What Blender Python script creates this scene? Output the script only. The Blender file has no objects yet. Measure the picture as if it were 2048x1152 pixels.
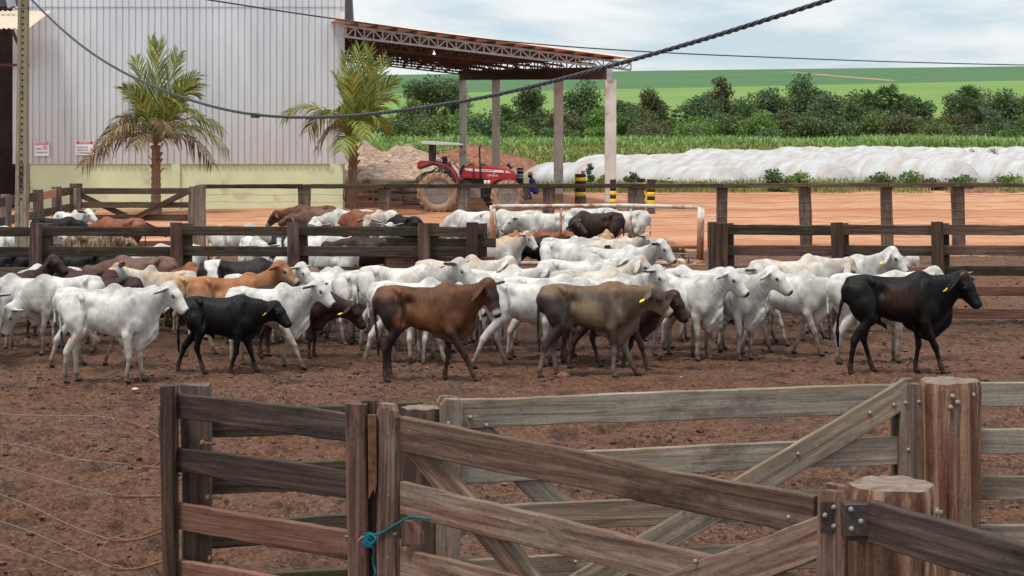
import bpy, bmesh, math, random
import numpy as np
from mathutils import Vector, Matrix, Euler

R = math.radians
scene = bpy.context.scene
COL = scene.collection

# ------------------------------------------------------------------ camera
FPX, HZ, CAMZ = 3700.0, 250.0, 3.4            # focal length in photo pixels, row of the horizon, eye height
cd = bpy.data.cameras.new('camera')
cam = bpy.data.objects.new('camera', cd)
COL.objects.link(cam)
cam.location = (0, 0, CAMZ)
cam.rotation_euler = (R(90), 0, 0)
cd.sensor_width = 36.0
cd.lens = FPX / 2048 * 36.0
cd.shift_y = -(576 - HZ) / 2048
cd.clip_start, cd.clip_end = 0.1, 20000
cd.dof.use_dof = True
cd.dof.focus_distance = 24.0
cd.dof.aperture_fstop = 13.0
scene.camera = cam

# ------------------------------------------------------------------ sky and sun
SUN_EL, SUN_AZ = 70.0, -140.0                  # azimuth from +Y (away from the camera), negative = left
world = bpy.data.worlds.new("World")
scene.world = world
world.use_nodes = True
wn, wl = world.node_tree.nodes, world.node_tree.links
wn.clear()
out = wn.new('ShaderNodeOutputWorld'); bg = wn.new('ShaderNodeBackground')
sky = wn.new('ShaderNodeTexSky'); sky.sky_type = 'NISHITA'; sky.sun_disc = False
sky.sun_elevation = R(SUN_EL); sky.sun_rotation = R(SUN_AZ)
sky.air_density = 1.0; sky.dust_density = 2.0; sky.ozone_density = 2.0
tc = wn.new('ShaderNodeTexCoord')
mp = wn.new('ShaderNodeMapping'); mp.inputs['Scale'].default_value = (5.0, 5.0, 26.0); mp.inputs['Location'].default_value = (3.1, 0.4, 0.35)
nz = wn.new('ShaderNodeTexNoise'); nz.inputs['Scale'].default_value = 1.6; nz.inputs['Detail'].default_value = 7.0
nz.inputs['Roughness'].default_value = 0.55; nz.inputs['Distortion'].default_value = 0.3
rp = wn.new('ShaderNodeValToRGB')
rp.color_ramp.elements[0].position = 0.36; rp.color_ramp.elements[0].color = (5.3, 6.4, 7.1, 1)
rp.color_ramp.elements[1].position = 0.62; rp.color_ramp.elements[1].color = (8.5, 8.65, 8.7, 1)
e = rp.color_ramp.elements.new(0.48); e.color = (6.9, 7.5, 7.8, 1)
mx = wn.new('ShaderNodeMix'); mx.data_type = 'RGBA'; mx.inputs[0].default_value = 0.90
# an overcast sky is brighter overhead than at the horizon
sp = wn.new('ShaderNodeSeparateXYZ'); el = wn.new('ShaderNodeMapRange'); el.inputs[1].default_value = 0.05; el.inputs[2].default_value = 1.0; el.inputs[3].default_value = 1.0; el.inputs[4].default_value = 1.6
vm = wn.new('ShaderNodeVectorMath'); vm.operation = 'SCALE'
bg.inputs['Strength'].default_value = 0.10
wl.new(tc.outputs['Generated'], mp.inputs['Vector']); wl.new(mp.outputs[0], nz.inputs['Vector'])
wl.new(nz.outputs['Fac'], rp.inputs[0])
wl.new(tc.outputs['Generated'], sp.inputs[0]); wl.new(sp.outputs[2], el.inputs[0]); wl.new(rp.outputs[0], vm.inputs[0]); wl.new(el.outputs[0], vm.inputs['Scale'])
wl.new(sky.outputs[0], mx.inputs[6]); wl.new(vm.outputs[0], mx.inputs[7])
wl.new(mx.outputs[2], bg.inputs['Color']); wl.new(bg.outputs[0], out.inputs[0])

sd = bpy.data.lights.new('sun', 'SUN'); sun = bpy.data.objects.new('sun', sd); COL.objects.link(sun)
sd.energy = 2.7; sd.angle = R(11); sd.color = (1.0, 0.95, 0.87)
sdir = Vector((math.sin(R(SUN_AZ)) * math.cos(R(SUN_EL)), math.cos(R(SUN_AZ)) * math.cos(R(SUN_EL)), math.sin(R(SUN_EL))))
sun.rotation_euler = sdir.to_track_quat('Z', 'Y').to_euler()
sun.location = (-20, 20, 40)

scene.view_settings.view_transform = 'Standard'
scene.view_settings.look = 'None'
scene.view_settings.exposure = 0.25
scene.view_settings.gamma = 1.0
scene.view_settings.use_curve_mapping = False
scene.render.engine = 'CYCLES'
scene.cycles.use_denoising = True
scene.cycles.max_bounces = 6
scene.cycles.diffuse_bounces = 3
scene.cycles.glossy_bounces = 2
scene.cycles.transparent_max_bounces = 6

# ------------------------------------------------------------------ helpers
def px(x, y, d):
    "world point seen at photo pixel (x, y) at distance d along +Y"
    return Vector(((x - 1024.0) * d / FPX, d, CAMZ - (y - HZ) * d / FPX))
def pX(x, d): return (x - 1024.0) * d / FPX
def pZ(y, d): return CAMZ - (y - HZ) * d / FPX
def gD(y): return FPX * CAMZ / (y - HZ)

def tag(o, label=None, cat=None, group=None, kind=None):
    if label: o['label'] = label
    if cat: o['category'] = cat
    if group: o['group'] = group
    if kind: o['kind'] = kind
    return o
def empty(name, loc=(0, 0, 0), rz=0.0):
    o = bpy.data.objects.new(name, None); COL.objects.link(o)
    o.empty_display_size = 0.2
    o.location = loc; o.rotation_euler = (0, 0, rz)
    return o
def link(name, me, mat=None, parent=None, loc=None, rot=None):
    o = bpy.data.objects.new(name, me); COL.objects.link(o)
    if mat is not None and len(me.materials) == 0: me.materials.append(mat)
    if parent is not None: o.parent = parent
    if loc is not None: o.location = loc
    if rot is not None: o.rotation_euler = rot
    return o
def np_mesh(name, V, Q, smooth=False):
    "mesh from arrays; Q is (n,4) or (n,3)"
    V = np.asarray(V, np.float32); Q = np.asarray(Q, np.int32)
    me = bpy.data.meshes.new(name)
    n, k = Q.shape
    me.vertices.add(len(V)); me.vertices.foreach_set('co', V.ravel())
    me.loops.add(n * k); me.loops.foreach_set('vertex_index', Q.ravel())
    me.polygons.add(n)
    me.polygons.foreach_set('loop_start', np.arange(0, n * k, k, dtype=np.int32))
    me.polygons.foreach_set('loop_total', np.full(n, k, np.int32))
    me.polygons.foreach_set('use_smooth', np.full(n, smooth))
    me.update(calc_edges=True); me.validate()
    return me
def set_col(me, C, name='col'):
    a = me.color_attributes.new(name, 'FLOAT_COLOR', 'POINT')
    C = np.asarray(C, np.float32)
    if C.shape[1] == 3: C = np.hstack([C, np.ones((len(C), 1), np.float32)])
    a.data.foreach_set('color', C.ravel())

class MB:
    "collects simple solids into one mesh"
    def __init__(self): self.v = []; self.f = []; self.sm = []
    def add(self, vs, fs, smooth=False):
        b = len(self.v); self.v += [tuple(p) for p in vs]
        for f in fs: self.f.append(tuple(i + b for i in f)); self.sm.append(smooth)
        return self
    def box(self, c, s, rz=0.0, M=None):
        x, y, z = s[0] / 2, s[1] / 2, s[2] / 2
        vs = [Vector(p) for p in ((-x,-y,-z),(x,-y,-z),(x,y,-z),(-x,y,-z),(-x,-y,z),(x,-y,z),(x,y,z),(-x,y,z))]
        if M is None: M = Matrix.Rotation(rz, 3, 'Z')
        vs = [M @ p + Vector(c) for p in vs]
        return self.add(vs, [(3,2,1,0),(4,5,6,7),(0,1,5,4),(1,2,6,5),(2,3,7,6),(3,0,4,7)])
    def bar(self, a, b, w, h, up=(0, 0, 1)):
        a, b = Vector(a), Vector(b); d = (b - a); L = d.length; d.normalize()
        u = Vector(up); s = d.cross(u)
        if s.length < 1e-4: s = d.cross(Vector((1, 0, 0)))
        s.normalize(); u = s.cross(d)
        M = Matrix((d, s, u)).transposed()
        return self.box((a + b) / 2, (L, w, h), M=M)
    def tube(self, pts, r, n=8, cap=True, smooth=True):
        pts = [Vector(p) for p in pts]; m = len(pts)
        rs = r if hasattr(r, '__len__') else [r] * m
        vs = []; prev = None
        for i, p in enumerate(pts):
            t = (pts[min(i + 1, m - 1)] - pts[max(i - 1, 0)]).normalized()
            if prev is None:
                s = t.cross(Vector((0, 0, 1)))
                if s.length < 1e-3: s = t.cross(Vector((1, 0, 0)))
            else: s = prev - t * prev.dot(t)
            s.normalize(); prev = s; u = s.cross(t)
            for k in range(n):
                a = 2 * math.pi * k / n
                vs.append(p + (s * math.cos(a) + u * math.sin(a)) * rs[i])
        fs = []
        for i in range(m - 1):
            for k in range(n):
                fs.append((i*n+k, i*n+(k+1)%n, (i+1)*n+(k+1)%n, (i+1)*n+k))
        if cap: fs += [tuple(range(n))[::-1], tuple(range((m-1)*n, m*n))]
        return self.add(vs, fs, smooth)
    def lathe(self, prof, n=20, c=(0, 0, 0), M=None, smooth=True, close=False):
        "prof = [(r, z)]"
        M = M or Matrix.Identity(3); vs = []; m = len(prof)
        for r, z in prof:
            for k in range(n):
                a = 2 * math.pi * k / n
                vs.append(M @ Vector((r * math.cos(a), r * math.sin(a), z)) + Vector(c))
        fs = []
        for i in range(m if close else m - 1):
            j = (i + 1) % m
            for k in range(n):
                fs.append((i*n+k, i*n+(k+1)%n, j*n+(k+1)%n, j*n+k))
        if not close:
            fs += [tuple(range(n))[::-1], tuple(range((m-1)*n, m*n))]
        return self.add(vs, fs, smooth)
    def prism(self, poly, y0, y1, M=None, c=(0, 0, 0)):
        "poly in the xz plane, pushed from y0 to y1"
        n = len(poly); M = M or Matrix.Identity(3)
        vs = [M @ Vector((x, y0, z)) + Vector(c) for x, z in poly] + [M @ Vector((x, y1, z)) + Vector(c) for x, z in poly]
        fs = [tuple(range(n)), tuple(range(2*n-1, n-1, -1))]
        fs += [(i, i + n, (i+1) % n + n, (i+1) % n) for i in range(n)]
        return self.add(vs, fs)
    def build(self, name, mat, parent=None, loc=None, rot=None, bevel=0.0, bseg=2):
        me = bpy.data.meshes.new(name)
        me.from_pydata(self.v, [], self.f)
        me.polygons.foreach_set('use_smooth', self.sm)
        bm = bmesh.new(); bm.from_mesh(me)
        bmesh.ops.recalc_face_normals(bm, faces=bm.faces)
        if bevel > 0:
            es = [e for e in bm.edges if len(e.link_faces) == 2 and e.calc_face_angle(0) > 0.6]
            bmesh.ops.bevel(bm, geom=es, offset=bevel, segments=bseg, affect='EDGES', profile=0.6)
        bm.to_mesh(me); bm.free(); me.update()
        return link(name, me, mat, parent, loc, rot)

# value noise on arrays --------------------------------------------------
def _hash(ix, iy, iz, seed):
    h = (ix * 374761393 + iy * 668265263 + iz * 2147483647 + seed * 974634777) & 0xFFFFFFFF
    h = ((h ^ (h >> 13)) * 1274126177) & 0xFFFFFFFF
    h = (h ^ (h >> 16)) & 0xFFFF
    return h.astype(np.float32) / 65535.0
def vnoise(P, scale=1.0, seed=0):
    P = np.asarray(P, np.float64) * scale
    I = np.floor(P).astype(np.int64); F = (P - I).astype(np.float32); F = F * F * (3 - 2 * F)
    r = 0
    for dx in (0, 1):
        wx = F[:, 0] if dx else 1 - F[:, 0]
        for dy in (0, 1):
            wy = F[:, 1] if dy else 1 - F[:, 1]
            for dz in (0, 1):
                wz = F[:, 2] if dz else 1 - F[:, 2]
                r = r + wx * wy * wz * _hash(I[:, 0] + dx, I[:, 1] + dy, I[:, 2] + dz, seed)
    return r
def fbm(P, scale=1.0, seed=0, octv=3):
    r = 0; a = 0.5; t = 0
    for o in range(octv):
        r = r + a * vnoise(P, scale * 2 ** o, seed + o * 17); t += a; a *= 0.5
    return r / t
def sst(x, a, b):
    t = np.clip((x - a) / (b - a), 0, 1); return t * t * (3 - 2 * t)

# ------------------------------------------------------------------ materials
class NT:
    "thin wrapper to wire a node material"
    def __init__(self, name, rough=0.8, spec=0.3):
        self.m = bpy.data.materials.new(name); self.m.use_nodes = True
        self.n, self.l = self.m.node_tree.nodes, self.m.node_tree.links
        self.b = self.n['Principled BSDF']
        self.b.inputs['Roughness'].default_value = rough
        self.b.inputs['Specular IOR Level'].default_value = spec
    def node(self, t, **k):
        n = self.n.new(t)
        for a, v in k.items(): setattr(n, a, v)
        return n
    def put(self, sock, v):
        if isinstance(v, bpy.types.NodeSocket): self.l.new(v, sock)
        elif v is not None:
            if hasattr(v, '__len__') and len(v) == 3 and len(sock.default_value) == 4: v = (*v, 1)
            sock.default_value = v
    def coord(self, which='Object', scale=(1, 1, 1), loc=None, rot=(0, 0, 0)):
        t = self.node('ShaderNodeTexCoord'); m = self.node('ShaderNodeMapping')
        self.l.new(t.outputs[which], m.inputs[0]); m.inputs['Scale'].default_value = scale; m.inputs['Rotation'].default_value = rot
        if loc is not None: self.put(m.inputs['Location'], loc)
        return m.outputs[0]
    def pos(self, scale=(1, 1, 1)):
        g = self.node('ShaderNodeNewGeometry'); m = self.node('ShaderNodeMapping')
        self.l.new(g.outputs['Position'], m.inputs[0]); m.inputs['Scale'].default_value = scale
        return m.outputs[0]
    def rand(self):
        return self.node('ShaderNodeObjectInfo').outputs['Random']
    def noise(self, vec, scale, detail=4, rough=0.55, dist=0.0):
        t = self.node('ShaderNodeTexNoise'); self.put(t.inputs['Vector'], vec)
        t.inputs['Scale'].default_value = scale; t.inputs['Detail'].default_value = detail
        t.inputs['Roughness'].default_value = rough; t.inputs['Distortion'].default_value = dist
        return t.outputs['Fac']
    def ramp(self, fac, stops):
        r = self.node('ShaderNodeValToRGB'); self.put(r.inputs[0], fac); el = r.color_ramp.elements
        while len(el) < len(stops): el.new(0.5)
        for e, (p, c) in zip(el, stops):
            e.position = p
            if not hasattr(c, '__len__'): c = (c, c, c)
            e.color = (*c[:3], 1)
        return r.outputs[0]
    def mix(self, fac, a, b, mode='MIX'):
        m = self.node('ShaderNodeMix', data_type='RGBA', blend_type=mode)
        self.put(m.inputs[0], fac); self.put(m.inputs[6], a); self.put(m.inputs[7], b)
        return m.outputs[2]
    def math(self, op, a, b=None, c=None):
        m = self.node('ShaderNodeMath', operation=op)
        self.put(m.inputs[0], a)
        if b is not None: self.put(m.inputs[1], b)
        if c is not None: self.put(m.inputs[2], c)
        return m.outputs[0]
    def sep(self, vec):
        s = self.node('ShaderNodeSeparateXYZ'); self.put(s.inputs[0], vec); return s.outputs
    def bump(self, h, strength=0.5, dist=0.02):
        b = self.node('ShaderNodeBump'); self.put(b.inputs['Height'], h)
        b.inputs['Strength'].default_value = strength; b.inputs['Distance'].default_value = dist
        self.l.new(b.outputs[0], self.b.inputs['Normal'])
    def base(self, c): self.put(self.b.inputs['Base Color'], c)
    def attr(self, name='col'):
        a = self.node('ShaderNodeVertexColor'); a.layer_name = name; return a.outputs[0]
    def hsv(self, col, h=0.5, s=1.0, v=1.0):
        n = self.node('ShaderNodeHueSaturation'); self.put(n.inputs['Color'], col)
        self.put(n.inputs['Hue'], h); self.put(n.inputs['Saturation'], s); self.put(n.inputs['Value'], v)
        return n.outputs[0]

def plain(name, c, rough=0.6, spec=0.3, var=0.15, scale=6.0, metal=0.0, dirt=None, dirt_amt=0.5):
    t = NT(name, rough, spec); v = t.coord('Object')
    n = t.noise(v, scale, 5)
    lo = tuple(x * (1 - var) for x in c); hi = tuple(min(1, x * (1 + var)) for x in c)
    col = t.ramp(n, [(0.3, lo), (0.7, hi)])
    if dirt is not None:
        d = t.noise(v, scale * 0.6, 6, 0.65)
        col = t.mix(t.ramp(d, [(0.62 - dirt_amt * 0.3, 0), (0.75 - dirt_amt * 0.2, 1)]), col, dirt)
    t.base(col); t.b.inputs['Metallic'].default_value = metal
    t.bump(n, 0.15, 0.01)
    return t.m

def wood(name, deep, mid, pale, moss=(0.10, 0.11, 0.035), moss_amt=0.5, axis='x', grey=0.4, half=0.08, bump=0.5, fine=1.0):
    "weathered sawn timber; grain runs along the piece's own axis"
    t = NT(name, 0.85, 0.2)
    rnd = t.rand()
    loc = t.node('ShaderNodeCombineXYZ'); t.put(loc.inputs[0], t.math('MULTIPLY', rnd, 37.0)); t.put(loc.inputs[1], t.math('MULTIPLY', rnd, 11.0)); t.put(loc.inputs[2], t.math('MULTIPLY', rnd, 23.0))
    lo, hi = 1.3 * fine, 26.0 * fine
    sc = (lo, hi, hi) if axis == 'x' else (hi, hi, lo)
    v = t.coord('Object', sc, loc.outputs[0])
    sc2 = (0.9, 5, 5) if axis == 'x' else (5, 5, 0.9)
    v2 = t.coord('Object', sc2, loc.outputs[0])
    g = t.noise(v, 1.0, 7, 0.62, 0.6)
    big = t.noise(v2, 1.0, 4, 0.6, 0.4)
    col = t.ramp(g, [(0.30, deep), (0.50, mid), (0.68, pale)])
    greyc = t.ramp(g, [(0.3, tuple(x * 0.55 for x in (0.20, 0.175, 0.15))), (0.7, (0.28, 0.245, 0.20))])
    gm = t.ramp(t.math('ADD', big, t.math('MULTIPLY_ADD', rnd, 0.24, -0.12)), [(0.60 - 0.3 * grey, 0), (0.80 - 0.3 * grey, 1)])
    col = t.mix(t.math('MULTIPLY', gm, min(1.0, grey * 1.5)), col, greyc)
    dk = t.noise(t.coord('Object', (1.6, 3, 3) if axis == 'x' else (3, 3, 1.6), loc.outputs[0]), 1.0, 5, 0.65)
    col = t.mix(t.ramp(dk, [(0.56, 0), (0.72, 0.75)]), col, tuple(x * 0.45 for x in deep))
    saw = t.noise(t.coord('Object', (70, 9, 9) if axis == 'x' else (9, 9, 70), loc.outputs[0]), 1.0, 3, 0.6)       # saw marks across the grain
    spk = t.noise(t.coord('Object', (28, 60, 60) if axis == 'x' else (60, 60, 28), loc.outputs[0]), 1.0, 4, 0.75)
    col = t.mix(t.ramp(saw, [(0.52, 0), (0.72, 0.16)]), col, tuple(x * 0.6 for x in deep))
    col = t.mix(t.ramp(spk, [(0.56, 0), (0.70, 0.6)]), col, tuple(x * 0.5 for x in deep))
    col = t.mix(t.ramp(spk, [(0.28, 0.45), (0.40, 0)]), col, tuple(min(1, x * 1.25) for x in pale))
    col = t.hsv(col, 0.5, 1.0, t.math('MULTIPLY_ADD', rnd, 0.5, 0.75))
    if moss_amt > 0:
        z = t.sep(t.coord('Object'))[2 if axis == 'x' else 2]
        top = t.math('MULTIPLY_ADD', z, 1.0 / (2 * half), 0.5) if axis == 'x' else 0.5
        mn = t.noise(t.coord('Object', (5, 5, 9), loc.outputs[0]), 1.0, 5, 0.6)
        k = t.math('ADD', t.math('MULTIPLY', top, 0.35), mn) if axis == 'x' else t.math('ADD', mn, 0.1)
        mm = t.ramp(k, [(0.80 - 0.15 * moss_amt, 0), (0.98 - 0.15 * moss_amt, 1)])
        col = t.mix(t.math('MULTIPLY', mm, min(1.0, moss_amt * 1.3)), col, moss)
    t.base(col)
    t.bump(t.math('ADD', g, t.math('ADD', t.math('MULTIPLY', dk, 0.4), t.math('MULTIPLY', spk, 0.35))), bump, 0.014)
    return t.m

M = {}
M['gate_wood']  = wood('weathered_gate_wood', (0.042, 0.022, 0.016), (0.130, 0.070, 0.050), (0.240, 0.155, 0.118), moss=(0.085, 0.075, 0.04), moss_amt=0.2, grey=0.26)
M['gate_wood_v'] = wood('weathered_stile_wood', (0.042, 0.023, 0.019), (0.135, 0.070, 0.053), (0.240, 0.150, 0.122), moss_amt=0.12, axis='z', grey=0.28)
M['pale_wood']  = wood('grey_gate_wood', (0.10, 0.058, 0.042), (0.215, 0.145, 0.108), (0.32, 0.26, 0.21), moss_amt=0.30, moss=(0.135, 0.12, 0.065), grey=0.60)
M['pale_wood_v'] = wood('grey_stile_wood', (0.10, 0.065, 0.048), (0.19, 0.125, 0.095), (0.28, 0.215, 0.175), moss_amt=0.3, moss=(0.135, 0.12, 0.065), axis='z', grey=0.45)
M['dark_wood']  = wood('dark_fence_wood', (0.012, 0.008, 0.007), (0.040, 0.023, 0.019), (0.090, 0.056, 0.045), moss_amt=0.1, moss=(0.05, 0.05, 0.025), grey=0.08)
M['red_wood']   = wood('reddish_fence_wood', (0.055, 0.024, 0.018), (0.160, 0.072, 0.051), (0.225, 0.120, 0.090), moss_amt=0.05, grey=0.10)
M['mossy_wood'] = wood('mossy_dark_wood', (0.016, 0.011, 0.008), (0.046, 0.031, 0.022), (0.090, 0.065, 0.048), moss_amt=0.5, moss=(0.062, 0.060, 0.028), grey=0.06)
M['post_wood']  = wood('dark_post_wood', (0.022, 0.013, 0.010), (0.068, 0.038, 0.027), (0.130, 0.080, 0.060), moss_amt=0.2, axis='z', grey=0.2, fine=0.8)
M['old_post']   = wood('old_grey_post_wood', (0.055, 0.036, 0.028), (0.125, 0.085, 0.068), (0.20, 0.15, 0.125), moss_amt=0.2, axis='z', grey=0.35, fine=0.8)
M['brown_rail'] = wood('brown_rail_wood', (0.032, 0.019, 0.015), (0.085, 0.049, 0.036), (0.150, 0.096, 0.074), moss_amt=0.3, moss=(0.062, 0.060, 0.028), grey=0.14)
M['bark']       = wood('peeling_log_wood', (0.026, 0.012, 0.009), (0.130, 0.056, 0.034), (0.36, 0.215, 0.145), moss_amt=0.22, moss=(0.14, 0.115, 0.03), axis='z', grey=0.30, bump=1.0, fine=0.55)
M['end_grain']  = plain('cut_log_top', (0.185, 0.14, 0.112), 0.9, 0.1, 0.3, 20, dirt=(0.10, 0.07, 0.055), dirt_amt=0.4)
M['steel']      = plain('galvanised_bolt', (0.22, 0.205, 0.185), 0.65, 0.3, 0.35, 60, 0.3, dirt=(0.15, 0.09, 0.06), dirt_amt=0.4)
M['hinge']      = plain('dark_hinge_steel', (0.035, 0.032, 0.034), 0.55, 0.4, 0.3, 30, 0.5, dirt=(0.12, 0.045, 0.02), dirt_amt=0.5)
M['rust']       = plain('rusty_iron', (0.165, 0.082, 0.052), 0.85, 0.2, 0.4, 25, 0.0, dirt=(0.12, 0.05, 0.03))
M['wire']       = plain('fence_wire', (0.165, 0.125, 0.105), 0.8, 0.2, 0.3, 20, 0.0)
# ------------------------------------------------------------------ bodies grown as one continuous surface
class Field:
    def __init__(self, lo, hi, c):
        self.o = np.array(lo, np.float32); self.c = c
        self.n = np.ceil((np.array(hi) - self.o) / c).astype(int) + 1
        self.D = np.full(self.n, 0.25, np.float32)
        self.ax = [self.o[i] + np.arange(self.n[i], dtype=np.float32) * c for i in range(3)]
    def sub(self, lo, hi):
        s = []
        for i in range(3):
            a = max(0, int((lo[i] - self.o[i]) / self.c)); b = min(self.n[i], int((hi[i] - self.o[i]) / self.c) + 2)
            if b <= a: return None
            s.append(slice(a, b))
        return tuple(s)
    def put(self, prim, k):
        s = self.sub(*prim.box(k + 0.03))
        if s is None: return
        g = np.meshgrid(self.ax[0][s[0]], self.ax[1][s[1]], self.ax[2][s[2]], indexing='ij')
        P = np.stack(g, -1)
        d = prim.dist(P); a = self.D[s]
        h = np.clip(0.5 + 0.5 * (a - d) / k, 0, 1)
        self.D[s] = a + (d - a) * h - k * h * (1 - h)

class Seg:
    "round cone from a to b; 'sq' (per end) squashes it along the direction lat: half width = r / sq"
    def __init__(self, a, b, ra, rb, lat=None, sqa=1.0, sqb=None):
        self.a, self.b = np.array(a, np.float32), np.array(b, np.float32)
        self.ra, self.rb = ra, rb; self.lat = None if lat is None else np.array(lat, np.float32)
        self.sa = sqa; self.sb = sqa if sqb is None else sqb
    def box(self, m):
        r = max(self.ra, self.rb) + m
        return np.minimum(self.a, self.b) - r, np.maximum(self.a, self.b) + r
    def dist(self, P):
        ab = self.b - self.a; L = max(1e-9, float(ab @ ab))
        q = P - self.a; t = np.clip((q @ ab) / L, 0, 1)
        q = q - t[..., None] * ab
        r = self.ra + (self.rb - self.ra) * t
        if self.lat is not None:
            s = self.sa + (self.sb - self.sa) * t
            l = q @ self.lat
            q = q + (l * (s - 1))[..., None] * self.lat
            d = np.sqrt((q * q).sum(-1)) - r
            return d / np.sqrt(np.maximum(s, 1))
        return np.sqrt((q * q).sum(-1)) - r
class Ell:
    def __init__(self, c, r, A=None):
        self.p = np.array(c, np.float32); self.r = np.array(r, np.float32)
        self.A = None if A is None else np.array(A, np.float32)      # rows = axes
    def box(self, m):
        R_ = float(self.r.max()) + m
        return self.p - R_, self.p + R_
    def dist(self, P):
        q = P - self.p
        if self.A is not None: q = q @ self.A.T
        k0 = np.sqrt(((q / self.r) ** 2).sum(-1)); k1 = np.sqrt(((q / self.r ** 2) ** 2).sum(-1)) + 1e-6
        return k0 * (k0 - 1) / k1

def surface_nets(F):
    D = F.D; S = D < 0; n = np.array(D.shape)
    cs = [(i, j, k) for i in (0, 1) for j in (0, 1) for k in (0, 1)]
    sl = lambda o: tuple(slice(o[i], n[i] - 1 + o[i]) for i in range(3))
    cnt = sum(S[sl(o)].astype(np.int8) for o in cs)
    act = (cnt > 0) & (cnt < 8)
    I = np.argwhere(act); N = len(I)
    idx = np.full(act.shape, -1, np.int32); idx[act] = np.arange(N)
    val = {o: D[I[:, 0] + o[0], I[:, 1] + o[1], I[:, 2] + o[2]] for o in cs}
    acc = np.zeros((N, 3), np.float32); w = np.zeros(N, np.float32)
    for o in cs:
        for ax in range(3):
            if o[ax]: continue
            o2 = tuple(1 if i == ax else o[i] for i in range(3))
            a, b = val[o], val[o2]; m = (a < 0) != (b < 0)
            t = np.where(m, a / np.where(m, a - b, 1), 0)
            p = np.tile(np.array(o, np.float32), (N, 1)); p[:, ax] = t
            acc[m] += p[m]; w += m
    V = F.o + (I + acc / w[:, None]) * F.c
    quads = []
    for ax in range(3):
        b, c = [(1, 2), (2, 0), (0, 1)][ax]
        s0 = [slice(None)] * 3; s1 = [slice(None)] * 3
        s0[ax] = slice(0, n[ax] - 1); s1[ax] = slice(1, n[ax])
        for q in (b, c):
            s0[q] = slice(1, n[q] - 1); s1[q] = slice(1, n[q] - 1)
        A, B = S[tuple(s0)], S[tuple(s1)]; E = np.argwhere(A != B)
        if not len(E): continue
        flip = A[tuple(E.T)]
        off = np.zeros(3, int); off[b] = 1; off[c] = 1
        G = E + off
        def cell(db, dc):
            H = G.copy(); H[:, b] += db; H[:, c] += dc
            return idx[tuple(H.T)]
        q = np.stack([cell(-1, -1), cell(0, -1), cell(0, 0), cell(-1, 0)], 1)
        q[~flip] = q[~flip][:, ::-1]
        quads.append(q)
    Q = np.vstack(quads); Q = Q[(Q >= 0).all(1)]
    return V, Q
def relax(V, Q, it=2, f=0.5):
    E = np.vstack([Q[:, [0, 1]], Q[:, [1, 2]], Q[:, [2, 3]], Q[:, [3, 0]]])
    E = np.vstack([E, E[:, ::-1]]); deg = np.bincount(E[:, 0], minlength=len(V)).astype(np.float32)
    for _ in range(it):
        s = np.stack([np.bincount(E[:, 0], V[E[:, 1], i], minlength=len(V)) for i in range(3)], 1)
        V = V + f * (s / deg[:, None] - V)
    return V.astype(np.float32)
def normals(V, Q):
    n = np.cross(V[Q[:, 2]] - V[Q[:, 0]], V[Q[:, 3]] - V[Q[:, 1]])
    N = np.zeros_like(V)
    for i in range(4):
        for a in range(3): N[:, a] += np.bincount(Q[:, i], n[:, a], minlength=len(V))
    return N / (np.linalg.norm(N, axis=1, keepdims=True) + 1e-9)
def largest_piece(V, Q):
    lab = np.arange(len(V))
    E = np.vstack([Q[:, [0, 1]], Q[:, [1, 2]], Q[:, [2, 3]], Q[:, [3, 0]]])
    while True:
        old = lab.copy()
        m = np.minimum(lab[E[:, 0]], lab[E[:, 1]])
        np.minimum.at(lab, E[:, 0], m); np.minimum.at(lab, E[:, 1], m)
        lab = lab[lab]
        if (lab == old).all(): break
    u, c = np.unique(lab, return_counts=True); k = u[c.argmax()]
    keep = lab == k; mp = np.cumsum(keep) - 1
    Q = mp[Q[keep[Q].all(1)]]
    return V[keep], Q

def unit(v): v = np.array(v, np.float64); return v / np.linalg.norm(v)
def lerp(a, b, t): return np.array(a, float) + (np.array(b, float) - np.array(a, float)) * t
Y_ = np.array((0, 1, 0.0))
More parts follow.
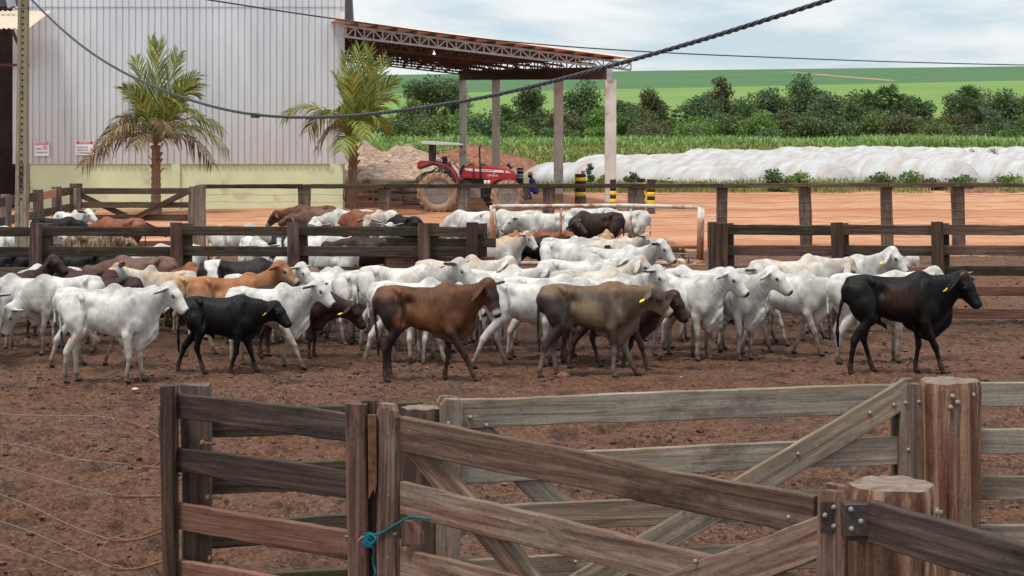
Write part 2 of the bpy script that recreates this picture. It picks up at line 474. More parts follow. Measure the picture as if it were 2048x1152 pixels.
# hoof offsets (fore-aft) and lifts: front left, front right, hind left, hind right
GAIT = {
    'stand':  ((0.02, 0), (-0.03, 0), (0.03, 0), (-0.06, 0)),
    'square': ((0.05, 0), (-0.12, 0), (-0.08, 0), (0.10, 0)),
    'walk':   ((-0.26, 0), (0.22, 0), (0.28, 0), (-0.20, 0)),
    'walk2':  ((0.24, 0), (-0.20, 0), (-0.24, 0), (0.26, 0)),
    'step':   ((-0.10, 0), (0.34, 0), (0.06, 0.0), (-0.02, 0)),
    'stride': ((0.30, 0), (-0.14, 0), (0.34, 0), (-0.30, 0.03)),
    'cross':  ((-0.06, 0), (0.16, 0.10), (-0.16, 0), (0.12, 0)),
}
def build_cow(p):
    """p: dict of pose and build; returns V, Q, colours and key points (x forward, z up, hooves at z=0)"""
    g = p.get; rng = np.random.RandomState(g('seed', 1))
    fat, hump, dew = g('fat', 1.0), g('hump', 1.0), g('dew', 1.0)
    ne, ny, hp, hy = R(g('ne', 25)), R(g('ny', 0)), R(g('hp', -42)), R(g('hy', 0))
    nl = g('nl', 0.46); bone = g('bone', 0.94); hs = g('hs', 1.07); deep = g('deep', 1.0)
    prim = []                                                       # (primitive, blend, tag)
    def add(pr, k, tg): prim.append((pr, k, tg))
    # trunk ---------------------------------------------------------
    rings = [(-0.64, 1.02, 0.09, 0.075), (-0.56, 0.99, 0.17, 0.13), (-0.42, 0.97, 0.215, 0.15), (-0.22, 0.945, 0.222, 0.158 * fat), (0.02, 0.905, 0.255, 0.215 * fat),
             (0.22, 0.895, 0.285, 0.225 * fat), (0.40, 0.91, 0.275, 0.185), (0.55, 0.92, 0.20, 0.125)]
    rings = [(x_, z_ - (deep - 1) * h_ * (0.6 if -0.5 < x_ < 0.5 else 0), h_ * (deep if -0.5 < x_ < 0.5 else 1), w_) for x_, z_, h_, w_ in rings]
    for a, b in zip(rings[:-1], rings[1:]):
        add(Seg((a[0], 0, a[1]), (b[0], 0, b[1]), a[2], b[2], Y_, a[2] / a[3], b[2] / b[3]), 0.03, 'body')
    for s in (1, -1):
        add(Seg((-0.40, s * 0.06, 1.17), (-0.335, s * 0.165, 1.14), 0.036, 0.036), 0.04, 'body')      # hook bone
        add(Seg((-0.335, s * 0.162, 1.12), (-0.315, s * 0.185, 0.84), 0.024, 0.032), 0.055, 'body')
        add(Ell((-0.625, s * 0.085, 1.06), (0.045, 0.035, 0.04)), 0.07, 'body')       # pin bone
        add(Ell((-0.475, s * 0.125, 0.86), (0.135, 0.082, 0.25), ((0.96, 0, 0.28), (0, 1, 0), (-0.28, 0, 0.96))), 0.08, 'body')
        add(Ell((0.38, s * 0.135, 0.93), (0.075, 0.055, 0.25), ((0.95, 0, -0.30), (0, 1, 0), (0.30, 0, 0.95))), 0.03, 'body')   # shoulder blade
        add(Ell((0.515, s * 0.120, 0.79), (0.075, 0.065, 0.11)), 0.055, 'body')          # point of shoulder
    add(Ell((-0.46, 0, 1.165), (0.20, 0.055, 0.045)), 0.08, 'body')                   # sacrum
    add(Seg((-0.36, 0, 1.172), (0.22, 0, 1.170), 0.022, 0.020), 0.035, 'body')         # backbone
    add(Ell((0.335, 0, 1.165 + 0.02 * hump), (0.135, 0.058, 0.05 + 0.055 * hump), ((0.97, 0, 0.22), (0, 1, 0), (-0.22, 0, 0.97))), 0.07, 'body')
    if g('male', 0):
        add(Seg((-0.28, 0, 0.665), (-0.14, 0, 0.60), 0.035, 0.028), 0.05, 'body')
        add(Seg((-0.14, 0, 0.60), (-0.10, 0, 0.545), 0.028, 0.014), 0.03, 'body')
    add(Ell((-0.33, 0, 0.70), (0.12, 0.10, 0.055)), 0.06, 'body')                     # flank and udder or scrotum
    # neck ----------------------------------------------------------
    nd = np.array((math.cos(ne) * math.cos(ny), math.cos(ne) * math.sin(ny), math.sin(ne)))
    N0 = np.array((0.42, 0, 0.985)); N1 = N0 + np.array((0.17, 0, 0.0)) * 0.6 + nd * nl * 0.34; Pl = N0 + np.array((0.10, 0, 0)) + nd * (nl + 0.02)
    nlat = unit(np.cross((0, 0, 1), nd)) if abs(nd[2]) < 0.95 else Y_
    add(Seg(N0, N1, 0.215, 0.165, unit(Y_ + 0.3 * nlat), 1.75, 1.6), 0.09, 'neck')
    add(Seg(N1, Pl, 0.165, 0.105, nlat, 1.6, 1.25), 0.06, 'neck')
    # head ----------------------------------------------------------
    yaw = ny + hy
    hd = np.array((math.cos(hp) * math.cos(yaw), math.cos(hp) * math.sin(yaw), math.sin(hp)))
    lat = unit(np.cross((0, 0, 1), hd)); up = np.cross(hd, lat); lat = np.cross(up, hd)
    if g('roll', 0):
        a = R(g('roll')); lat, up = lat * math.cos(a) + up * math.sin(a), up * math.cos(a) - lat * math.sin(a)
    H = lambda t, l, u: Pl + (hd * t * 0.93 + lat * l + up * u) * hs
    add(Seg(H(-0.01, 0, 0.01), H(0.13, 0, 0.015), 0.114 * hs, 0.098 * hs, lat, 1.16, 1.2), 0.04, 'head')
    add(Seg(H(0.13, 0, 0.012), H(0.25, 0, 0.002), 0.090 * hs, 0.072 * hs, lat, 1.22, 1.2), 0.03, 'head')
    add(Seg(H(0.25, 0, 0.0), H(0.345, 0, -0.008), 0.070 * hs, 0.062 * hs, lat, 1.15, 1.0), 0.03, 'head')
    add(Ell(H(0.362, 0, -0.004), (0.042 * hs, 0.062 * hs, 0.056 * hs), (hd, lat, up)), 0.015, 'head')
    add(Seg(H(0.05, 0, -0.085), H(0.33, 0, -0.06), 0.062 * hs, 0.032 * hs, lat, 1.15, 1.0), 0.035, 'head')       # jaw
    add(Ell(H(-0.02, 0, 0.075), (0.06 * hs, 0.065 * hs, 0.05 * hs), (hd, lat, up)), 0.04, 'head')                # poll
    eyes = []
    for s in (1, -1):
        add(Ell(H(0.115, s * 0.072, 0.05), (0.05 * hs, 0.022 * hs, 0.024 * hs), (hd, lat, up)), 0.03, 'head')
        eyes.append(H(0.125, s * 0.088, 0.032))
        add(Ell(H(0.388, s * 0.027, 0.018), (0.022 * hs, 0.016 * hs, 0.018 * hs), (hd, lat, up)), 0.012, 'head')
    # ears: out to the side, back and drooping
    dr = g('ear', 0.55); ears = []
    for s in (1, -1):
        es = g('earl', dr) if s > 0 else g('earr', dr)
        ed = unit(lat * s - hd * (0.22 - 0.12 * es) - up * es * 0.25 + np.array((0, 0, -1.0)) * es * 0.75)
        b0 = H(-0.025, s * 0.078, 0.03); L = g('earlen', 0.262) * hs
        wa = unit(np.cross(ed, hd * 0.8 - up * 0.35)); wa = unit(wa); ta = np.cross(ed, wa)
        add(Ell(b0 + ed * L * 0.50, (L * 0.54, 0.064 * hs, 0.020), (ed, wa, ta)), 0.018, 'ear%d' % s)
        ears.append((b0, ed, wa, ta, L))
    # dewlap: thin fold from the jaw to the brisket and belly
    T0 = H(0.10, 0, -0.10); T1 = lerp(N1, Pl, 0.35) - np.array((0.02, 0, 0.17)); 
    if ne < 0: T1 = lerp(N1, Pl, 0.3) - np.array((0.03, 0, 0.16))
    fold = [(T0, 0.035, 1.7), (T1, 0.055 * dew, 2.6), (np.array((0.63, 0, 0.715)), 0.115 * dew, 4.2), (np.array((0.49, 0, 0.575)), 0.105 * dew, 3.6), (np.array((0.20, 0, 0.60)), 0.05, 1.6)]
    for a, b in zip(fold[:-1], fold[1:]):
        add(Seg(a[0], b[0], a[1], b[1], Y_ if a[0][0] < 0.62 else unit(Y_ + nlat), a[2], b[2]), 0.055, 'dew')
    # legs ----------------------------------------------------------
    gait = GAIT[g('gait', 'stand')] if isinstance(g('gait', 'stand'), str) else g('gait')
    hooves = []
    def leg(pts, rad, tg):
        for i in range(len(pts) - 1):
            add(Seg(pts[i], pts[i + 1], rad[i] * bone, rad[i + 1] * bone), 0.05 if i == 0 else 0.022, tg)
    for i, s in ((0, 1), (1, -1)):
        dx, lift = gait[i]
        E = np.array((0.37 + dx * 0.12, s * 0.135, 0.655)); Hf = np.array((0.40 + dx, s * 0.115, 0.035 + lift))
        K = lerp(E, Hf, 0.49) + np.array((0.022 + 0.55 * lift, 0, 0))
        if dx < 0: K = K + np.array((0.01 - 0.12 * dx * 0.5, 0, 0))
        Fk = lerp(K, Hf, 0.80) + np.array((-0.012 - 0.05 * min(0, dx), 0, 0.012))
        leg([np.array((0.43, s * 0.125, 0.82)), E, lerp(E, K, 0.55), K, lerp(K, Fk, 0.45), Fk, Hf], [0.085, 0.080, 0.055, 0.046, 0.031, 0.036, 0.034], 'leg')
        add(Seg(Hf + (0.005, 0, 0.0), Hf + (0.045, 0, -0.012), 0.040 * bone, 0.030 * bone, None), 0.012, 'hoof'); hooves.append(Hf)
    for i, s in ((2, 1), (3, -1)):
        dx, lift = gait[i]
        St = np.array((-0.345 + dx * 0.12, s * 0.145, 0.715)); Hf = np.array((-0.53 + dx, s * 0.115, 0.035 + lift))
        Hk = lerp(St, Hf, 0.44) + np.array((-0.115 + 0.05 * abs(min(0, dx)) - 0.3 * lift, 0, 0.0))
        Fk = lerp(Hk, Hf, 0.82) + np.array((-0.015, 0, 0.01))
        leg([np.array((-0.45, s * 0.13, 0.86)), St, lerp(St, Hk, 0.50) + np.array((-0.012, 0, 0)), Hk, lerp(Hk, Fk, 0.45), Fk, Hf], [0.12, 0.098, 0.064, 0.049, 0.033, 0.038, 0.034], 'leg')
        add(Seg(Hk + (-0.03, 0, 0.03), lerp(Hk, St, 0.45) + np.array((-0.055, 0, 0.02)), 0.016, 0.02), 0.03, 'leg')      # hamstring to the point of hock
        add(Seg(Hf + (0.005, 0, 0.0), Hf + (0.045, 0, -0.012), 0.040 * bone, 0.030 * bone), 0.012, 'hoof'); hooves.append(Hf)
    # tail ----------------------------------------------------------
    sw = g('tail', 0.0); ts = g('tside', 0.0)
    tl = [(-0.62, 0, 1.10), (-0.675, ts * 0.2, 1.04), (-0.70 - sw * 0.3, ts * 0.5, 0.86), (-0.695 - sw * 0.8, ts * 0.8, 0.66), (-0.68 - sw, ts, 0.50), (-0.67 - sw, ts * 1.05, 0.34)]
    tr = [0.036, 0.028, 0.022, 0.019, 0.024, 0.018]
    for i in range(5): add(Seg(tl[i], tl[i + 1], tr[i], tr[i + 1]), 0.02, 'tail' if i < 3 else 'switch')
    # surface ---------------------------------------------------------
    lo = np.min([pr.box(0.03)[0] for pr, k, t in prim], 0); hi = np.max([pr.box(0.03)[1] for pr, k, t in prim], 0)
    F = Field(lo, hi, g('cell', 0.016))
    for pr, k, t in prim: F.put(pr, k)
    V, Q = surface_nets(F)
    V, Q = largest_piece(V, Q)
    V = relax(V, Q, 2, 0.35)
    N = normals(V, Q)
    # tag distances at the vertices
    def dtag(ts):
        d = np.full(len(V), 9.0, np.float32)
        for pr, k, t in prim:
            if t in ts: d = np.minimum(d, pr.dist(V.astype(np.float32)))
        return d
    d_head = dtag(('head',)); d_body = dtag(('body',)); d_neck = dtag(('neck',)); d_dew = dtag(('dew',)); d_leg = dtag(('leg', 'hoof')); d_tail = dtag(('tail', 'switch'))
    d_sw = dtag(('switch',))
    d_ear = [dtag(('ear1',)), dtag(('ear-1',))]
    x, y, z = V.T
    # surface relief: ribs, neck creases, dewlap pleats -----------------
    lean = g('lean', 0.8)
    rib = (0.3 + 1.1 * vnoise(V, 6.0, 12)) * np.sin((x + (z - 0.9) * 0.18) * 2 * np.pi / 0.075) * sst(x, -0.16, -0.05) * (1 - sst(x, 0.22, 0.32)) * sst(z, 0.66, 0.76) * (1 - sst(z, 1.0, 1.1)) * sst(np.abs(y), 0.1, 0.16)
    disp = rib * 0.008 * lean
    flank = np.exp(-(((x + 0.21) / 0.075) ** 2 + ((z - 1.02) / 0.075) ** 2)) * sst(np.abs(y), 0.06, 0.14)
    disp = disp - flank * 0.062 * lean
    behind = np.exp(-(((x - 0.24 - (z - 0.9) * -0.3) / 0.03) ** 2)) * sst(z, 0.68, 0.78) * (1 - sst(z, 1.0, 1.1)) * sst(np.abs(y), 0.08, 0.15)
    disp = disp - behind * 0.020
    crease = np.exp(-(((x + 0.265 + (0.86 - z) * 0.25) / 0.022) ** 2)) * sst(z, 0.64, 0.72) * (1 - sst(z, 0.90, 1.0)) * sst(np.abs(y), 0.09, 0.15)
    disp = disp - crease * 0.018
    wn_ = (1 - sst(d_neck, 0.0, 0.04)) * sst(d_head, 0.0, 0.06) * sst(x, 0.42, 0.55)
    tneck = (V - N0) @ nd
    disp = disp + wn_ * np.sin(tneck * 2 * np.pi / 0.055 + vnoise(V, 9, 3) * 4) * 0.0035
    wd = (1 - sst(d_dew, 0.0, 0.03)) * sst(d_head, 0, 0.05) * sst(d_leg, 0.0, 0.04)
    pl = np.sin((x - z) * 34 + vnoise(V, 8, 5) * 5) * 0.012 * wd * dew
    disp = disp + (fbm(V, 7, g('seed', 1), 2) - 0.5) * 0.012 * sst(z, 0.3, 0.6)
    V = V + N * disp[:, None]; V[:, 1] += pl
    # colours -----------------------------------------------------------
    n1 = fbm(V, 5.0, g('seed', 1) + 3, 3); n2 = vnoise(V, 14.0, g('seed', 1) + 9); n3 = fbm(V, 2.2, g('seed', 1) + 5, 2)
    th = (V - Pl) @ hd / hs / 0.93; lh = (V - Pl) @ lat / hs; uh = (V - Pl) @ up / hs
    wh = (1 - sst(d_head, 0.004, 0.03)) * sst(th, -0.1, -0.02)
    we = np.maximum(1 - sst(d_ear[0], 0.004, 0.02), 1 - sst(d_ear[1], 0.004, 0.02)) * sst(d_head, 0.0, 0.02)
    wl_ = (1 - sst(d_leg, 0.004, 0.03))
    wt = (1 - sst(d_tail, 0.004, 0.02)) * sst(-x, 0.6, 0.66)
    coat = p['coat']; C = COATS[coat](dict(V=V, N=N, x=x, y=y, z=z, n1=n1, n2=n2, n3=n3, wh=wh, th=th, lh=lh, uh=uh, wl=wl_, we=we, p=p, wd=wd, wneck=wn_))
    mixc = lambda C, w, c: C + (np.asarray(c, np.float32) - C) * np.clip(w, 0, 1)[:, None]
    white = coat in ('white', 'tanwhite', 'greywhite', 'cream', 'tancream')
    # muzzle, eye rims, inner ears, switch, hooves
    muz = wh * sst(th + 0.25 * np.abs(uh + 0.01) - 0.02, 0.362, 0.380)
    C = mixc(C, muz, (0.018, 0.015, 0.016) if g('pinknose', 0) == 0 else (0.30, 0.16, 0.13))
    if coat in ('brown', 'greybrown', 'orange', 'tan'):
        ring = wh * sst(th, 0.30, 0.33) * (1 - sst(th, 0.37, 0.39))
        C = mixc(C, ring * 0.55, (0.52, 0.44, 0.38))
    for e in eyes:
        C = mixc(C, (1 - sst(np.linalg.norm(V - e, axis=1), 0.018 * hs, 0.034 * hs)) * wh * 0.95, (0.03, 0.022, 0.02))
    for (b0, ed, wa, ta, L), de in zip(ears, d_ear):
        face = ta if ta @ hd > 0 else -ta
        inner = (1 - sst(de, 0.004, 0.02)) * sst(N @ face, 0.1, 0.5) * sst(d_head, 0.0, 0.03)
        C = mixc(C, inner * (0.85 if white else 0.5), (0.20, 0.10, 0.075) if white else (0.10, 0.05, 0.035))
        rim = (1 - sst(de, 0.004, 0.02)) * sst((V - b0) @ ed, L * 0.80, L * 0.98)
        C = mixc(C, rim * (0.75 if white else 0.3), (0.05, 0.04, 0.04))
    C = mixc(C, (1 - sst(d_sw, 0.004, 0.02)) * sst(-x, 0.55, 0.6), (0.05, 0.04, 0.035) if white else C.mean(0) * 0.35)
    # mud on the lower legs, hooves
    mud = wl_ * (1 - sst(z + (n1 - 0.5) * 0.5 + (n2 - 0.5) * 0.12, 0.08, 0.42 if white else 0.24))
    C = mixc(C, mud * (0.85 if white else 0.5) * g('mud', 1.0), (0.150, 0.085, 0.060))
    C = mixc(C, wl_ * np.exp(-((z - 0.36) / 0.05) ** 2) * (x > 0) * sst(n1, 0.38, 0.55) * (0.7 if white else 0.2), (0.06, 0.045, 0.04))
    C = mixc(C, wl_ * (1 - sst(z, 0.12, 0.17)) * sst(n2, 0.3, 0.6) * 0.6, (0.07, 0.04, 0.03))
    C = mixc(C, 1 - sst(z, 0.035, 0.055), (0.045, 0.030, 0.024))
    C = C * (0.84 + 0.26 * fbm(V * np.array((1, 1, 0.6)), 26.0, 5, 2)[:, None]) * (0.86 + 0.26 * sst(fbm(V, 8.0, g('seed', 1) + 21, 3), 0.3, 0.66))[:, None]
    # young lean animals are short coupled: close up the barrel, keep head and legs
    bl = g('bl', 0.85)
    def warp(P):
        P = np.array(P, np.float64); X = P[..., 0]; a = np.abs(X)
        P[..., 0] = np.sign(X) * np.where(a < 0.45, a * bl, 0.45 * bl + (a - 0.45) * 0.94); return P
    V = warp(V).astype(np.float32); eyes = [warp(e) for e in eyes]; ears = [(warp(b0), ed, wa, ta, L) for (b0, ed, wa, ta, L) in ears]
    H0 = H; H = lambda t, l, u: warp(H0(t, l, u))
    return V, Q, C, dict(eyes=eyes, ears=ears, hd=hd, lat=lat, up=up, H=H, Pl=Pl, hs=hs, poll=H(-0.02, 0, 0.1))

def _mix(C, w, c): return C + (np.asarray(c, np.float32) - C) * np.clip(w, 0, 1)[:, None]
def _flat(f, c): return np.tile(np.array(c, np.float32), (len(f['x']), 1))
def coat_white(f, tan=0.0, grey=0.0):
    C = _flat(f, (0.64, 0.615, 0.575))
    C = _mix(C, sst(f['n3'], 0.36, 0.70) * (0.45 + 0.5 * grey), (0.40, 0.385, 0.365))
    fore = sst(f['x'], 0.15, 0.45) * sst(f['z'], 0.7, 0.95) * (1 - f['wh'])
    C = _mix(C, fore * sst(f['n1'], 0.30, 0.65) * (0.50 + 0.4 * grey), (0.31, 0.295, 0.28))
    C = _mix(C, f['wneck'] * sst(f['n2'], 0.35, 0.8) * 0.5, (0.29, 0.26, 0.235))
    C = _mix(C, sst(f['n2'], 0.62, 0.95) * sst(f['z'], 0.5, 0.8) * 0.10, (0.30, 0.27, 0.25))
    top = sst(f['N'][:, 2], -0.2, 0.6) * sst(f['z'], 0.75, 1.1)
    C = _mix(C, tan * 1.1 * top * (0.35 + 0.65 * sst(f['n1'], 0.3, 0.65)) * (1 - 0.6 * f['wh']), (0.50, 0.365, 0.24))
    C = _mix(C, tan * f['wh'] * sst(f['uh'], 0.02, 0.09) * (1 - sst(f['th'], 0.05, 0.2)), (0.44, 0.24, 0.12))
    C = _mix(C, f['wl'] * sst(f['n2'], 0.5, 0.9) * (1 - sst(f['z'], 0.3, 0.6)) * 0.5, (0.40, 0.28, 0.23))
    C = _mix(C, (1 - sst(f['z'], 0.50, 0.74)) * (0.25 + 0.45 * sst(f['n1'], 0.35, 0.65)), (0.50, 0.39, 0.31))
    C = _mix(C, sst(f['n1'] + 0.3 * (f['n2'] - 0.5), 0.58, 0.70) * (1 - sst(f['z'], 0.70, 0.95)) * (1 - f['wh']) * 0.45, (0.33, 0.22, 0.165))
    return C
def coat_dark(f, base, patch=None, sheen=(0, 0, 0)):
    C = _flat(f, base) * (0.75 + 0.5 * f['n1'][:, None])
    if patch is not None:
        d = np.sqrt(((f['x'] - 0.06) / 0.34) ** 2 + ((f['z'] - 0.95) / 0.21) ** 2) + (f['n1'] - 0.5) * 1.1 + (f['n3'] - 0.5) * 0.6
        C = _mix(C, (1 - sst(d, 0.0, 1.15)) * 0.72 * sst(f['n2'], 0.05, 0.5), patch)
        C = _mix(C, f['wh'] * sst(f['uh'], 0.05, 0.1) * (1 - sst(f['th'], -0.02, 0.06)) * 0.8, patch)
    return C
def coat_brown(f, body=(0.130, 0.052, 0.026), dark=(0.020, 0.012, 0.011), head=(0.036, 0.019, 0.017), light=(0.205, 0.090, 0.041), legs=(0.026, 0.018, 0.019)):
    C = _flat(f, body) * (0.8 + 0.4 * f['n1'][:, None])
    d = np.sqrt(((f['x'] - 0.10) / 0.38) ** 2 + ((f['z'] - 0.86) / 0.24) ** 2) + (f['n3'] - 0.5) * 0.6
    C = _mix(C, (1 - sst(d, 0.3, 1.0)) * 0.8, light)
    rump = (1 - sst(f['x'] + (f['n1'] - 0.5) * 0.35 - 0.35 * sst(f['z'], 0.95, 1.15) * 0 , -0.44, -0.26)) * (1 - sst(f['z'] + (f['n1'] - 0.5) * 0.2, 0.98, 1.12))
    C = _mix(C, rump * 0.92, dark)
    C = _mix(C, f['wl'] * (1 - sst(f['z'] + (f['n1'] - 0.5) * 0.3, 0.52, 0.80)) * 0.92, legs)
    C = _mix(C, f['wh'] * sst(f['th'], -0.02, 0.08) * 0.9, head)
    C = _mix(C, f['wh'] * (1 - sst(f['uh'], -0.06, 0.02)) * sst(f['th'], 0.05, 0.1) * 0.5, light)
    C = C * (0.72 + 0.5 * sst(fbm(f['V'], 3.3, 31, 3), 0.3, 0.7))[:, None]
    return C
def coat_greybrown(f):
    C = coat_brown(f, (0.125, 0.085, 0.060), (0.034, 0.024, 0.022), (0.085, 0.056, 0.042), (0.30, 0.215, 0.135), (0.045, 0.034, 0.031))
    sh = sst(f['x'], 0.34, 0.42) * (1 - sst(f['x'], 0.48, 0.56)) * sst(f['z'], 0.75, 0.9) * sst(f['n2'], 0.3, 0.7)
    C = _mix(C, sh * 0.4, (0.27, 0.21, 0.15))
    C = _mix(C, sst(f['z'], 1.10, 1.17) * 0.55, (0.21, 0.115, 0.06))
    far = f['wl'] * (f['y'] > 0)
    C = _mix(C, f['wl'] * (1 - sst(f['z'] + (f['n1'] - 0.5) * 0.3, 0.25, 0.5)) * sst(f['x'] * 0 + f['n3'], 0.3, 0.6) * 0.7, (0.26, 0.20, 0.17))
    C = _mix(C, f['wd'] * 0.5, (0.26, 0.19, 0.14))
    return C
def coat_orange(f):
    C = coat_brown(f, (0.33, 0.155, 0.072), (0.32, 0.15, 0.075), (0.36, 0.18, 0.09), (0.40, 0.22, 0.11), (0.48, 0.33, 0.20))
    C = _mix(C, sst(f['z'], 1.0, 1.15) * 0.5, (0.34, 0.125, 0.05))
    C = _mix(C, (1 - sst(f['x'], -0.62, -0.52)) * (1 - sst(f['z'], 0.9, 1.0)) * 0.8, (0.60, 0.48, 0.36))
    return _mix(C, f['wh'] * sst(np.abs(f['lh']), 0.04, 0.08) * sst(f['th'], 0.05, 0.15) * 0.55, (0.58, 0.45, 0.30))
def coat_pied(f):
    C = coat_dark(f, (0.020, 0.016, 0.017))
    m = sst(fbm(f['V'], 4.3, 77, 2) + 0.40 * (1 - sst(np.abs(f['x'] + 0.46), 0.0, 0.24)), 0.66, 0.70) * (1 - sst(f['x'], -0.36, -0.26)) * sst(f['z'], 0.6, 0.8)
    m = np.maximum(m, f['wh'] * (1 - sst(np.abs(f['lh']), 0.03, 0.06)) * sst(f['uh'], -0.02, 0.03))
    m = np.maximum(m, (1 - sst(f['z'], 0.62, 0.70)) * sst(f['n3'], 0.4, 0.5))
    return _mix(C, m, (0.66, 0.64, 0.61))
def coat_shaggy(f):
    C = _flat(f, (0.14, 0.085, 0.05))
    st = vnoise(f['V'] * np.array((26, 26, 3.0)), 1.0, 5)
    C = _mix(C, sst(st, 0.35, 0.7) * 0.85, (0.36, 0.26, 0.17))
    C = _mix(C, sst(vnoise(f['V'] * np.array((30, 30, 4.0)), 1.0, 8), 0.55, 0.75) * 0.8, (0.05, 0.03, 0.02))
    return C
COATS = {
    'white': lambda f: coat_white(f, f['p'].get('tan', 0.0), f['p'].get('grey', 0.0)),
    'tanwhite': lambda f: coat_white(f, 0.55, f['p'].get('grey', 0.1)),
    'greywhite': lambda f: coat_white(f, 0.05, 0.55),
    'cream': lambda f: coat_white(f, 0.95, 0.0),
    'black': lambda f: coat_dark(f, (0.0062, 0.0058, 0.0064)),
    'rufous': lambda f: coat_dark(f, (0.0066, 0.0052, 0.0056), (0.058, 0.021, 0.011)),
    'darkbrown': lambda f: coat_dark(f, (0.040, 0.021, 0.017), (0.06, 0.03, 0.02)),
    'maroon': lambda f: coat_dark(f, (0.060, 0.024, 0.019), (0.075, 0.03, 0.024)),
    'redbrown': lambda f: coat_brown(f, (0.24, 0.085, 0.045), (0.20, 0.07, 0.04), (0.2, 0.08, 0.045), (0.26, 0.10, 0.055), (0.12, 0.06, 0.04)),
    'taupe': lambda f: coat_brown(f, (0.165, 0.090, 0.068), (0.14, 0.072, 0.055), (0.13, 0.07, 0.055), (0.20, 0.115, 0.09), (0.12, 0.07, 0.055)),
    'tan': lambda f: coat_brown(f, (0.40, 0.24, 0.13), (0.36, 0.2, 0.1), (0.36, 0.2, 0.1), (0.45, 0.3, 0.17), (0.35, 0.24, 0.16)),
    'brown': coat_brown, 'greybrown': coat_greybrown, 'orange': coat_orange, 'pied': coat_pied, 'shaggy': coat_shaggy,
}
# materials of the animals
def hide(name, rough, spec, sheen):
    t = NT(name, rough, spec)
    c = t.attr('col'); v = t.coord('Object', (30, 30, 18)); n = t.noise(v, 3.0, 5, 0.6)
    t.base(t.mix(1.0, c, t.ramp(n, [(0.28, 0.66), (0.72, 1.0)]), 'MULTIPLY'))
    t.b.inputs['Sheen Weight'].default_value = sheen; t.b.inputs['Sheen Roughness'].default_value = 0.4
    t.bump(n, 0.25, 0.006)
    return t.m
M['hide_pale'] = hide('short_pale_hide', 0.75, 0.15, 0.08)
M['hide_dark'] = hide('short_dark_hide', 0.55, 0.14, 0.0)
M['eye'] = plain('dark_eye', (0.010, 0.007, 0.006), 0.12, 0.6, 0.1)
M['tag_yellow'] = plain('yellow_tag_plastic', (0.78, 0.60, 0.02), 0.45, 0.4, 0.1)
M['horn'] = plain('horn', (0.22, 0.17, 0.13), 0.5, 0.3, 0.3, 20)
DARK = {'black', 'rufous', 'darkbrown', 'maroon', 'brown', 'greybrown', 'redbrown', 'taupe', 'pied'}
_eye_me = None
def cow_object(p, x_px, label, group='cattle herd in the corral'):
    global _eye_me
    V, Q, C, kp = build_cow(p)
    me = np_mesh('cow', V, Q, True); set_col(me, C)
    me.materials.append(M['hide_dark'] if p['coat'] in DARK else M['hide_pale'])
    d = p['d']; s = p['s']
    o = link('cow', me)
    o.location = (pX(x_px, d), d, p.get('zoff', 0.0)); o.rotation_euler = (0, 0, R(p.get('head', 0))); o.scale = (s, s, s)
    tag(o, label, 'cow', group)
    if _eye_me is None:
        b = MB(); b.lathe([(0.001, -1), (0.5, -0.86), (0.86, -0.5), (1, 0), (0.86, 0.5), (0.5, 0.86), (0.001, 1)], 10)
        t_ = b.build('eye', M['eye']); _eye_me = t_.data; bpy.data.objects.remove(t_)
    if not p.get('noeye'):
        for e in kp['eyes']:
            q = link('eye', _eye_me, None, o, e); q.scale = [0.0175 * kp['hs']] * 3
    for side in p.get('tags', ()):
        b0, ed, wa, ta, L = kp['ears'][0 if side == 'l' else 1]
        if wa[2] > 0: wa = -wa
        c = b0 + ed * L * 0.62 + wa * 0.088 * kp['hs'] + kp['hd'] * 0.012 + kp['lat'] * (0.045 if side == 'l' else -0.045)
        b = MB(); X = unit(ed); Z = unit(wa); Yv = np.cross(Z, X)
        Mt = Matrix((X, Yv, Z)).transposed()
        b.box(c, (0.060, 0.007, 0.076), M=Mt)
        b.build('ear_tag', M['tag_yellow'], o, bevel=0.002, bseg=1)
    if p.get('horns'):
        for sgn in (1, -1):
            h = p['horns']; a = kp['H'](-0.02, sgn * 0.06, 0.075); b = MB()
            pts = [a + kp['lat'] * sgn * t * 0.07 * h + kp['up'] * (t * 0.10 * h) - kp['hd'] * t * 0.03 + kp['hd'] * t * t * 0.05 * h for t in (-0.2, 0.25, 0.6, 1.0)]
            b.tube(pts, [0.021, 0.019, 0.013, 0.004], 8); b.build('horn', M['horn'], o)
    return o
# ------------------------------------------------------------------ ground
def sheet(name, mat, rows, half_w, hfun, ncol, x0=0.0):
    "ground sheet; rows = distances, half_w(d) = half width at d"
    rows = np.asarray(rows, float); u = np.linspace(-1, 1, ncol)
    X = np.array([x0 + half_w(d) * u for d in rows]); Yg = np.repeat(rows[:, None], ncol, 1)
    P = np.stack([X.ravel(), Yg.ravel(), np.zeros(X.size)], 1)
    P[:, 2] = hfun(P)
    i = np.arange((len(rows) - 1) * ncol).reshape(len(rows) - 1, ncol)[:, :-1].ravel()
    me = np_mesh(name, P, np.stack([i, i + 1, i + ncol + 1, i + ncol], 1), True)
    o = link(name, me, mat); o['kind'] = 'structure'
    return o

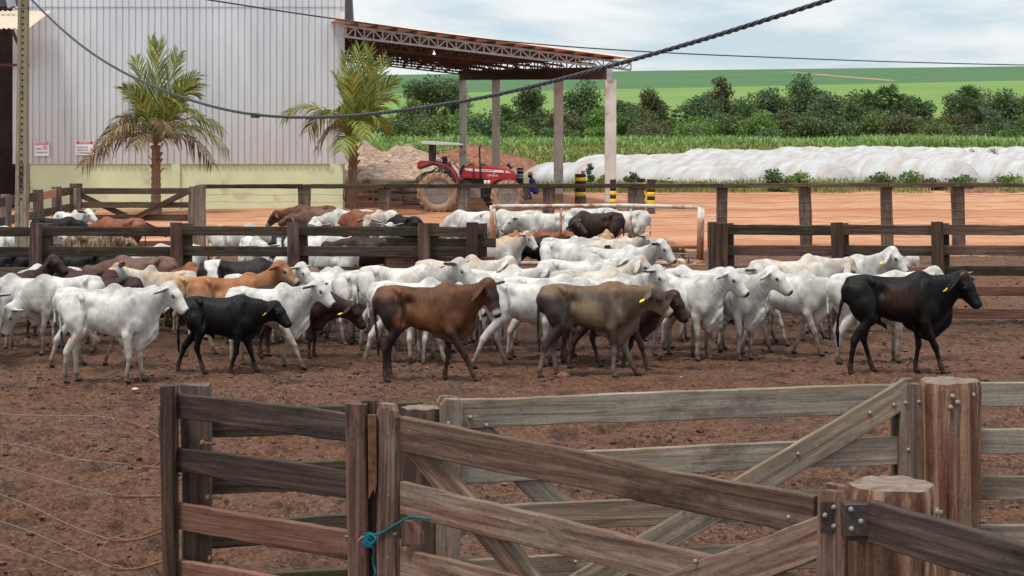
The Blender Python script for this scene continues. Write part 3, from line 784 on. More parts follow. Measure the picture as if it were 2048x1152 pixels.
# trampled corral soil
t = NT('trampled_corral_soil', 0.95, 0.12)
v = t.pos()
n_big = t.noise(t.pos((0.22, 0.35, 1)), 1.0, 4, 0.6, 0.3)
n_mid = t.noise(t.pos((1.6, 1.6, 1.6)), 1.0, 6, 0.65)
n_fine = t.noise(t.pos((14, 14, 14)), 1.0, 7, 0.7)
n_tiny = t.noise(t.pos((60, 60, 60)), 1.0, 4, 0.7)
n_grit = t.noise(t.pos((34, 34, 34)), 1.0, 5, 0.75)
gr = t.math('ADD', t.math('MULTIPLY', n_fine, 0.45), t.math('MULTIPLY', n_grit, 0.55))
c = t.ramp(gr, [(0.38, (0.024, 0.011, 0.008)), (0.47, (0.138, 0.068, 0.044)), (0.56, (0.245, 0.130, 0.085)), (0.64, (0.37, 0.225, 0.16))])
c = t.mix(t.ramp(n_big, [(0.38, 0), (0.66, 0.75)]), c, t.ramp(gr, [(0.36, (0.075, 0.029, 0.015)), (0.52, (0.205, 0.088, 0.048)), (0.66, (0.32, 0.16, 0.095))]))
c = t.mix(t.ramp(n_mid, [(0.50, 0), (0.64, 0.85)]), c, t.ramp(gr, [(0.36, (0.020, 0.012, 0.010)), (0.55, (0.085, 0.048, 0.036)), (0.66, (0.17, 0.105, 0.08))]))
pp = t.sep(t.pos())                                              # darker belt of soil where the herd stands
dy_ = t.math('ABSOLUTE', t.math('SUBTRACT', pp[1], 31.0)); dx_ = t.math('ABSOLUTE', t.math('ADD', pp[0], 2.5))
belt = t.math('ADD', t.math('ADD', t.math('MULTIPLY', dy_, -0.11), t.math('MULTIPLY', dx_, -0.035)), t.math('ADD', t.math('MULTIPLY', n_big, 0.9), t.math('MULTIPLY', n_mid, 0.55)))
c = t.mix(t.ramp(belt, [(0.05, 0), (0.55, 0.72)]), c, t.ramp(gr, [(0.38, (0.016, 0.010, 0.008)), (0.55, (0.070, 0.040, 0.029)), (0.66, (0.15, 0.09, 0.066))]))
c = t.mix(t.ramp(n_tiny, [(0.66, 0), (0.74, 0.7)]), c, (0.40, 0.29, 0.22))
t.base(t.hsv(c, 0.5, 0.95, 1.0)); t.bump(t.math('ADD', t.math('MULTIPLY', n_fine, 0.8), t.math('MULTIPLY', n_grit, 0.5)), 1.0, 0.10)
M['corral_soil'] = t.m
def soil_h(P):
    f = np.clip((P[:, 1] - 6) / 4, 0, 1)
    h = (fbm(P, 0.5, 1, 3) - 0.5) * 0.10 + (fbm(P, 2.6, 2, 3) - 0.5) * 0.085
    pits = np.clip(0.46 - vnoise(P, 4.2, 5), 0, 1)                  # hoof prints
    h -= pits * 0.14
    cl = np.clip(fbm(P, 9.0, 7, 3) - 0.52, 0, 1)                      # clods
    h += cl * 0.16 * (0.4 + 1.2 * vnoise(P, 0.8, 9))
    d = P[:, 1]
    return h * (1 - 0.35 * sst(d, 16, 30)) - 0.06 * sst(d, 47.0, 50.0)
rows = np.concatenate([np.geomspace(5.0, 10.0, 150), np.geomspace(10.04, 26, 420)[0:], np.geomspace(26.2, 50.5, 150)])
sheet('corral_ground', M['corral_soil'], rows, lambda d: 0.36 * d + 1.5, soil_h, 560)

# packed orange yard
t = NT('packed_orange_yard', 0.95, 0.1)
n1 = t.noise(t.pos((0.06, 0.16, 1)), 1.0, 5, 0.6, 0.6); n2 = t.noise(t.pos((0.7, 1.3, 1)), 1.0, 7, 0.7, 0.3); n3 = t.noise(t.pos((3, 3, 3)), 1.0, 6, 0.7)
c = t.ramp(n2, [(0.32, (0.28, 0.130, 0.070)), (0.5, (0.415, 0.215, 0.122)), (0.7, (0.52, 0.30, 0.185))])
c = t.mix(t.ramp(n1, [(0.45, 0), (0.62, 0.8)]), c, (0.34, 0.135, 0.070))
c = t.mix(t.ramp(n3, [(0.55, 0), (0.7, 0.55)]), c, (0.28, 0.14, 0.085))
t.base(c); t.bump(n3, 0.5, 0.06)
M['yard'] = t.m
def yard_h(P):
    d = P[:, 1]
    return -0.05 + (fbm(P, 0.35, 21, 3) - 0.5) * 0.10 + (fbm(P * np.array((0.35, 2.5, 1)), 1.0, 23, 2) - 0.5) * 0.07 * sst(d, 50, 56) + 0.06 * sst(d, 49, 54)
sheet('yard_ground', M['yard'], np.concatenate([np.linspace(48.5, 62, 60), np.linspace(62.4, 104, 70)]), lambda d: 0.33 * d + 6, yard_h, 160)

# grassy strip, fields and the far hill as one sheet
t = NT('grassy_field', 0.95, 0.1)
nA = t.noise(t.pos((0.10, 0.25, 1)), 1.0, 5, 0.6); nB = t.noise(t.pos((1.2, 1.2, 1.2)), 1.0, 5, 0.7)
c = t.ramp(nB, [(0.3, (0.085, 0.115, 0.026)), (0.55, (0.165, 0.195, 0.055)), (0.75, (0.26, 0.245, 0.10))])
c = t.mix(t.ramp(nA, [(0.50, 0), (0.62, 0.85)]), c, (0.33, 0.175, 0.105))
t.base(c); t.bump(nB, 0.6, 0.1)
M['field'] = t.m
def field_h(P):
    d = P[:, 1]
    return -0.02 + 0.25 * sst(d, 99, 106) * 0.2 + (fbm(P, 0.2, 31, 3) - 0.5) * 0.25 * sst(d, 100, 104)
sheet('field_ground', M['field'], np.concatenate([np.linspace(97, 130, 50), np.linspace(132, 470, 60)]), lambda d: 0.35 * d + 15, field_h, 180)

# far crop hill: pale lower crop, dark upper crop, a red track climbing across
t = NT('crop_hill', 0.95, 0.1)
p3 = t.sep(t.pos())
rowsn = t.noise(t.pos((0.006, 0.07, 0.07)), 1.0, 6, 0.7, 0.2); finen = t.noise(t.pos((0.15, 0.4, 0.4)), 1.0, 5, 0.7)
low = t.ramp(rowsn, [(0.35, (0.120, 0.200, 0.050)), (0.55, (0.160, 0.245, 0.066)), (0.7, (0.215, 0.285, 0.085))])
upc = t.ramp(rowsn, [(0.35, (0.055, 0.115, 0.052)), (0.65, (0.082, 0.155, 0.070))])
yb = t.math('ADD', p3[1], t.math('MULTIPLY', p3[0], -0.366))
f = t.math('MULTIPLY_ADD', yb, 1.0 / 12.0, -1052.0 / 12.0)
fc = t.node('ShaderNodeClamp'); t.put(fc.inputs[0], f)
c = t.mix(fc.outputs[0], low, upc)
c = t.mix(t.ramp(finen, [(0.3, 0.25), (0.7, 0)]), c, (0.05, 0.11, 0.04))
# track: from (x 560 at the lower edge) up and left
tr = t.math('ABSOLUTE', t.math('ADD', t.math('SUBTRACT', p3[1], 1230.0), t.math('MULTIPLY', t.math('SUBTRACT', p3[0], 245.0), 6.75)))
tm = t.math('LESS_THAN', tr, 26.0)
win = t.math('MULTIPLY', t.math('GREATER_THAN', p3[1], 1205.0), t.math('LESS_THAN', p3[1], 1440.0))
gap = t.ramp(t.noise(t.pos((0.03, 0.03, 0.03)), 1.0, 3), [(0.35, 0.35), (0.55, 1)])
c = t.mix(t.math('MULTIPLY', t.math('MULTIPLY', tm, win), gap), c, (0.34, 0.20, 0.13))
t.base(c); t.bump(finen, 0.3, 0.5)
M['hill'] = t.m
def hill_h(P):
    d, x = P[:, 1], P[:, 0]
    g = np.clip((d - 430) / 1070, 0, 1) ** 0.7
    u = np.clip((x / d * FPX + 224) / 1248, -0.7, 1.6)
    ang = (0.0276 + 0.0046 * u + 0.00015 * np.sin(x / 90.0)) * g
    return np.where(d > 430, CAMZ * g, 0) + ang * d - 0.4 - 30 * sst(d, 1520, 2300)
sheet('far_crop_hill', M['hill'], np.concatenate([np.linspace(380, 1500, 60), np.linspace(1520, 2400, 30)]), lambda d: 0.35 * d + 40, hill_h, 120)
def hill_z(x, d): return float(hill_h(np.array([[x, d, 0.0]]))[0])

# ------------------------------------------------------------------ loose dung and clods (nobody could count them)
def clods():
    rng = np.random.RandomState(4)
    bm = bmesh.new(); bmesh.ops.create_icosphere(bm, subdivisions=1, radius=1)
    V0 = np.array([v.co for v in bm.verts]); F0 = np.array([[v.index for v in f.verts] for f in bm.faces]); bm.free()
    n = 26000; d = 6 + 38 * rng.rand(n) ** 1.25; x = (rng.rand(n) * 2 - 1) * (0.32 * d + 1)
    clump = vnoise(np.stack([x, d, 0 * d], 1), 0.55, 41) + 0.5 * vnoise(np.stack([x, d, 0 * d], 1), 1.7, 42)
    keep = clump + 0.35 * rng.rand(n) > 0.86; d, x = d[keep], x[keep]; n = len(d)
    P = np.stack([x, d, np.zeros(n)], 1); P[:, 2] = soil_h(P)
    sz = 0.007 + 0.026 * rng.rand(n) ** 3.0
    Vs = V0[None] * (0.65 + 0.7 * rng.rand(n, len(V0), 1)) * sz[:, None, None] * (np.array((1.3, 1.3, 0.75)) * (0.7 + 0.6 * rng.rand(n, 3)))[:, None]
    a = rng.rand(n) * 6.28; ca, sa = np.cos(a), np.sin(a)
    Vs[..., 0], Vs[..., 1] = Vs[..., 0] * ca[:, None] - Vs[..., 1] * sa[:, None], Vs[..., 0] * sa[:, None] + Vs[..., 1] * ca[:, None]
    Vs += P[:, None] + np.array((0, 0, 1)) * sz[:, None, None] * 0.2
    Q = (F0[None] + (np.arange(n) * len(V0))[:, None, None]).reshape(-1, 3)
    t = NT('dry_dung', 0.95, 0.1); q = t.noise(t.pos((9, 9, 9)), 1.0, 4); t.base(t.ramp(q, [(0.3, (0.028, 0.018, 0.015)), (0.5, (0.085, 0.050, 0.039)), (0.7, (0.20, 0.125, 0.092))]))
    o = link('dung_clods', np_mesh('dung_clods', Vs.reshape(-1, 3), Q, False), t.m)
    tag(o, 'dark crumbled dung and clods strewn over the trampled corral soil', 'clods', kind='stuff')
clods()
def rock(name, x, y, w, h, mat, label, cat, seed=1, z0=-0.02):
    d = gD(y); s = FPX / d; rng = random.Random(seed)
    bm = bmesh.new(); bmesh.ops.create_icosphere(bm, subdivisions=3, radius=1)
    V = np.array([v.co for v in bm.verts]); dsp = 0.75 + 0.5 * fbm(V, 1.3, seed, 3)
    for v_, k in zip(bm.verts, dsp): v_.co = Vector(v_.co) * k; v_.co = Vector((v_.co.x * w / s / 2, v_.co.y * w / s / 2.3, v_.co.z * h / s / 2))
    me = bpy.data.meshes.new(name); bm.to_mesh(me); bm.free()
    o = link(name, me, mat); o.location = (pX(x, d), d, h / s * 0.38 + z0); tag(o, label, cat); return o
M['stone_red'] = plain('reddish_stone', (0.20, 0.10, 0.07), 0.9, 0.2, 0.45, 14)
M['stone_pale'] = plain('pale_stone', (0.50, 0.36, 0.26), 0.9, 0.2, 0.25, 14)
M['dung_dark'] = plain('dark_dung', (0.045, 0.035, 0.034), 0.8, 0.3, 0.5, 20)
rock('stone', 1126, 756, 26, 19, M['stone_red'], 'fist sized reddish stone lying by the hind hooves of the grey brown calf', 'stone', 3)
rock('stone', 1363, 758, 15, 9, M['stone_pale'], 'small pale stone on bare soil in front of the white calves', 'stone', 5)
rock('stone', 270, 778, 14, 7, M['stone_pale'], 'small pale pebble on soil in front of the white bull calf', 'stone', 9)
rock('dung_pat', 186, 1020, 22, 12, M['dung_dark'], 'shiny dark dung pat between the loose fence wires at lower left', 'dung', 6)
rock('dung_pat', 1362, 1070, 30, 18, M['dung_dark'], 'dark dung lump seen through the wooden gates', 'dung', 7)
rock('dung_pat', 66, 776, 20, 9, M['dung_dark'], 'dark dung lump on soil below the front white bull calf', 'dung', 8)

# ------------------------------------------------------------------ shed
t = NT('corrugated_pale_sheet', 0.42, 0.4)
v = t.pos((0.9, 0.9, 0.25)); n1 = t.noise(v, 1.0, 5, 0.6); n2 = t.noise(t.pos((6, 6, 0.35)), 1.0, 4, 0.6)
zz = t.sep(t.pos())[2]
c = t.ramp(n1, [(0.3, (0.505, 0.53, 0.565)), (0.7, (0.605, 0.63, 0.665))])
c = t.mix(t.ramp(n2, [(0.55, 0), (0.75, 0.35)]), c, (0.46, 0.42, 0.41))
low = t.node('ShaderNodeMapRange'); t.put(low.inputs[0], zz); low.inputs[1].default_value = 1.8; low.inputs[2].default_value = 4.6; low.inputs[3].default_value = 0.7; low.inputs[4].default_value = 0.0
c = t.mix(t.math('MULTIPLY', low.outputs[0], t.ramp(n2, [(0.35, 0.3), (0.65, 1)])), c, (0.50, 0.44, 0.43))
t.base(c); t.b.inputs['Metallic'].default_value = 0.15
M['sheet'] = t.m
M['lime_wall'] = plain('pale_lime_plaster', (0.62, 0.655, 0.43), 0.9, 0.15, 0.07, 1.2, dirt=(0.42, 0.36, 0.22), dirt_amt=0.15)
M['tan_sheet'] = plain('tan_roof_sheet', (0.62, 0.475, 0.365), 0.6, 0.3, 0.08, 1.0)
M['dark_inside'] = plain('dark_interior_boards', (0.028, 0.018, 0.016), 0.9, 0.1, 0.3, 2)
M['gutter'] = plain('dark_gutter_sheet', (0.05, 0.05, 0.055), 0.6, 0.3, 0.2, 3)
M['galv'] = plain('galvanised_section', (0.32, 0.31, 0.315), 0.6, 0.4, 0.15, 4, 0.3)
M['brown_steel'] = plain('brown_painted_steel', (0.10, 0.058, 0.045), 0.7, 0.3, 0.25, 3)
M['clay_sheet'] = plain('reddish_roof_sheet', (0.74, 0.47, 0.36), 0.75, 0.2, 0.2, 2.0)
M['concrete'] = plain('pale_precast_concrete', (0.52, 0.475, 0.44), 0.9, 0.15, 0.13, 2.5, dirt=(0.34, 0.26, 0.22), dirt_amt=0.3)
def corrugated(x0, x1, z0, z1, y, pitch=0.26, depth=0.045, flip=1):
    "trapezoidal wall sheet in the xz plane facing the camera"
    xs, ys = [], []; x = x0
    prof = [(0.0, 0), (0.70, 0), (0.80, 1), (0.93, 1), (1.0, 0)]
    while x < x1:
        for u, h in prof[:-1]:
            if x + u * pitch <= x1: xs.append(x + u * pitch); ys.append(y + h * depth * flip)
        x += pitch
    xs.append(x1); ys.append(y)
    n = len(xs); V = [(a, b, z0) for a, b in zip(xs, ys)] + [(a, b, z1) for a, b in zip(xs, ys)]
    Q = [(i, i + 1, n + i + 1, n + i) for i in range(n - 1)]
    return V, Q
SD = 75.0
shed = empty('storage_shed', (pX(370, SD), SD, 0)); tag(shed, 'large storage shed with pale grey corrugated wall on a lime green base', 'shed')
def shed_part(name, b, mat, **k):
    o = b.build(name, mat, shed, **k); o.location = -shed.location; return o
xl, xr, zb, zt = pX(56, SD), pX(690, SD), pZ(328, SD), 12.0
b = MB(); Vc, Qc = corrugated(xl, xr, zb, pZ(9, SD), SD - 0.06); b.add(Vc, Qc)
Vc, Qc = corrugated(xl, xr, pZ(9, SD) - 0.10, zt, SD - 0.09); b.add(Vc, Qc)
shed_part('wall_cladding', b, M['sheet'])
b = MB(); b.box(((xl + xr) / 2, SD + 0.12, zb / 2 + 0.05), (xr - xl - 0.12, 0.2, zb + 0.1)); shed_part('base_wall', b, M['lime_wall'])
for xp, w in ((352, 17), (673, 26)):
    b = MB(); b.box((pX(xp, SD), SD + 0.0, zb / 2), (w * SD / FPX, 0.16, zb - 0.01)); shed_part('wall_pier', b, M['lime_wall'])
b = MB(); b.bar((xr - 0.10, SD + 0.1, 5.9), (xr - 4.6, SD + 40, 5.9), 0.16, 11.9); b.box(((xl + xr) / 2 - 4.5, SD + 40.2, 5.9), (xr - xl, 0.2, 11.8)); b.bar((xl + 0.1, SD + 0.2, 5.9), (xl - 4.4, SD + 40, 5.9), 0.16, 11.9); shed_part('side_wall', b, M['sheet'])
b = MB(); b.add([(xl - .4, SD - .4, 12.3), (xr + .3, SD - .4, 12.3), (xr - 4.3, SD + 40.6, 12.3), (xl - 5, SD + 40.6, 12.3), (xl - .4, SD - .4, 12.42), (xr + .3, SD - .4, 12.42), (xr - 4.3, SD + 40.6, 12.42), (xl - 5, SD + 40.6, 12.42)], [(3,2,1,0),(4,5,6,7),(0,1,5,4),(1,2,6,5),(2,3,7,6),(3,0,4,7)]); shed_part('roof', b, M['clay_sheet'])
# dark gutter / eave return at the right corner
b = MB(); b.prism([(pX(690.5, SD), pZ(-60, SD)), (pX(690.5, SD), pZ(41, SD)), (pX(706, SD), pZ(42, SD)), (pX(700, SD), pZ(-60, SD))], SD - 0.15, SD + 0.5); shed_part('eave_gutter', b, M['gutter'])
b = MB(); b.box((pX(685, SD), SD - 0.13, (zb + pZ(24, SD)) / 2), (0.20, 0.05, pZ(24, SD) - zb)); shed_part('corner_flashing', b, M['sheet'])
# lean-to on the left: dark opening under a tan roof, timber strut
ln = empty('lean_to_shelter', (pX(-40, 73), 73, 0)); tag(ln, 'dark open lean-to with a tan corrugated roof at the left end of the shed', 'lean-to')
def ln_part(name, b, mat):
    o = b.build(name, mat, ln); o.location = -ln.location; return o
b = MB(); z0, z1 = pZ(58, 71.5), pZ(22, 74.2); x0, x1 = pX(-300, 72), pX(62, 72)
n = int((x1 - x0) / 0.20); vs = []; fs = []
for i in range(n * 4 + 1):
    x = x0 + (x1 - x0) * i / (n * 4); h = (0.0, 0.045, 0.05, 0.012)[i % 4]
    vs += [(x, 71.5, z0 + h), (x + 0.12, 74.6, z1 + h), (x, 71.5, z0 + h - 0.012), (x + 0.12, 74.6, z1 + h - 0.012)]
for i in range(n * 4):
    a = i * 4; fs += [(a, a + 4, a + 5, a + 1), (a + 2, a + 3, a + 7, a + 6), (a, a + 2, a + 6, a + 4)]
b.add(vs, fs); ln_part('roof', b, M['tan_sheet'])
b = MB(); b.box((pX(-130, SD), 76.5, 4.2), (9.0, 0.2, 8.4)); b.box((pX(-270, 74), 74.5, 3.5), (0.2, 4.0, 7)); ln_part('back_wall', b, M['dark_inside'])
b = MB(); b.box((pX(-130, 73.5), 73.7, pZ(18, 73.5) + 0.3), (pX(35, 73.5) - pX(-290, 73.5), 0.15, 0.35)); ln_part('eave_beam', b, M['gutter'])
b = MB(); b.bar((pX(24, 73), 73.0, pZ(60, 73)), (pX(36, 73), 74.6, pZ(130, 73)), 0.09, 0.12); b.bar((pX(-20, 74.5), 74.6, pZ(129, 74)), (pX(40, 74.5), 74.6, pZ(129, 74)), 0.1, 0.1); ln_part('timber_strut', b, M['brown_steel'])
b = MB(); b.box((pX(45, SD), 74.9, pZ(328, SD) / 2), (0.42, 0.2, pZ(328, SD))); ln_part('end_pier', b, M['lime_wall'])
b = MB(); Vc, Qc = corrugated(pX(26, SD), pX(56, SD), pZ(328, SD), 8.3, SD - 0.05); b.add(Vc, Qc); ln_part('end_cladding', b, M['sheet'])

# notices on the wall
M['sign_white'] = plain('white_sign_plate', (0.78, 0.78, 0.80), 0.5, 0.3, 0.03)
M['sign_red'] = plain('red_sign_paint', (0.55, 0.02, 0.03), 0.5, 0.3, 0.05)
M['sign_black'] = plain('black_sign_paint', (0.02, 0.02, 0.03), 0.5, 0.3, 0.05)
M['sign_blue'] = plain('dark_lettering', (0.03, 0.03, 0.09), 0.5, 0.3, 0.05)
def text(name, s, size, mat, parent, loc, rot, align='CENTER', ext=0.001, sx=1.0):
    cu = bpy.data.curves.new(name, 'FONT'); cu.body = s; cu.size = size; cu.align_x = align; cu.align_y = 'CENTER'; cu.extrude = ext; cu.offset = size * 0.012
    dg = bpy.data.objects.new('tmp', cu); COL.objects.link(dg); bpy.context.view_layer.update()
    me = bpy.data.meshes.new_from_object(dg.evaluated_get(bpy.context.evaluated_depsgraph_get())); bpy.data.objects.remove(dg)
    me.materials.clear()
    o = link(name, me, mat, parent, loc, rot); o.scale = (sx, 1, 1); return o
def notice(x0, y0, x1, y1, label, head, lines, circle):
    d = SD - 0.14; a, b_ = px(x0, y0, d), px(x1, y1, d); w, h = b_.x - a.x, a.z - b_.z
    o = MB().box((0, 0, 0), (w, 0.02, h)).build('warning_sign', M['sign_white']); o.location = ((a.x + b_.x) / 2, d, (a.z + b_.z) / 2); tag(o, label, 'sign', 'notices on the shed wall')
    MB().box((0, -0.014, h * 0.36), (w * 0.88, 0.008, h * 0.20)).build('header', M['sign_red'], o)
    text('lettering', head, h * 0.20, M['sign_white'], o, (0, -0.020, h * 0.36), (R(90), 0, 0), sx=0.85)
    for k, (s, dx, al, sz) in enumerate(lines):
        text('lettering', s, h * sz, M['sign_blue'], o, (dx * w, -0.013, h * (0.02 - 0.19 * k) if not circle else h * (-0.02 - 0.24 * k)), (R(90), 0, 0), al, sx=0.72)
    if circle:
        q = MB(); q.lathe([(h * .15, 0), (h * .15, .006), (h * .12, .006), (h * .12, 0)], 24, close=True, smooth=False); q.box((0, 0, .003), (h * .26, h * .03, .006), rz=-0.785)
        q.build('ban_symbol', M['sign_red'], o, (w * 0.22, -0.012, h * 0.06), (R(90), 0, 0))
        q = MB(); q.box((0, 0, 0), (h * .18, 0.003, h * .035)); q.build('cigarette', M['sign_black'], o, (w * 0.22, -0.0125, h * 0.06))
notice(69.5, 283, 98.5, 312, 'white notice with ban symbol reading PROIBIDO FUMAR beside the concrete pole', 'PROIBIDO', [('FUMAR', -0.42, 'LEFT', 0.17), ('NO BARRACÃO', -0.42, 'LEFT', 0.155)], True)
notice(151, 281, 188, 310, 'white notice partly hidden behind the brown palm fronds', 'PROIBIDO', [('ENTRADA DE', -0.42, 'LEFT', 0.17), ('PESSOAS NÃO', -0.42, 'LEFT', 0.17), ('AUTORIZADAS', -0.42, 'LEFT', 0.17)], False)

# ------------------------------------------------------------------ open canopy on concrete columns
cols = [(926, 110.0, 14.5, 0), (992, 97.0, 16, 0), (1117, 81.0, 18.5, 0), (1221, 72.3, 22, 0)]
cano = empty('open_sided_canopy', (pX(1000, 80), 85, 0)); tag(cano, 'long open canopy with reddish roof and steel trusses on four concrete columns', 'canopy')
def cpart(name, b, mat):
    o = b.build(name, mat, cano); o.location = -cano.location; return o
for x, d, w, _ in cols:
    ww = w * d / FPX; zt_ = pZ(160, d)
    b = MB(); b.box((pX(x, d), d, zt_ / 2 - 0.05), (ww, ww, zt_ + 0.1))
    o = cpart('column', b, M['concrete'])
    b = MB(); b.box((pX(x, d), d, 0.18), (ww + 0.012, ww + 0.012, 0.42)); q = b.build('muddy_foot', plain('red_mud_splash', (0.42, 0.20, 0.12), 0.95, 0.1, 0.2, 5) if 'mudfoot' not in M else M['mudfoot'], o); M['mudfoot'] = q.data.materials[0]
FL, FR = px(676, 40, 72), px(1268, 117.5, 72); BR_ = px(931, 131, 110); BL = FL + (BR_ - FR)
def roofp(u, w, dz=0.0):                 # u along the slope (left to right), w front to back
    p = (FL * (1 - u) + FR * u) * (1 - w) + (BL * (1 - u) + BR_ * u) * w
    return Vector((p.x, p.y, p.z + dz))
b = MB(); n = 110; vs = []; fs = []
for i in range(n + 1):
    w = i / n; h = 0.05 * (i % 2)
    for u in (0, 1): vs += [roofp(u, w, h + 0.02), roofp(u, w, h)]
for i in range(n):
    a = i * 4; fs += [(a, a + 2, a + 6, a + 4), (a + 1, a + 5, a + 7, a + 3)]
fs += [(0, 1, 3, 2), (n*4, n*4+2, n*4+3, n*4+1)]
b.add(vs, fs); cpart('roof', b, M['clay_sheet'])
b = MB()
for k in range(1, 15):                   # purlins run front to back under the sheets
    u = k / 15; b.bar(roofp(u, 0.004, -0.07), roofp(u, 0.996, -0.07), 0.07, 0.12)
o = cpart('purlins', b, M['brown_steel'])
def truss(w, mat, seg=16, depth=0.42, th=0.075, name='truss'):
    b = MB(); A = lambda u: roofp(u, w, -0.18); B = lambda u: roofp(u, w, -0.18 - depth * (1 - 0.38 * u))
    b.bar(A(0), A(1), th, th * 1.1); b.bar(B(0), B(1), th, th * 1.1)
    for k in range(seg * 2 + 1):
        u = k / (seg * 2); b.bar(A(u), B(u), th * 0.8, th * 0.7)
        if k < seg * 2:
            v_ = (k + 1) / (seg * 2)
            if k % 2: b.bar(B(u), A(v_), th * 0.7, th * 0.7)
            else: b.bar(A(u), B(v_), th * 0.7, th * 0.7)
    return cpart(name, b, mat)
truss(0.012, M['galv'])
for w in (0.16, 0.33, 0.5, 0.66, 0.83, 0.99): truss(w, M['brown_steel'], 14, 0.6, 0.08)
# deep fascia beam carried by the columns
b = MB(); p0, p1 = px(922, 160, 110.5), px(1219, 159, 72.3)
dirn = (p1 - p0); L = Vector((dirn.x, dirn.y, 0)).length; n = int(L / 0.28)
vs = []; fs = []; nrm = Vector((dirn.y, -dirn.x, 0)).normalized()
for i in range(n * 4 + 1):
    s = i / (n * 4); base = p0 + dirn * s; off = nrm * (0.09 + (0, 0.05, 0.05, 0)[i % 4]); hgt = 0.56 * (1 - s) + 0.50 * s
    vs += [base + off, base + off + Vector((0, 0, hgt)), base - nrm * 0.12, base - nrm * 0.12 + Vector((0, 0, hgt))]
for i in range(n * 4):
    a = i * 4; fs += [(a, a + 4, a + 5, a + 1), (a + 2, a + 3, a + 7, a + 6), (a + 1, a + 5, a + 7, a + 3), (a, a + 2, a + 6, a + 4)]
b.add(vs, fs); cpart('fascia_beam', b, M['brown_steel'])
b = MB(); p = px(1219, 146, 72.2); b.box(p, (0.22, 0.3, 0.62)); cpart('bracket', b, M['galv'])
m_ = NT('lit_bulb', 0.4); m_.b.inputs['Emission Color'].default_value = (1, 0.97, 0.9, 1); m_.b.inputs['Emission Strength'].default_value = 4.0
b = MB(); pb = px(868, 109, 82); b.lathe([(0.01, -0.08), (0.05, -0.06), (0.06, 0), (0.035, 0.06), (0.02, 0.10), (0.02, 0.2)], 12, pb); cpart('hanging_lamp', b, m_.m)
b = MB(); b.tube([pb + Vector((0, 0, 0.2)), pb + Vector((0, 0, 0.9))], 0.012, 6); cpart('lamp_cord', b, M['gutter'])
# ------------------------------------------------------------------ vegetation
def leafmat(name, dark, mid, lightc, trans=0.25):
    t = NT(name, 0.65, 0.25)
    a = t.attr('col'); s = t.node('ShaderNodeSeparateColor'); t.put(s.inputs[0], a)
    col = t.ramp(s.outputs[0], [(0.05, dark), (0.5, mid), (0.95, lightc)])
    t.base(col)
    tr = t.node('ShaderNodeBsdfTranslucent'); t.put(tr.inputs[0], col)
    mx_ = t.node('ShaderNodeMixShader'); mx_.inputs[0].default_value = trans
    t.l.new(t.b.outputs[0], mx_.inputs[1]); t.l.new(tr.outputs[0], mx_.inputs[2])
    t.l.new(mx_.outputs[0], t.n['Material Output'].inputs[0])
    return t.m
M['leaf_dark'] = leafmat('dark_tree_leaves', (0.034, 0.060, 0.026), (0.084, 0.132, 0.054), (0.160, 0.215, 0.092))  # tree tones paled and greyed in the colour to stand for distance haze
M['leaf_mid'] = leafmat('mid_green_leaves', (0.030, 0.055, 0.018), (0.085, 0.140, 0.042), (0.165, 0.225, 0.075))
M['leaf_bright'] = leafmat('bright_green_leaves', (0.045, 0.090, 0.018), (0.120, 0.210, 0.045), (0.24, 0.33, 0.09))
M['leaf_olive'] = leafmat('olive_leaves', (0.042, 0.050, 0.020), (0.105, 0.115, 0.048), (0.19, 0.185, 0.085))
M['leaf_grey'] = leafmat('grey_green_leaves', (0.050, 0.066, 0.038), (0.115, 0.145, 0.085), (0.20, 0.235, 0.14))
M['grass'] = leafmat('yellow_green_grass', (0.08, 0.11, 0.025), (0.19, 0.225, 0.055), (0.34, 0.34, 0.125), 0.3)
M['corn'] = leafmat('corn_blades', (0.065, 0.13, 0.028), (0.175, 0.285, 0.070), (0.36, 0.46, 0.18), 0.35)
M['trunk'] = plain('grey_brown_bark', (0.16, 0.125, 0.10), 0.9, 0.1, 0.3, 6)
def leaves(P, size, rng, flat=0.0, shade=None, aspect=1.6):
    "one diamond leaf clump per point"
    n = len(P); a = rng.normal(size=(n, 3)); a[:, 2] *= (1 - flat); a /= np.linalg.norm(a, axis=1, keepdims=True) + 1e-9
    r = rng.normal(size=(n, 3)); b = np.cross(a, r); b /= np.linalg.norm(b, axis=1, keepdims=True) + 1e-9
    s = size * (0.6 + 0.8 * rng.rand(n, 1)); c = np.cross(a, b)
    V = np.stack([P - a * s * aspect / 2, P + b * s * 0.45 + c * s * 0.12, P + a * s * aspect / 2, P - b * s * 0.45 + c * s * 0.12], 1).reshape(-1, 3)
    Q = np.arange(4 * n).reshape(n, 4)
    sh = shade if shade is not None else rng.rand(n)
    return V, Q, np.repeat(sh, 4)
def crown_points(blobs, n, rng):
    "points through the outer half of several lumps"
    w = np.array([b[3] * b[4] for b in blobs]); k = rng.choice(len(blobs), n, p=w / w.sum())
    B = np.array([b[:6] for b in blobs])[k]
    u = rng.normal(size=(n, 3)); u /= np.linalg.norm(u, axis=1, keepdims=True)
    r = rng.rand(n) ** 0.45 * (0.86 + 0.28 * rng.rand(n))
    P = B[:, :3] + u * r[:, None] * B[:, 3:6]
    return P, k, u[:, 2] * r
def colored(name, V, Q, c, mat, parent=None):
    me = np_mesh(name, V, Q, False); set_col(me, np.stack([c, c, c], 1)); return link(name, me, mat, parent)
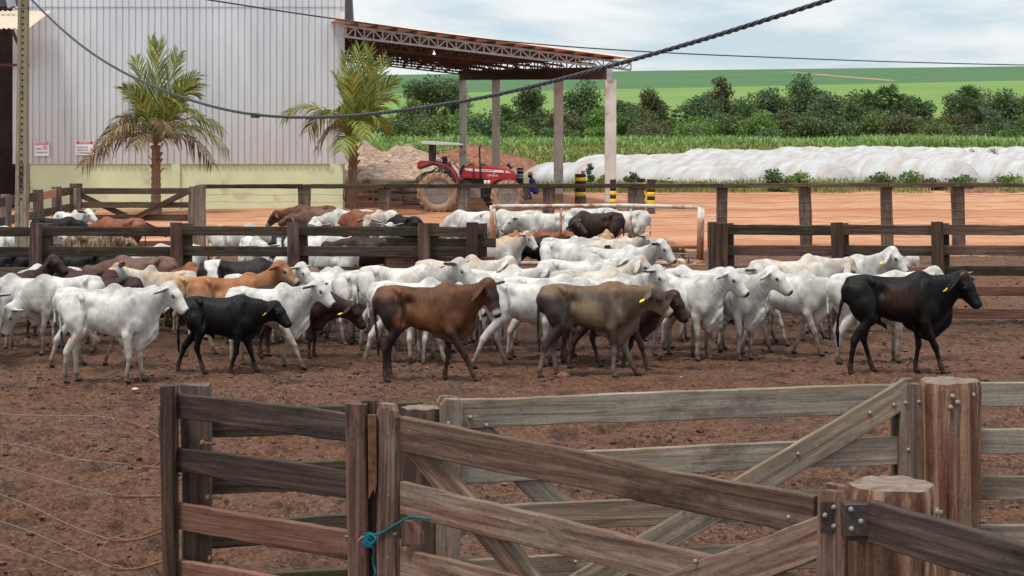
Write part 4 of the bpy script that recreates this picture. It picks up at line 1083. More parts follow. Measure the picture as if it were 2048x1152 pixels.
def tree(name, x, d, ytop, wpx, mat, label, cat='tree', seed=0, ybase=None, style='round', nleaf=1500, leaf=0.36, group='trees along the stream'):
    rng = np.random.RandomState(seed); s = FPX / d
    h = pZ(ytop, d); w = wpx / s
    o = empty(name, (pX(x, d), d, -0.1)); tag(o, label, cat, group)
    blobs = []
    if style == 'round': nb, zc, zr = 13, 0.56, 0.34
    elif style == 'umbrella': nb, zc, zr = 11, 0.78, 0.11
    elif style == 'tall': nb, zc, zr = 14, 0.56, 0.36
    else: nb, zc, zr = 10, 0.48, 0.36                     # bush: leaves to the ground
    for i in range(nb):
        a = rng.rand() * 6.28; rr = math.sqrt(rng.rand()) * 0.34
        bz = h * (zc + (rng.rand() * 2 - 1) * zr * (1 - 0.5 * rr / 0.34)); br = w * (0.20 + 0.12 * rng.rand())
        bzr = min(br * (0.6 + 0.3 * rng.rand()), h * 0.24)
        bz = min(bz, h - bzr * (1 if i > 2 else 0.9))
        if style == 'bush': bz = max(bz, bzr * 0.8)
        blobs.append((math.cos(a) * rr * w, math.sin(a) * rr * w, bz, br, br, bzr))
    blobs.append((0, 0, h - w * 0.16, w * 0.24, w * 0.24, w * 0.16)); blobs.append((0.08 * w, 0, h - w * 0.38, w * 0.30, w * 0.3, w * 0.22)); blobs.append((-0.12 * w, 0.05 * w, h - w * 0.62, w * 0.33, w * 0.3, w * 0.24))
    P, k, up = crown_points(blobs, nleaf, rng)
    P[:, 2] = np.maximum(P[:, 2], 0.1)
    tone = rng.rand(len(blobs))[k] * 0.38 + 0.42 * rng.rand(nleaf) + 0.12
    V, Q, c = leaves(P, leaf * (w / 7.0) ** 0.35, rng, 0.35, tone)
    colored('crown', V, Q, c, mat, o)
    b = MB(); tr = max(0.08, w * 0.028)
    top = Vector((0, 0, h * 0.55)); b.tube([(0, 0, -0.2), (0.1, 0, h * 0.25), top], [tr * 1.3, tr, tr * 0.7], 7)
    for bl in blobs[:6]:
        b.tube([(0.05, 0, h * 0.3), lerp((0, 0, h * 0.42), bl[:3], 0.55), bl[:3]], [tr * 0.6, tr * 0.42, tr * 0.15], 5)
    b.build('trunk', M['trunk'], o)
    return o
def fan_palm(x, d, ytop, wpx, label, seed, group='fan palms among the trees'):
    rng = np.random.RandomState(seed); s = FPX / d; h = pZ(ytop, d); w = wpx / s
    o = empty('fan_palm', (pX(x, d), d, -0.1)); tag(o, label, 'palm', group)
    Vs, Qs, Cs = [], [], []; n0 = 0; hc = h - w * 0.42
    for i in range(30):
        el = R(-55 + 140 * rng.rand()); az = rng.rand() * 6.28; L = w * (0.30 + 0.10 * rng.rand())
        dr = np.array((math.cos(el) * math.cos(az), math.cos(el) * math.sin(az), math.sin(el)))
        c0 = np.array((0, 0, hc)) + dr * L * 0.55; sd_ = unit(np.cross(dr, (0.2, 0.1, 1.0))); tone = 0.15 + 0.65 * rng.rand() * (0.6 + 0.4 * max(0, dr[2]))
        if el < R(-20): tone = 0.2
        for j in range(11):
            a = R(-95 + 19 * j); bl = L * 0.62 * (0.85 + 0.2 * rng.rand()); e = dr * math.cos(a) + sd_ * math.sin(a) + np.array((0, 0, -0.28)) * abs(math.sin(a))
            e = unit(e); f_ = unit(np.cross(e, dr + rng.normal(size=3) * 0.25)) * bl * 0.085
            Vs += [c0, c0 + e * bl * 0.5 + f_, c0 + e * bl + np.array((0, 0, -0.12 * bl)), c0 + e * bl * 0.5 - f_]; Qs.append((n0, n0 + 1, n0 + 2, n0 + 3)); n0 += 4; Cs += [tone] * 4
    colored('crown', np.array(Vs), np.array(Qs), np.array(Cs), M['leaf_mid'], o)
    MB().tube([(0, 0, -0.3), (0, 0, h * 0.5), (0, 0, hc)], [0.22, 0.19, 0.17], 8).build('trunk', M['trunk'], o)
    return o

# single trees one can tell apart: x, distance, top row, width, material, style
T = [
 (862, 345, 148, 108, 'leaf_dark', 'umbrella', 'dark flat topped tree with bare forked trunk left of the canopy columns'),
 (905, 352, 152, 74, 'leaf_dark', 'tall', 'dense dark tree just right of the flat topped tree'),
 (1065, 350, 166, 72, 'leaf_dark', 'tall', 'dark tree standing between the second and third canopy columns'),
 (1172, 345, 155, 92, 'leaf_dark', 'tall', 'broad dark tree between the third and fourth canopy columns'),
 (1296, 340, 174, 74, 'leaf_olive', 'tall', 'ragged olive tree standing right of the last canopy column'),
 (1440, 345, 152, 66, 'leaf_olive', 'tall', 'tall ragged olive tree above the fan palms, lighter than its neighbours'),
 (1405, 338, 186, 70, 'leaf_dark', 'round', 'dark rounded tree at the foot of the ragged olive tree'),
 (1540, 345, 172, 88, 'leaf_dark', 'tall', 'dark many-stemmed tree left of the tallest tree'),
 (1605, 350, 144, 92, 'leaf_dark', 'tall', 'tallest dark tree rising into the upper crop field'),
 (1650, 340, 186, 74, 'leaf_grey', 'round', 'greyish tree leaning right of the tallest tree'),
 (1715, 338, 176, 106, 'leaf_mid', 'round', 'broad mid green tree in the middle of the right grove'),
 (1570, 325, 220, 90, 'leaf_dark', 'round', 'low dark rounded tree under the tallest tree'),
 (1820, 336, 190, 86, 'leaf_dark', 'round', 'dark tree at the right edge of the middle grove'),
 (1790, 322, 222, 74, 'leaf_mid', 'round', 'low mid green tree below the fan palm of the grove'),
 (1935, 345, 170, 96, 'leaf_dark', 'tall', 'tall dark tree left in the far right grove'),
 (2010, 338, 176, 104, 'leaf_dark', 'round', 'wide dark tree at the right edge of the picture'),
 (2060, 340, 182, 90, 'leaf_olive', 'round', 'olive tree cut by the right picture edge'),
 (1905, 322, 226, 80, 'leaf_olive', 'round', 'low yellowish olive tree in front of the far right grove'),
 (1970, 318, 214, 80, 'leaf_grey', 'round', 'pale grey green tree in front of the far right grove'),
 (1655, 318, 226, 90, 'leaf_dark', 'round', 'low dark tree under the greyish leaning tree'),
 (1230, 330, 196, 76, 'leaf_dark', 'round', 'dark tree directly behind the last canopy column'),
 (1500, 326, 214, 76, 'leaf_dark', 'round', 'low dark tree between the fan palms and the tall grove'),
 (1010, 336, 206, 60, 'leaf_mid', 'round', 'slim mid green tree behind the second canopy column'),
 (826, 330, 196, 60, 'leaf_mid', 'round', 'mid green tree at the left end of the tree belt'),
]
for i, (x, d, yt, w, mk, st, lab) in enumerate(T):
    tree('broad_tree', x, d, yt, w * 1.10, M[mk], lab, 'tree', 100 + i, style=st, nleaf=5200, leaf=0.30)
for i, (x, d, yt, w, lab) in enumerate([
 (1366, 336, 206, 62, 'fan palm with drooping pale fronds left of the ragged olive tree'), (1482, 332, 196, 70, 'fan palm with hanging dry skirt right of the ragged olive tree'),
 (1462, 326, 232, 56, 'short fan palm between the olive tree and the skirted palm'), (1640, 330, 200, 60, 'fan palm with blue green fronds right of the tallest tree'),
 (1778, 340, 163, 76, 'tall fan palm crowning the middle grove'), (1745, 346, 176, 52, 'slim fan palm left of the tall grove palm'), (1808, 334, 184, 62, 'fan palm on the right shoulder of the middle grove'),
 (1936, 336, 166, 74, 'tall fan palm in the far right grove'), (1322, 332, 218, 56, 'low fan palm right of the last canopy column'), (1702, 326, 204, 52, 'fan palm in front of the broad mid green tree')]):
    fan_palm(x, 312 + (i % 3) * 4, yt - 4, w * 1.15, lab, 300 + i)
for i, x in enumerate(range(1245, 2090, 58)):
    if 1850 < x < 1890 or i % 4 == 2: continue
    q = random.Random(x); tree('broad_tree', x + q.uniform(-12, 12), 356 + q.uniform(0, 14), 192 + q.uniform(-16, 22), q.uniform(74, 112), M[q.choice(['leaf_dark', 'leaf_dark', 'leaf_mid', 'leaf_olive'])], 'dark tree filling the rear of the distant grove between the taller crowns', 'tree', 400 + i, style='round', nleaf=3200, leaf=0.32, group='rear trees of the distant grove')
# belt of bushes in front of the trees
rng = random.Random(12)
bl = []
xs = list(range(790, 2080, 46))
for i, x in enumerate(xs):
    d = 298 + rng.random() * 18; yt = 210 + rng.random() * 36
    if x < 1000: yt = 212 + rng.random() * 20
    if 1230 < x < 1330: yt = 206 + rng.random() * 18
    mk = rng.choice(['leaf_mid', 'leaf_mid', 'leaf_olive', 'leaf_dark', 'leaf_bright'])
    o = tree('bush', x, d, yt, 88 + rng.random() * 30, M[mk], 'green bush in the dense belt below the distant trees', 'bush', 500 + i, style='bush', nleaf=2800, leaf=0.30, group='bushes below the distant trees')
for i, (x, yt, w, mk) in enumerate([(850, 246, 76, 'leaf_mid'), (930, 248, 70, 'leaf_bright'), (1020, 252, 70, 'leaf_mid'), (1120, 246, 70, 'leaf_mid'), (1200, 250, 60, 'leaf_bright'), (1300, 240, 96, 'leaf_olive'), (1390, 246, 90, 'leaf_mid'), (1540, 254, 70, 'leaf_dark'), (1870, 250, 80, 'leaf_olive'), (2030, 250, 90, 'leaf_mid')]):
    tree('bush', x, 282, yt, w, M[mk], 'lower green bush at the front of the belt beside the corn', 'bush', 700 + i, style='bush', nleaf=2000, leaf=0.27, group='front bushes beside the corn')

# corn field and rough grass: nobody could count the blades
def blades(n, x0, x1, d0, d1, hmin, hmax, wid, lean, rng, seed, per=1, zfun=None):
    d = d0 + (d1 - d0) * rng.rand(n); x = (x0 + (x1 - x0) * rng.rand(n)) * d / FPX
    P0 = np.stack([x, d, np.zeros(n)], 1)
    P0[:, 2] = zfun(P0) if zfun else 0.0
    hh = hmin + (hmax - hmin) * rng.rand(n); hh = hh * (0.7 + 0.6 * vnoise(P0, 0.12, seed))
    a = rng.rand(n) * 6.28; D_ = np.stack([np.cos(a), np.sin(a), 0 * a], 1); S_ = np.stack([-np.sin(a), np.cos(a), 0 * a], 1)
    l = lean * (0.3 + rng.rand(n, 1)); z = np.array((0, 0, 1.0))
    w = wid * (0.6 + 0.8 * rng.rand(n, 1)); H = hh[:, None]
    base = P0 + z * H * (0.25 * rng.rand(n, 1)); mid_ = base + z * H * 0.65 + D_ * l * H * 0.35; tip = base + z * H * (1.0 - 0.35 * l) + D_ * l * H
    V = np.stack([base - S_ * w * .4, base + S_ * w * .4, mid_ + S_ * w * .5, mid_ - S_ * w * .5, tip + S_ * w * .06, tip - S_ * w * .06], 1).reshape(-1, 3)
    i = np.arange(n)[:, None] * 6
    Q = np.vstack([i + np.array([[0, 1, 2, 3]]), i + np.array([[3, 2, 4, 5]])])
    c = np.clip(0.15 + 0.7 * rng.rand(n) * (0.5 + vnoise(P0, 0.25, seed + 1)), 0, 1)
    return V, Q, np.repeat(c, 6)
rngn = np.random.RandomState(8)
Vb, Qb, cb = blades(30000, -300, 1130, 205, 262, 1.0, 1.9, 0.17, 0.7, rngn, 61, zfun=field_h)
tag(colored('corn_field', Vb, Qb, cb, M['corn']), 'strip of tall leafy green corn between the bushes and the silage bags', 'corn', kind='stuff')
Vb, Qb, cb = blades(26000, -320, 1150, 150, 206, 0.4, 1.3, 0.14, 0.7, rngn, 65, zfun=field_h)
tag(colored('rough_grass', Vb, Qb, cb, M['grass']), 'pale rough grass growing in front of the corn', 'grass', kind='stuff')
# verge beside the yard
Vb, Qb, cb = blades(15000, 40, 1150, 92, 101, 0.10, 0.62, 0.035, 0.9, rngn, 67, zfun=lambda P: yard_h(P) * 0 - 0.02)
kp = np.repeat(vnoise(np.stack([Vb[::6, 0], Vb[::6, 1], 0 * Vb[::6, 0]], 1), 0.45, 3) > 0.42, 6)
mp_ = np.cumsum(kp) - 1; Qb = mp_[Qb[kp[Qb].all(1)]]; Vb, cb = Vb[kp], cb[kp]
tag(colored('verge_grass', Vb, Qb, cb, M['grass']), 'short dry grass along the far edge of the orange yard', 'grass', kind='stuff')

# shrubs at the foot of the silage bags
SH = [(1180, 97, 323, 23, 'leaf_mid', 'small upright shrub between the third column and the striped bollard'),
 (1208, 96, 345, 29, 'leaf_bright', 'bright low shrub just left of the last canopy column'), (1265, 97, 339, 36, 'leaf_olive', 'olive shrub behind the narrow striped bollards'),
 (1335, 98, 353, 69, 'leaf_mid', 'low spreading shrub at the corner of the first silage bag'), (1400, 98, 357, 80, 'leaf_olive', 'low olive scrub below the first silage bag'),
 (1470, 97, 357, 69, 'leaf_mid', 'low green scrub left of the tallest verge shrub'), (1545, 97, 331, 59, 'leaf_mid', 'tallest verge shrub with dark leaves right of the first silage bag end'),
 (1598, 97, 337, 66, 'leaf_bright', 'rounded bright shrub left of the crisp white bag end'), (1560, 95, 361, 73, 'leaf_mid', 'low shrub below the tallest verge shrub'),
 (1762, 97, 337, 69, 'leaf_mid', 'leafy shrub right of the crisp white bag end'), (1822, 97, 335, 64, 'leaf_bright', 'rounded bright shrub in front of the right silage bags'),
 (1860, 96, 351, 69, 'leaf_olive', 'thin olive scrub right of the rounded bright shrub'), (1930, 96, 345, 80, 'leaf_mid', 'low green shrub at the right bag ends'), (2010, 96, 341, 92, 'leaf_bright', 'wide shrub at the right picture edge below the bags'),
 (1985, 128, 292, 44, 'leaf_olive', 'scrub growing between the distant silage bags at right'), (1945, 130, 296, 36, 'leaf_mid', 'small scrub patch on the distant silage bags')]
for i, (x, d, yt, w, mk, lab) in enumerate(SH):
    tree('shrub', x, d, yt, w, M[mk], lab, 'shrub', 800 + i, style='bush', nleaf=900, leaf=0.16, group='shrubs around the silage bags')

# ------------------------------------------------------------------ coconut palms
M['frond_green'] = leafmat('green_palm_leaflets', (0.050, 0.078, 0.012), (0.165, 0.215, 0.036), (0.42, 0.42, 0.12), 0.3)
M['frond_dry'] = leafmat('dry_palm_leaflets', (0.060, 0.035, 0.018), (0.150, 0.105, 0.050), (0.34, 0.28, 0.13), 0.2)
M['palm_trunk'] = wood('ringed_palm_trunk', (0.07, 0.035, 0.022), (0.17, 0.095, 0.065), (0.30, 0.21, 0.155), moss_amt=0, axis='z', grey=0.2, bump=0.8)
M['rachis'] = plain('palm_rib', (0.26, 0.235, 0.07), 0.6, 0.3, 0.25, 6)
M['rachis_dry'] = plain('dry_palm_rib', (0.24, 0.13, 0.06), 0.7, 0.2, 0.25, 6)
def coconut_palm(x, d, ybase, fronds, label, seed, lean=(0, 0), ycrown=300):
    rng = np.random.RandomState(seed); s = FPX / d; z0 = 0.0
    o = empty('coconut_palm', (pX(x, d), d, 0)); tag(o, label, 'palm', 'coconut palms by the shed')
    hc = pZ(ycrown, d); b = MB()
    pts, rr = [], []
    for i in range(25):
        t = i / 24; pts.append((lean[0] * t, lean[1] * t, -0.2 + (hc + 0.2) * t)); rr.append((0.19 - 0.035 * t + 0.02 * (i % 2)) * (1.35 - 0.35 * min(1, t * 4)))
    b.tube(pts, rr, 12); b.build('trunk', M['palm_trunk'], o)
    top = np.array((lean[0], lean[1], hc))
    # fibrous sheath stubs
    b = MB()
    for k in range(9):
        a = k * 2.4; q = top + np.array((0, 0, -0.25 - 0.12 * k))
        b.bar(q, q + np.array((math.cos(a) * 0.30, math.sin(a) * 0.30, 0.32)), 0.12, 0.04)
    b.build('leaf_stubs', M['rachis_dry'], o)
    for (tx, ty, sag, dry, dy, twist) in fronds:
        # the frond runs from the crown to a tip seen at photo pixel (tx, ty)
        tip = np.array(((tx - x) / s, dy, pZ(ty, d))); L = np.linalg.norm(tip - top)
        mid = lerp(top, tip, 0.5) + np.array((0, 0, sag)); N = 34
        C = [lerp(lerp(top, mid, t), lerp(mid, tip, t), t) for t in np.linspace(0, 1, N)]
        fb = MB(); fb.tube(C, [0.035 * (1 - 0.85 * i / (N - 1)) for i in range(N)], 5)
        rib = fb.build('frond', M['rachis_dry'] if dry else M['rachis'], o)
        Vs, Qs, Cs = [], [], []; n0 = 0
        M_ = 54; spear = max(0.0, min(1.0, (tip[2] - top[2]) / L))
        for i in range(M_):
            t = 0.10 + 0.90 * i / (M_ - 1); c = lerp(lerp(top, mid, t), lerp(mid, tip, t), t)
            tg = unit(lerp(mid - top, tip - mid, t)); side = unit(np.cross(tg, (0.15 * twist, 0.35, 1.0))); upv = np.cross(side, tg)
            ll = (L * 0.17 + 0.46) * math.sin(math.pi * min(1, 0.20 + 0.74 * t)) ** 0.6 + 0.10
            for sg in (1, -1):
                if rng.rand() < (0.12 if not dry else 0.2): continue
                e = unit(side * sg * (0.95 - 0.50 * spear) + tg * (0.55 + 0.35 * spear) + upv * 0.12 + rng.normal(size=3) * 0.07)
                l = ll * (0.8 + 0.35 * rng.rand()); dp = np.array((0, 0, -1.0)) * l * (0.40 + 0.25 * rng.rand()) * (1.05 - 0.75 * spear if not dry else 1.2)
                wv = unit(np.cross(e, upv + rng.normal(size=3) * 0.3)) * 0.0185
                p1 = c + e * l * 0.5 + dp * 0.22; p2 = c + e * l * 0.92 + dp
                Vs += [c - wv * 0.6, c + wv * 0.6, p1 + wv * 1.2, p1 - wv * 1.2, p2 + wv * 0.15, p2 - wv * 0.15]
                Qs += [(n0, n0 + 1, n0 + 2, n0 + 3), (n0 + 3, n0 + 2, n0 + 4, n0 + 5)]; n0 += 6
                Cs += [np.clip(0.15 + 0.75 * rng.rand(), 0, 1)] * 6
        colored('leaflets', np.array(Vs), np.array(Qs), np.array(Cs), M['frond_dry'] if dry else M['frond_green'], rib)
    return o
# tips: x, y, sag up, dry, depth, twist
coconut_palm(312, 71.2, 415, [
 (300, 82, 0.25, 0, 0.2, 1), (322, 88, 0.1, 0, -0.4, -1), (352, 106, 0.45, 0, 0.5, 1), (398, 152, 1.1, 0, -0.5, 1), (276, 122, 0.25, 0, -0.3, -1), (268, 150, 0.3, 0, 0.6, 1),
 (390, 190, 1.3, 0, 0.4, -1), (372, 214, 1.5, 0, -1.2, 1), (278, 196, 1.1, 0, -1.3, -1), (172, 330, 1.5, 1, -0.6, 1), (186, 300, 1.75, 1, 0.7, -1), (232, 272, 1.2, 1, -1.5, 1),
 (402, 168, 1.1, 0, -0.8, 1), (258, 176, 0.8, 0, -0.8, -1), (410, 236, 1.6, 0, -0.9, -1), (252, 238, 1.4, 0, 0.9, 1), (208, 262, 1.7, 1, 1.2, 1), (418, 330, 1.5, 1, 0.9, 1), (458, 300, 1.65, 0, -0.4, -1), (440, 262, 1.55, 0, 0.8, 1), (348, 262, 1.3, 1, -1.6, 1), (282, 290, 1.0, 1, -1.4, 1)], 'coconut palm with browned lower fronds standing before the grey shed wall', 3, (0.0, 0.0), 290)
coconut_palm(704, 70.0, 420, [
 (718, 94, 0.2, 0, 0.2, 1), (740, 100, 0.3, 0, -0.3, -1), (770, 120, 0.4, 0, 0.4, 1), (692, 112, 0.1, 0, -0.4, 1), (790, 160, 0.8, 0, -0.5, 1), (788, 200, 1.2, 0, 0.3, -1),
 (764, 250, 1.5, 0, -1.2, 1), (738, 268, 1.4, 0, -1.4, -1), (570, 232, 1.7, 0, -0.3, 1), (640, 296, 1.75, 1, -0.8, -1), (676, 180, 0.5, 0, 0.6, -1), (782, 268, 1.65, 0, 0.4, 1), (690, 300, 0.9, 0, -1.5, 1), (752, 130, 0.5, 0, -1.0, 1), (712, 150, 0.6, 0, -1.3, -1), (776, 226, 1.4, 0, -0.9, 1), (668, 150, 0.5, 0, 1.0, -1), (660, 236, 1.4, 0, -1.2, -1), (610, 262, 1.8, 1, 0.8, 1)], 'greener coconut palm at the right corner of the shed beside the canopy', 7, (0.05, 0.0), 292)

# ------------------------------------------------------------------ heaps and silage bags
def heap(name, x, d, ytop, wpx, dep, mat, label, cat, seed, skew=0.0, rough=0.35):
    s = FPX / d; h = pZ(ytop, d); w = wpx / s / 2; n = 90
    u = np.linspace(-1, 1, n); X, Yy = np.meshgrid(u, u, indexing='ij'); P = np.stack([X.ravel() * w, Yy.ravel() * dep, 0 * X.ravel()], 1)
    r = np.sqrt((X + skew * (1 - X * X)) ** 2 + Yy ** 2).ravel(); base = np.clip(1 - r, 0, 1) ** 0.8
    P[:, 2] = h * base * (0.72 + 0.56 * fbm(P, 0.45, seed, 3)) + rough * (fbm(P, 2.2, seed + 4, 4) - 0.5) * np.clip(base * 4, 0, 1) - 0.06
    i = np.arange(n * n).reshape(n, n)[:-1, :-1].ravel()
    o = link(name, np_mesh(name, P, np.stack([i, i + n, i + n + 1, i + 1], 1), True), mat); o.location = (pX(x, d), d, 0); tag(o, label, cat); return o
t = NT('chopped_straw', 0.95, 0.1); n1 = t.noise(t.coord('Object', (1.0, 1.5, 2)), 1.6, 9, 0.78, 1.5); n2 = t.noise(t.coord('Object'), 0.8, 4)
c = t.ramp(n1, [(0.36, (0.12, 0.07, 0.05)), (0.5, (0.36, 0.25, 0.19)), (0.62, (0.58, 0.45, 0.36))]); t.base(t.mix(t.ramp(n2, [(0.5, 0), (0.7, 0.5)]), c, (0.33, 0.19, 0.135))); t.bump(n1, 1.0, 0.15); M['straw'] = t.m
t = NT('red_earth', 0.95, 0.1); n1 = t.noise(t.coord('Object'), 2.2, 7, 0.7); c = t.ramp(n1, [(0.3, (0.090, 0.038, 0.024)), (0.5, (0.21, 0.095, 0.060)), (0.7, (0.33, 0.17, 0.115))]); t.base(c); t.bump(n1, 0.9, 0.15); M['red_earth'] = t.m
heap('straw_heap', 790, 122, 291, 330, 7.0, M['straw'], 'long heap of chopped straw behind the palm and the tractor', 'straw heap', 4, -0.15)
heap('straw_heap', 735, 126, 282, 190, 6.0, M['straw'], 'taller pale straw heap beside the shed corner', 'straw heap', 6, 0.1)
heap('earth_heap', 955, 140, 281, 280, 6.0, M['red_earth'], 'red earth heap behind the tractor and the canopy columns', 'earth heap', 8, 0.05)
heap('earth_heap', 1045, 136, 318, 120, 4.0, M['red_earth'], 'low red earth spill at the end of the long silage bag', 'earth heap', 11)
heap('earth_heap', 1960, 93, 374, 180, 2.0, M['red_earth'], 'low red earth bank at the right end of the verge', 'earth heap', 14, 0, 0.15)
for i, (x, d, yt, w, mk, lab) in enumerate([(882, 92, 312, 52, 'leaf_olive', 'olive weed shrub behind the tractor seat'), (940, 92, 318, 40, 'leaf_bright', 'bright weed shrub behind the tractor bonnet'), (966, 92, 322, 36, 'leaf_bright', 'smaller weed shrub by the second column'), (790, 150, 286, 70, 'leaf_bright', 'bright shrubs above the straw heap right of the palm'), (840, 150, 284, 60, 'leaf_mid', 'green shrub above the straw heap near the tractor roof')]):
    tree('shrub', x, d, yt, w, M[mk], lab, 'shrub', 850 + i, style='bush', nleaf=900, leaf=0.15, group='weed shrubs by the heaps')
t = NT('dusty_white_film', 0.55, 0.25); v = t.coord('Object', (0.5, 0.35, 0.5)); n1 = t.noise(v, 1.6, 5, 0.6, 0.5); n2 = t.noise(t.coord('Object', (0.12, 1.1, 0.12)), 1.4, 4, 0.6, 0.4)
c = t.ramp(n1, [(0.35, (0.35, 0.34, 0.335)), (0.6, (0.44, 0.445, 0.46))]); c = t.mix(t.ramp(n2, [(0.42, 0), (0.66, 0.85)]), c, (0.31, 0.245, 0.205)); t.base(c); t.bump(n2, 0.3, 0.1); M['film'] = t.m
def silage_bag(x0, d0, L, ang, w, h, label, seed):
    "long bag with rounded, gathered ends; (x0, d0) = near end on the ground"
    n, m = 80, 26; rng = np.random.RandomState(seed)
    V = np.zeros((n, m, 3))
    for i in range(n):
        t = i / (n - 1); e = min(1.0, math.sqrt(max(0.0, 1 - (1 - min(t, 1 - t) * L / (w * 0.42)) ** 2)) if min(t, 1 - t) * L < w * 0.42 else 1.0)
        e = max(e, 0.04)
        for j in range(m):
            a = math.pi * j / (m - 1)
            V[i, j] = (math.cos(a) * w / 2 * (0.75 + 0.25 * e) * (0.55 + 0.45 * e), t * L, (math.sin(a) ** 0.85) * h * e)
    P = V.reshape(-1, 3)
    wob = (fbm(P * np.array((0.2, 0.30, 0.2)), 0.5, seed, 2) - 0.5) * 0.45
    wr = np.sin(P[:, 1] * 2 * math.pi / 1.7 + P[:, 0] * 0.5 + fbm(P, 0.8, seed + 2, 2) * 6) * 0.055 + np.sin(P[:, 1] * 2 * math.pi / 0.55 + fbm(P, 1.2, seed + 6, 2) * 9) * 0.014
    near = np.clip(1 - np.minimum(P[:, 1], L - P[:, 1]) / 2.6, 0, 1)
    th_ = np.arctan2(P[:, 2], P[:, 0]); wr2 = np.sin(th_ * 17 + fbm(P, 1.0, seed + 3, 2) * 5) * 0.05 * near
    k = np.clip(P[:, 2] / h, 0, 1)
    P[:, 2] = P[:, 2] * (1 + wob * 0.55) + (wr + wr2) * k; P[:, 0] += (wr + wr2) * 0.6 * np.cos(th_)
    i = np.arange(n * m).reshape(n, m)[:-1, :-1].ravel()
    o = link('silage_bag', np_mesh('silage_bag', P, np.stack([i, i + m, i + m + 1, i + 1], 1), True), M['film'])
    o.location = (pX(x0, d0), d0, -0.05); o.rotation_euler = (0, 0, R(ang)); tag(o, label, 'silage bag', 'white silage bags'); return o
for i, a in enumerate([
 (1492, 103.5, 14.5, 56, 4.0, 1.18, 'dusty long silage bag nearest the canopy columns, its rounded end by the earth heap'),
 (1705, 103.5, 13, 54, 4.0, 1.40, 'silage bag with the crisp white pleated end facing the fence'),
 (1955, 104, 14, 55, 4.2, 1.45, 'silage bag with a broad white end near the right edge'),
 (2170, 105, 14, 55, 4.2, 1.45, 'silage bag cut off by the right picture edge'),
 (1566, 113, 15, 56, 4.0, 1.28, 'silage bag whose white end is half hidden by the tallest shrub'),
 (1830, 113, 15, 55, 4.2, 1.60, 'dusty silage bag right of the crisp white end'),
 (2060, 114, 15, 55, 4.2, 1.60, 'dusty silage bag second from the right edge in the middle rows'),
 (1480, 126, 13, 57, 4.2, 1.3, 'low silage bag in the third row behind the last column'),
 (1700, 126, 16, 56, 4.4, 1.5, 'silage bag in the third row above the crisp white end'),
 (1920, 127, 16, 56, 4.4, 1.5, 'silage bag in the third row below the distant scrub'),
 (2130, 126, 16, 56, 4.4, 1.5, 'silage bag in the third row at the right picture edge'),
 (1660, 143, 13, 58, 4.6, 1.45, 'distant silage bag at the left end of the back row'),
 (1812, 143, 12, 58, 4.6, 1.6, 'distant domed silage bag in the middle of the back row'),
 (1962, 142, 12, 58, 4.8, 1.75, 'distant silage bag with the highest dome beside the scrub'),
 (2110, 140, 13, 58, 4.8, 1.7, 'rearmost silage bag at the right picture edge')]):
    silage_bag(*a, 900 + i)
# ------------------------------------------------------------------ timber helpers
_pk = [0]
def plank_mesh(L, h, t, seed, seg=18, wob=0.004, cut=0.0):
    "sawn board along x, slightly bowed and waney"
    rng = random.Random(seed); n = seg; vs = []
    ch = min(0.006, t * 0.2); ph = rng.random() * 9; bow = (rng.random() - 0.5) * 0.008 * L
    for i in range(n + 1):
        u = i / n; x = (u - 0.5) * L
        et = (math.sin(u * 5.1 + ph) + 0.6 * math.sin(u * 13.7 + ph * 2) + 0.35 * math.sin(u * 41 + ph * 3)) * wob
        eb = (math.sin(u * 4.3 + ph * 1.7) + 0.6 * math.sin(u * 15.1 + ph) + 0.35 * math.sin(u * 37 + ph)) * wob
        b = bow * (1 - (2 * u - 1) ** 2); zt, zb = h / 2 + et, -h / 2 + eb; y = t / 2
        for (yy, zz) in ((-y + ch, zb), (y - ch, zb), (y, zb + ch), (y, zt - ch), (y - ch, zt), (-y + ch, zt), (-y, zt - ch), (-y, zb + ch)):
            vs.append((x, yy + b, zz))
    fs = []
    for i in range(n):
        for k in range(8): fs.append((i*8+k, i*8+(k+1)%8, (i+1)*8+(k+1)%8, (i+1)*8+k))
    fs += [tuple(range(8))[::-1], tuple(range(n*8, n*8+8))]
    m = MB(); m.add(vs, fs, False); return m
def board(name, a, b, h, t, mat, parent, seg=18, wob=0.004, label=None, up=(0, 0, 1)):
    "board whose centre line runs from a to b (world); parent must be an unrotated Empty"
    a, b = Vector(a), Vector(b); d = b - a; L = d.length; d.normalize()
    s = Vector(up).cross(d).normalized(); u = d.cross(s)
    _pk[0] += 1
    o = plank_mesh(L, h, t, _pk[0] * 7 + 3, seg, wob).build(name, mat, parent)
    Mx = Matrix((d, s, u)).transposed().to_4x4(); Mx.translation = (a + b) / 2 - (parent.location if parent else Vector())
    o.matrix_local = Mx
    if label: o['label'] = label
    return o
